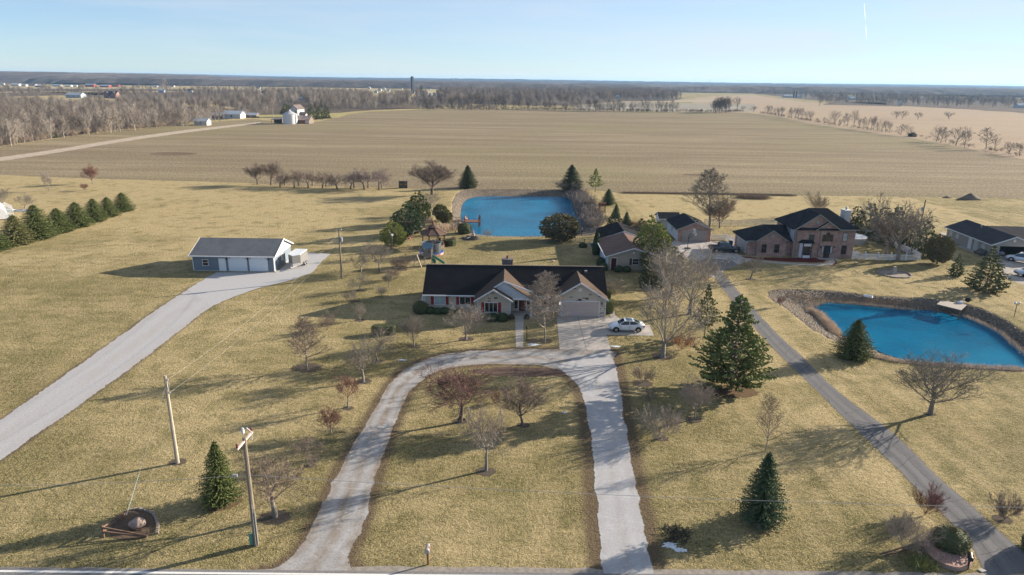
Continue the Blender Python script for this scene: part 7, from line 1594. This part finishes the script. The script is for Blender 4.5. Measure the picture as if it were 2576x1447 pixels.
# tree line behind the big field
tl = along([(560,358),(700,356),(900,358),(1280,360),(1600,372),(2000,382),(2560,384)], 120, 2, zP)
kx = 0
for i, (u, v) in enumerate(tl):
    h = rs.uniform(11, 17) if u < 1300 else rs.uniform(8, 14); fartree(u, v+rs.uniform(-.8, .3), h, h*rs.uniform(.5, .75), rs.randint(6), 'grey bare tree in the thin tree line at the far end of the brown field', 'far tree line of the field', (FTB, None, FTD)[rs.randint(3)], rz=rs.rand()*6)
cop = along([(230,392),(290,390),(350,385)], 14, 1, zR)
for i, (u, v) in enumerate(cop): h = rs.uniform(13, 18); fartree(u, v, h, h*.7, rs.randint(6), 'dark bare tree in the dense clump at the far right corner of the brown field', 'clump at the field corner', FTD, rz=rs.rand()*6)
# front row of the left wood
lw = along([(0,372),(60,362),(150,349),(220,340),(300,333),(400,323),(500,316),(560,308)], 70, 3)
for i, (u, v) in enumerate(lw):
    h = rs.uniform(7, 15); fartree(u, v-rs.uniform(0, 3), h, h*rs.uniform(.45, .65), rs.randint(6), 'grey bare tree in the front row of the left wood', 'front row of the left wood', (FTB, FTB, None)[rs.randint(3)], rz=rs.rand()*6)
for i, (x_, y_, t_, w_, lb) in enumerate([(225,590,385,60,'dead leaning pale tree before the left wood'),(838,545,345,120,'large pale tree with white limbs at the edge of the left wood'),(385,480,300,90,'tall white barked tree inside the left wood'),(595,480,300,60,'slender white barked tree inside the left wood'),(975,500,300,90,'white limbed tree above the middle edge of the left wood'),(1300,480,280,100,'broad pale tree near the low white barn'),(1640,425,335,90,'spreading tree in front of the long low barns'),(1740,425,335,80,'second spreading tree in front of the long low barns'),(1860,425,340,80,'spreading tree above the right low barn'),(2010,380,250,40,'tall pale tree left of the grain bin'),(1245,230,130,80,'pale tree rising before the far fields')]):
    u, v = zO(x_, y_); fartree(u, v, min(26, HT(u, v, zO(x_, t_)[1])), w_/2.576/1.1646*MPP(u, v), (2, 0, 3)[i % 3], lb, None, FTB, rz=i*2.)
# far evergreens near the farm
for x_, y_, t_, w_, lb in [(2350,440,320,70,'tallest dark evergreen right of the farmhouse'),(2410,437,330,60,'middle dark evergreen right of the farmhouse'),(2465,432,338,60,'rightmost dark evergreen right of the farmhouse'),(2165,400,318,90,'green pine behind the grain bin')]:
    u, v = zO(x_, y_); ever(u, v, zO(x_, t_)[1], w_/2.576/1.1646, JUN[0], SPRUCE, lb, name='evergreen_tree')
for x_, y_, t_, w_, lb in [(105,608,560,70,'dark round bush at the near edge of the left wood'),(340,575,532,60,'small olive bush at the edge of the left wood'),(410,577,545,50,'low olive bush right of the small bush at the wood edge'),(130,520,465,40,'small cedar inside the edge of the left wood')]:
    u, v = zO(x_, y_); ever(u, v, zO(x_, t_)[1], w_/2.576/1.1646, CB, OLIVE, lb, 'shrub', 'evergreen_shrub')
for x_, y_, t_, w_, lb in [(648,350,322,26,'small cedar at the start of the far tree line'),(722,352,325,18,'second small cedar in the far tree line'),(603,245,180,36,'tall evergreen in the distant village right of the tower')]:
    u, v = zP(x_, y_); ever(u, v, zP(x_, t_)[1], w_/2.576/1.1646, JUN[1], DEEP, lb, name='evergreen_tree')
u, v = zR(1735, 568); ever(u, v, zR(0, 540)[1], 17, CB, DEEP, 'small dark cedar bush in the hedgerow', 'shrub', 'evergreen_shrub')

# woods read as masses: one mesh per wood
def template(seed, dense=1.0):
    segs, zt, rr = grow(('round', 'vase', 'round', 'vase', 'oval', 'upright')[seed % 6], 300+seed, 1.0); sc = np.array([.5/rr, .5/rr, 1/zt]); V = []; T = []; r_ = np.random.RandomState(seed)
    for lv, pts, rad in segs:
        if lv > 3 or (lv == 3 and r_.rand() > .26*dense): continue
        pts = [p*sc for p in pts]; a, b = pts[0], pts[-1]
        if lv <= 1: ps = [pts[0], pts[len(pts)//2], pts[-1]]
        else: ps = [a, b]
        w0 = (.016, .008, .0050, .0036)[lv]
        for p, q in zip(ps[:-1], ps[1:]):
            d = q-p; L = ln3(d)+1e-9; s = xp(d/L, r_.normal(size=3)); s /= ln3(s)+1e-9; u_ = xp(d/L, s); k = len(V)
            V += [p+s*w0, p-s*w0*.5+u_*w0*.87, p-s*w0*.5-u_*w0*.87, q]; T += [(k, k+1, k+3), (k+1, k+2, k+3), (k+2, k, k+3)]
    return np.array(V), np.array(T)
TPL = [template(i) for i in range(6)]; print('template tris', [len(t[1]) for t in TPL])
FLOOR = M('leaf_floor', (.15, .122, .098), (.10, .085, .07), scale=.08, rough=1, spec=.02)
def wood(name, label, polys, spacing, hr_, mat, seed, wf=.62, maxn=4000, excl=()):
    r_ = np.random.RandomState(seed); VV = []; TT = []; k = 0; n = 0
    for P in polys:
        Pw = gl(P)
        if 'scrub' not in name: sheet('forest_floor', rough_edge(Pw, 3, 25, seed), .08+.01*seed, FLOOR)
        mn, mx_ = Pw.min(0), Pw.max(0); area = abs(.5*np.sum(Pw[:, 0]*np.roll(Pw[:, 1], -1)-Pw[:, 1]*np.roll(Pw[:, 0], -1)))
        c = min(maxn, int(area/spacing**2)); bb = (mx_-mn).prod(); m = int(c*bb/area*1.1)+10
        p = r_.uniform(mn, mx_, (m, 2)); _, ins = pdist(p[:, 0], p[:, 1], Pw); p = p[ins][:c]
        dens = np.sin(p[:, 0]*.013+seed)+np.sin(p[:, 1]*.009+p[:, 0]*.004)+r_.normal(0, .9, len(p)); p = p[dens > -1.25]
        for x, y in p:
            if any(e[0] < PV(x, y, 0)[0] < e[2] and e[1] < PV(x, y, 0)[1] < e[3] for e in excl): continue
            V, T = TPL[r_.randint(len(TPL))]; h = r_.uniform(*hr_)
            if not clear_view(x, y, h): continue
            w__ = h*wf*r_.uniform(.7, 1.2); a = r_.rand()*6.28; ca, sa = math.cos(a), math.sin(a)
            VV.append(np.c_[(V[:, 0]*ca-V[:, 1]*sa)*w__+x, (V[:, 0]*sa+V[:, 1]*ca)*w__+y, V[:, 2]*h]); TT.append(T+k); k += len(V); n += 1
    o = link_mesh(name, mesh_np(name, np.vstack(VV), np.vstack(TT), mat)); print(name, n, 'trees'); return tag(o, label, None, None, 'stuff')
def woodmat(name, cols):
    if name in _mats: return _mats[name]
    m, t, b = _nodes(name); b.inputs['Roughness'].default_value = 1; b.inputs['Specular IOR Level'].default_value = .02
    p = coord(t, 'Position'); n1 = noise(t, p, .035, 3, .6); n2 = noise(t, p, .12, 2, .6)
    col = ramp(t, n2, [(.3, cols[0]), (.48, cols[1]), (.66, cols[2])]); col = mixc(t, ramp(t, n1, [(.4, 0), (.7, .5)]), col, cols[1])
    t.links.new(col, b.inputs['Base Color']); _mats[name] = m; return m
WM = woodmat('wood_twigs', [(.085, .072, .063), (.15, .13, .112), (.29, .265, .23)])
WMr = woodmat('wood_twigs_far', [(.08, .068, .062), (.125, .108, .096), (.22, .192, .17)])
wood('left_wood', 'deep grey bare wood left of the farm', [[(-330,395),(0,366),(150,343),(300,327),(430,314),(560,301),(640,292),(640,284),(560,270),(440,268),(330,262),(280,268),(120,270),(-50,266),(-300,272)]], 6.0, (7, 13.5), WM, 1, maxn=3400, excl=((483,296,525,318),(528,282,610,300),(640,286,800,312)))
wood('left_scrub', 'low brush along the edge of the left wood', [[(-330,402),(0,372),(150,349),(300,333),(430,320),(480,316),(470,306),(300,324),(150,339),(0,360),(-330,388)]], 3.2, (2.0, 4.5), woodmat('scrub_twigs', [(.16, .125, .095), (.24, .19, .145), (.30, .25, .19)]), 2, wf=1.1, maxn=900)
wood('village_wood', 'bare wood behind the farm and round the village', [[(640,290),(700,288),(840,284),(930,278),(1050,272),(1000,255),(900,240),(760,236),(640,240),(560,262),(600,282)]], 8.5, (9, 17), WM, 3, maxn=2000, excl=((690,270,780,312),))
wood('middle_wood', 'bare wood beyond the thin tree line', [[(1050,272),(1180,262),(1340,266),(1440,266),(1560,255),(1700,254),(1720,247),(1600,238),(1400,236),(1200,236),(1080,240),(980,250)]], 9.5, (12, 20), WMr, 4, maxn=2200)
wood('field_edge_scrub', 'low brush at the foot of the far tree line', [[(1150,278),(1300,278),(1500,281),(1700,283.5),(1870,283.5),(1870,281.5),(1700,281),(1500,278),(1300,275),(1150,275)],[(1080,278),(1280,272),(1180,266),(1060,272)]], 4.2, (1.5, 4), WMr, 5, wf=1.3, maxn=700)
wood('hedgerow_scrub', 'low brush along the right side of the field', [[(1910,285),(2050,309),(2300,346),(2576,398),(2900,470),(2900,462),(2576,393),(2300,342),(2050,306),(1925,284)]], 3.0, (.8, 2.6), _mats['scrub_twigs'], 6, wf=1.4, maxn=900)
wood('left_village_wood', 'scattered bare trees round the barns at the far left', [[(-100,246),(0,244),(160,240),(330,252),(480,262),(560,262),(640,240),(560,231),(330,233),(240,240),(100,232),(-100,235)],[(-100,222),(640,226),(700,233),(640,236),(400,229),(100,231),(-100,230)]], 18, (8, 14), WMr, 7, maxn=1300)
wood('right_wood', 'bare wood beyond the pasture on the right', [[(1900,236),(2020,250),(2130,258),(2300,268),(2576,284),(2800,300),(2800,262),(2576,256),(2300,246),(2100,240),(1900,231)],[(2070,264),(2190,266),(2260,268),(2220,258),(2090,257)]], 18, (10, 17), WMr, 8, maxn=1500)
# far canopies out to the horizon
def canopy(name, label, u0, u1, v0, v1, mat, seed, hmax=17, thr=-.25, nu=220, nv=44):
    """forest canopy as bumpy relief on the ground, clearings left open"""
    r_ = np.random.RandomState(seed); V = np.zeros((nv, nu, 3)); cl = np.zeros((nv, nu))
    ph = r_.rand(8)*6.28
    for j in range(nv):
        tt = j/(nv-1)
        for i in range(nu):
            u = u0+(u1-u0)*i/(nu-1); hz = PV(*( (u-W_/2)/FOC*60000, 60000, 0))[1]; 
            f0 = (v0+(0.0136*(u-1288))-hz); f1 = max(1.1, v1+(0.0136*(u-1288))-hz); vv = hz+f0*(f1/f0)**tt
            g = G(u, vv); V[j, i] = g
            cl[j, i] = math.sin(g[0]/410+ph[0])+math.sin(g[1]/520+ph[1])+.8*math.sin(g[0]/170+g[1]/260+ph[2])+.6*math.sin(g[1]/150-g[0]/230+ph[3])
    hh = np.where(cl > thr, hmax*(.62+.38*np.clip((cl-thr), 0, 1))*r_.uniform(.80, 1.12, cl.shape), -3)
    hh[0] = np.minimum(hh[0], 2); V[:, :, 2] = hh+np.where(np.hypot(V[:, :, 0], V[:, :, 1]) > 2500, 2, 0)
    idx = np.arange(nu*nv).reshape(nv, nu); T = np.stack([idx[:-1, :-1], idx[:-1, 1:], idx[1:, 1:], idx[1:, :-1]], -1).reshape(-1, 4)
    o = link_mesh(name, mesh_np(name, V.reshape(-1, 3), T, mat)); return tag(o, label, None, None, 'stuff')
def canm(name, a, b_):
    m, t, b = _nodes(name); b.inputs['Roughness'].default_value = 1; b.inputs['Specular IOR Level'].default_value = 0
    p = coord(t, 'Position', (1, .35, 1)); n1 = noise(t, p, .022, 6, .85); n2 = noise(t, p, .004, 3)
    t.links.new(mixc(t, ramp(t, n2, [(.4, 0), (.65, .5)]), ramp(t, n1, [(.40, a), (.60, b_)]), tuple(x*.8 for x in a)), b.inputs['Base Color']); return m
canopy('far_forest', 'distant bare forest before the horizon', -500, 3100, 227, 211, canm('forest_near', (.065, .055, .050), (.165, .14, .122)), 1, 17, -.8)
canopy('horizon_forest', 'hazy forest ridge along the horizon', -500, 3100, 213, 202.4, canm('forest_far', (.05, .048, .05), (.095, .09, .088)), 5, 21, -1.6, 260, 30)
def ridge(seed, d0, d1, h0, h1, name, label):
    m = MB(); n = 620; rs_ = np.random.RandomState(seed); xs_ = np.linspace(-16000, 16000, n); V = []
    for i, x_ in enumerate(xs_):
        hh = h0+(h1-h0)*(.5+.5*math.sin(x_/2600+seed))*(.7+.3*math.sin(x_/900+seed*2))+rs_.uniform(-2.0, 2.0); hh += 10*math.exp(-((x_+9500)/3500)**2); V.append([(x_, d0, -2), (x_, (d0*.6+d1*.4), hh), (x_, d1, hh*.8), (x_, d1+200, -2)])
    loft(m, V); o = m.build(name, canm(name+'_mat', (.045, .045, .048), (.075, .075, .075))); tag(o, label, kind='structure')
def left_rise():
    m = MB(); V = []; r_ = np.random.RandomState(12)
    for x_ in np.linspace(-6500, -700, 520):
        k_ = min(1, max(0, (-x_-700)/1500)); hh = 14+25*k_**1.3+r_.uniform(-2.2, 2.2)+2.5*math.sin(x_/170)+2*math.sin(x_/63); V.append([(x_, 2700, 0), (x_, 2900, hh*.6), (x_, 3300, hh), (x_, 4300, hh*.9), (x_, 4700, 0)])
    loft(m, V); tag(m.build('wooded_hill', canm('hill_wood', (.062, .053, .048), (.155, .130, .115))), 'low wooded rise at the far left horizon', kind='structure')
left_rise()
ridge(1, 6500, 8200, 26, 40, 'hill', 'low wooded rise on the horizon'); ridge(4, 10500, 12500, 30, 56, 'far_hill', 'farthest low wooded rise on the horizon')

# ---------------------------------------------------------------- distant farm and village
def simple_house(loc, wx, dy, he, hr_, wall, roof, label, cat='house', name='farm_house', rz=0.0, axis='x', wins=2, group=None, dr=None):
    R = thing(name, label, cat, loc, rz, group)
    part(R, 'wall', wall, lambda m: gable_box(m, -wx/2, wx/2, -dy/2, dy/2, he, hr_-.15, axis)); o = .5
    part(R, 'roof', roof, lambda m: gable_roof(m, -wx/2-o, wx/2+o, -dy/2-o, dy/2+o, he-.05, hr_, axis, .2))
    for i in range(wins): u = -wx/2+wx*(i+.5)/wins; window(R, (0, -dy/2, FR), u-.5, u+.5, he*.4, he*.75, 0, 0)
    if dr: part(R, 'door', dr, lambda m: m.fbox((0, -dy/2, FR), -1.6, 1.6, -.02, .06, .02, he*.8))
    return R
def mp(x_, y_, z=zO): u, v = z(x_, y_); return G(u, v), MPP(u, v)/2.576/1.1646
# grain bin
c, k = mp(2176, 475); r = 105*k/2; R = thing('grain_bin', 'round white steel grain bin with conical roof beside the farmhouse', 'grain bin', (c[0], c[1]+r, 0)); hb = HT(*zO(2176, 475), zO(0, 400)[1]); ht = HT(*zO(2176, 475), zO(0, 371)[1])
part(R, 'wall', siding('bin_steel', (.58, .59, .60), .6), lambda m: m.lathe([(r, 0), (r, hb)], 28)); part(R, 'roof', M('bin_roof', (.42, .43, .46), (.3, .3, .34), scale=2), lambda m: m.lathe([(r+.15, hb), (.7, ht-.4), (.6, ht)], 28)); part(R, 'cap', STEEL, lambda m: m.lathe([(.6, ht), (.5, ht+.3)], 12)); part(R, 'ladder', M('bin_ladder', (.16, .24, .2)), lambda m: m.box(r*.92, r*.92+.25, -r*.45, -r*.35, 0, hb))
c, k = mp(2228, 425); simple_house((c[0], c[1]+6, 0), 65*k, 10, 6.4, 9.6, WH, BRF, 'white two storey farmhouse behind the grain bin', rz=-.25, axis='y', wins=2)
c, k = mp(2285, 430); simple_house((c[0], c[1]+3, 0), 45*k, 7, 3, 4.6, WH, BRF, 'white single storey wing right of the farmhouse', 'house', 'farm_annex', wins=1)
c, k = mp(2285, 472); R = simple_house((c[0], c[1]+6, 0), 95*k, 11, 2.6, 5.2, WOOD, M('rusty_tin', (.20, .14, .12), (.32, .27, .25), scale=.6), 'low weathered barn with rusty roof right of the grain bin', 'barn', 'low_barn', wins=0); part(R, 'white_front', WH, lambda m: m.fbox((0, -5.5, FR), 95*k*.05, 95*k*.5, 0, .1, .3, 2.5)); part(R, 'red_door', RDB, lambda m: m.fbox((0, -5.6, FR), 0, 1.6, 0, .1, .1, 2.4))
c, k = mp(2090, 468); R = thing('open_shed', 'dark open sided shed left of the grain bin', 'shed', c); L_ = 60*k
part(R, 'roof', M('shed_tin', (.16, .15, .15)), lambda m: m.slab([(-L_/2, -3, 2.8), (L_/2, -3, 2.8), (L_/2, 3, 3.6), (-L_/2, 3, 3.6)], .15)); part(R, 'wall', M('shed_dark', (.07, .065, .06)), lambda m: m.box(-L_/2, L_/2, 2.6, 2.8, 0, 3.4))
for sx in (-.48, -.16, .16, .48): part(R, 'post', WOOD, lambda m: m.box(L_*sx-.1, L_*sx+.1, -2.9, -2.7, 0, 2.8))
c, k = mp(2064, 442); R = thing('utility_pole', 'pale utility pole just left of the grain bin', 'utility pole', c); part(R, 'pole', POLEP, lambda m: m.tube([(0, 0, 0), (0, 0, 9)], [.2, .14], 8)); part(R, 'crossarm', POLEP, lambda m: m.box(-1, 1, -.08, .08, 8.3, 8.5))
for x0, x1, y_, h_, wl, rf, lb, nm, ct in BL1:
    u, v = zO((x0+x1)/2, y_); c = G(u, v); wx = (x1-x0)/2.576/1.1646*MPP(u, v); dd = min(wx*.8, 12); simple_house((c[0], c[1]+dd/2, 0), wx, dd, h_*.72, h_*1.25, wl, rf, lb, ct, nm, axis='x' if wx > dd*1.2 else 'y', wins=3 if wx > 15 else 1)
c, k = mp(832, 277); R = simple_house((c[0], c[1]+5, 0), 95*k, 10, 5.4, 9, M('far_brick', (.25, .16, .14)), DRF, 'large brick house with steep dark roofs beyond the left wood', 'house', 'gabled_house', wins=3); L_ = 95*k
for s_ in (-.25, .3): part(R, 'gable_roof', DRF, lambda m: gable_roof(m, L_*s_-3, L_*s_+3, -6.6, 0, 5.4, 8.6, 'y', .25)); part(R, 'gable_wall', _mats['far_brick'], lambda m: gable_box(m, L_*s_-2.7, L_*s_+2.7, -6.2, 0, 5.4, 8.2, 'y'))
part(R, 'garage_door', WH, lambda m: m.fbox((0, -5, FR), -3, 0, 0, .1, 0, 2.4))
for x_, y_, w_, lb in BL2:
    u, v = zP(x_, y_); c = G(u, v); wx = w_/2.576/1.1646*MPP(u, v); simple_house((c[0], c[1], 0), wx, min(11, wx), 3.6, 6.2, WH, (GRF, DRF, BRF)[int(x_) % 3], lb, 'house', 'village_house', axis='x' if int(x_) % 2 else 'y', wins=1)
for x_, y_, w_, z_, lb, rf in BL3:
    u, v = z_(x_, y_); c = G(u, v); wx = w_/2.576/1.1646*MPP(u, v); simple_house((c[0], c[1], 0), wx, min(12, wx), 3.6, 6.5 if rf == 'b' else 8, WH, GRF if rf == 'b' else WH, lb, 'house' if 'house' in lb else 'barn', 'far_building', axis='x' if rf == 'b' else 'y', wins=1)
def tower(u, v, tp, w_, label, name, cat, mat, prof):
    c = G(u, v); h = HT(u, v, tp); r = w_*MPP(u, v)/2; R = thing(name, label, cat, c); part(R, 'shaft', mat, lambda m: m.lathe([(r*a, h*b) for a, b in prof], 16)); return R, r, h
R, r, h = tower(1038, 236, 192.5, 8, 'tall dark blue cylindrical silo rising above the village', 'tall_silo', 'silo', M('blue_enamel', (.012, .022, .040), (.02, .032, .05), scale=.3, rough=.35), [(1, 0), (1, .96), (.9, .985)])
part(R, 'cap', M('silo_cap', (.10, .12, .14)), lambda m: m.lathe([(r*.95, h*.985), (r*.5, h*1.0), (r*.1, h*1.01)], 16)); part(R, 'ladder', STEEL, lambda m: m.box(r*.2, r*.45, -r*1.08, -r*.98, 0, h*.97))
for x_, tpv, lb in ((838, 222, 'left dark farm silo right of the pale barn'), (857, 219, 'taller dark farm silo with pale dome right of the pale barn')):
    u, v = zR(x_, 277); tower(u, v, zR(0, tpv)[1], 4.6, lb, 'farm_silo', 'silo', M('concrete_silo', (.12, .11, .105)), [(1, 0), (1, .93), (.8, .98), (.2, 1)])
def skymark(u, top, dist, label, name, cat, water):
    """mast or water tower standing at its distance, tall enough to break the skyline"""
    d = _f+(u-W_/2)/FOC*_r-(top-H_/2)/FOC*_u; t = dist/d[1]; x_, y_, z_ = d[0]*t, dist, CAMZ+d[2]*t; R = thing(name, label, cat, (x_, y_, 0))
    if water:
        part(R, 'stem', M('tower_steel', (.35, .37, .4)), lambda m: m.lathe([(2.2, 0), (1.4, z_*.7), (3, z_*.78)], 12)); part(R, 'tank', _mats['tower_steel'], lambda m: m.lathe([(2, z_*.76), (8.5, z_*.84), (9.5, z_*.9), (8, z_*.96), (1, z_)], 16))
    else: part(R, 'mast', M('mast_steel', (.3, .3, .32)), lambda m: m.beam((0, 0, 0), (0, 0, z_), 1.6)); part(R, 'antenna', _mats['mast_steel'], lambda m: m.box(-2, 2, -.5, .5, z_*.93, z_*.95))
skymark(1946.5, 209.0, 6000, 'small water tower on the skyline right of centre', 'water_tower', 'water tower', True)
skymark(1137, 196.0, 5600, 'small water tower on the skyline right of the dark silo', 'water_tower', 'water tower', True)
skymark(1786, 200.0, 5200, 'thin radio mast on the skyline right of centre', 'radio_mast', 'mast', False)
skymark(532, 179.0, 5200, 'thin radio mast on the skyline at the left', 'radio_mast', 'mast', False)
def trail_mat():
    m, t, b = _nodes('ice_trail'); tr_ = t.nodes.new('ShaderNodeBsdfTranslucent'); tr_.inputs[0].default_value = (.95, .95, .95, 1); tp = t.nodes.new('ShaderNodeBsdfTransparent'); ms = t.nodes.new('ShaderNodeMixShader'); ms.inputs[0].default_value = .32
    t.links.new(tp.outputs[0], ms.inputs[1]); t.links.new(tr_.outputs[0], ms.inputs[2]); t.links.new(ms.outputs[0], t.nodes['Material Output'].inputs[0]); return m
def contrail():
    for vs, rad in (((9, 28, 49), (4, 10, 5)), ((64, 82, 101), (6, 9, 2))):
        pts = []
        for v in vs:
            d = _f+(2174+(v-8)*.07-W_/2)/FOC*_r-(v-H_/2)/FOC*_u; t = 42000/d[1]; pts.append((d[0]*t, 42000, CAMZ+d[2]*t))
        o = MB().tube(pts, rad, 8).build('contrail', trail_mat()); o['kind'] = 'structure'
contrail()
# air: one closed box of even haze round the whole place
hz = MB(); hz.box(-15500, 15500, -300, 14000, -12, 64)
hm = bpy.data.materials.new('air_haze'); hm.use_nodes = True; t = hm.node_tree; t.nodes.clear(); o_ = t.nodes.new('ShaderNodeOutputMaterial'); pv = t.nodes.new('ShaderNodeVolumePrincipled')
pv.inputs['Color'].default_value = (.36, .62, .96, 1); pv.inputs['Density'].default_value = 6.5e-5; pv.inputs['Anisotropy'].default_value = .2
t.links.new(pv.outputs[0], o_.inputs['Volume'])
ho = hz.build('haze', hm); ho['kind'] = 'stuff'; ho['label'] = 'pale blue air haze over the distant land'
for o in bpy.data.objects:
    if 'kind' in o and o.parent is None and 'label' not in o: o['label'] = o.name.split('.')[0].replace('_', ' ')+' of the place'
print('objects', len(bpy.data.objects), 'meshes', len(bpy.data.meshes))
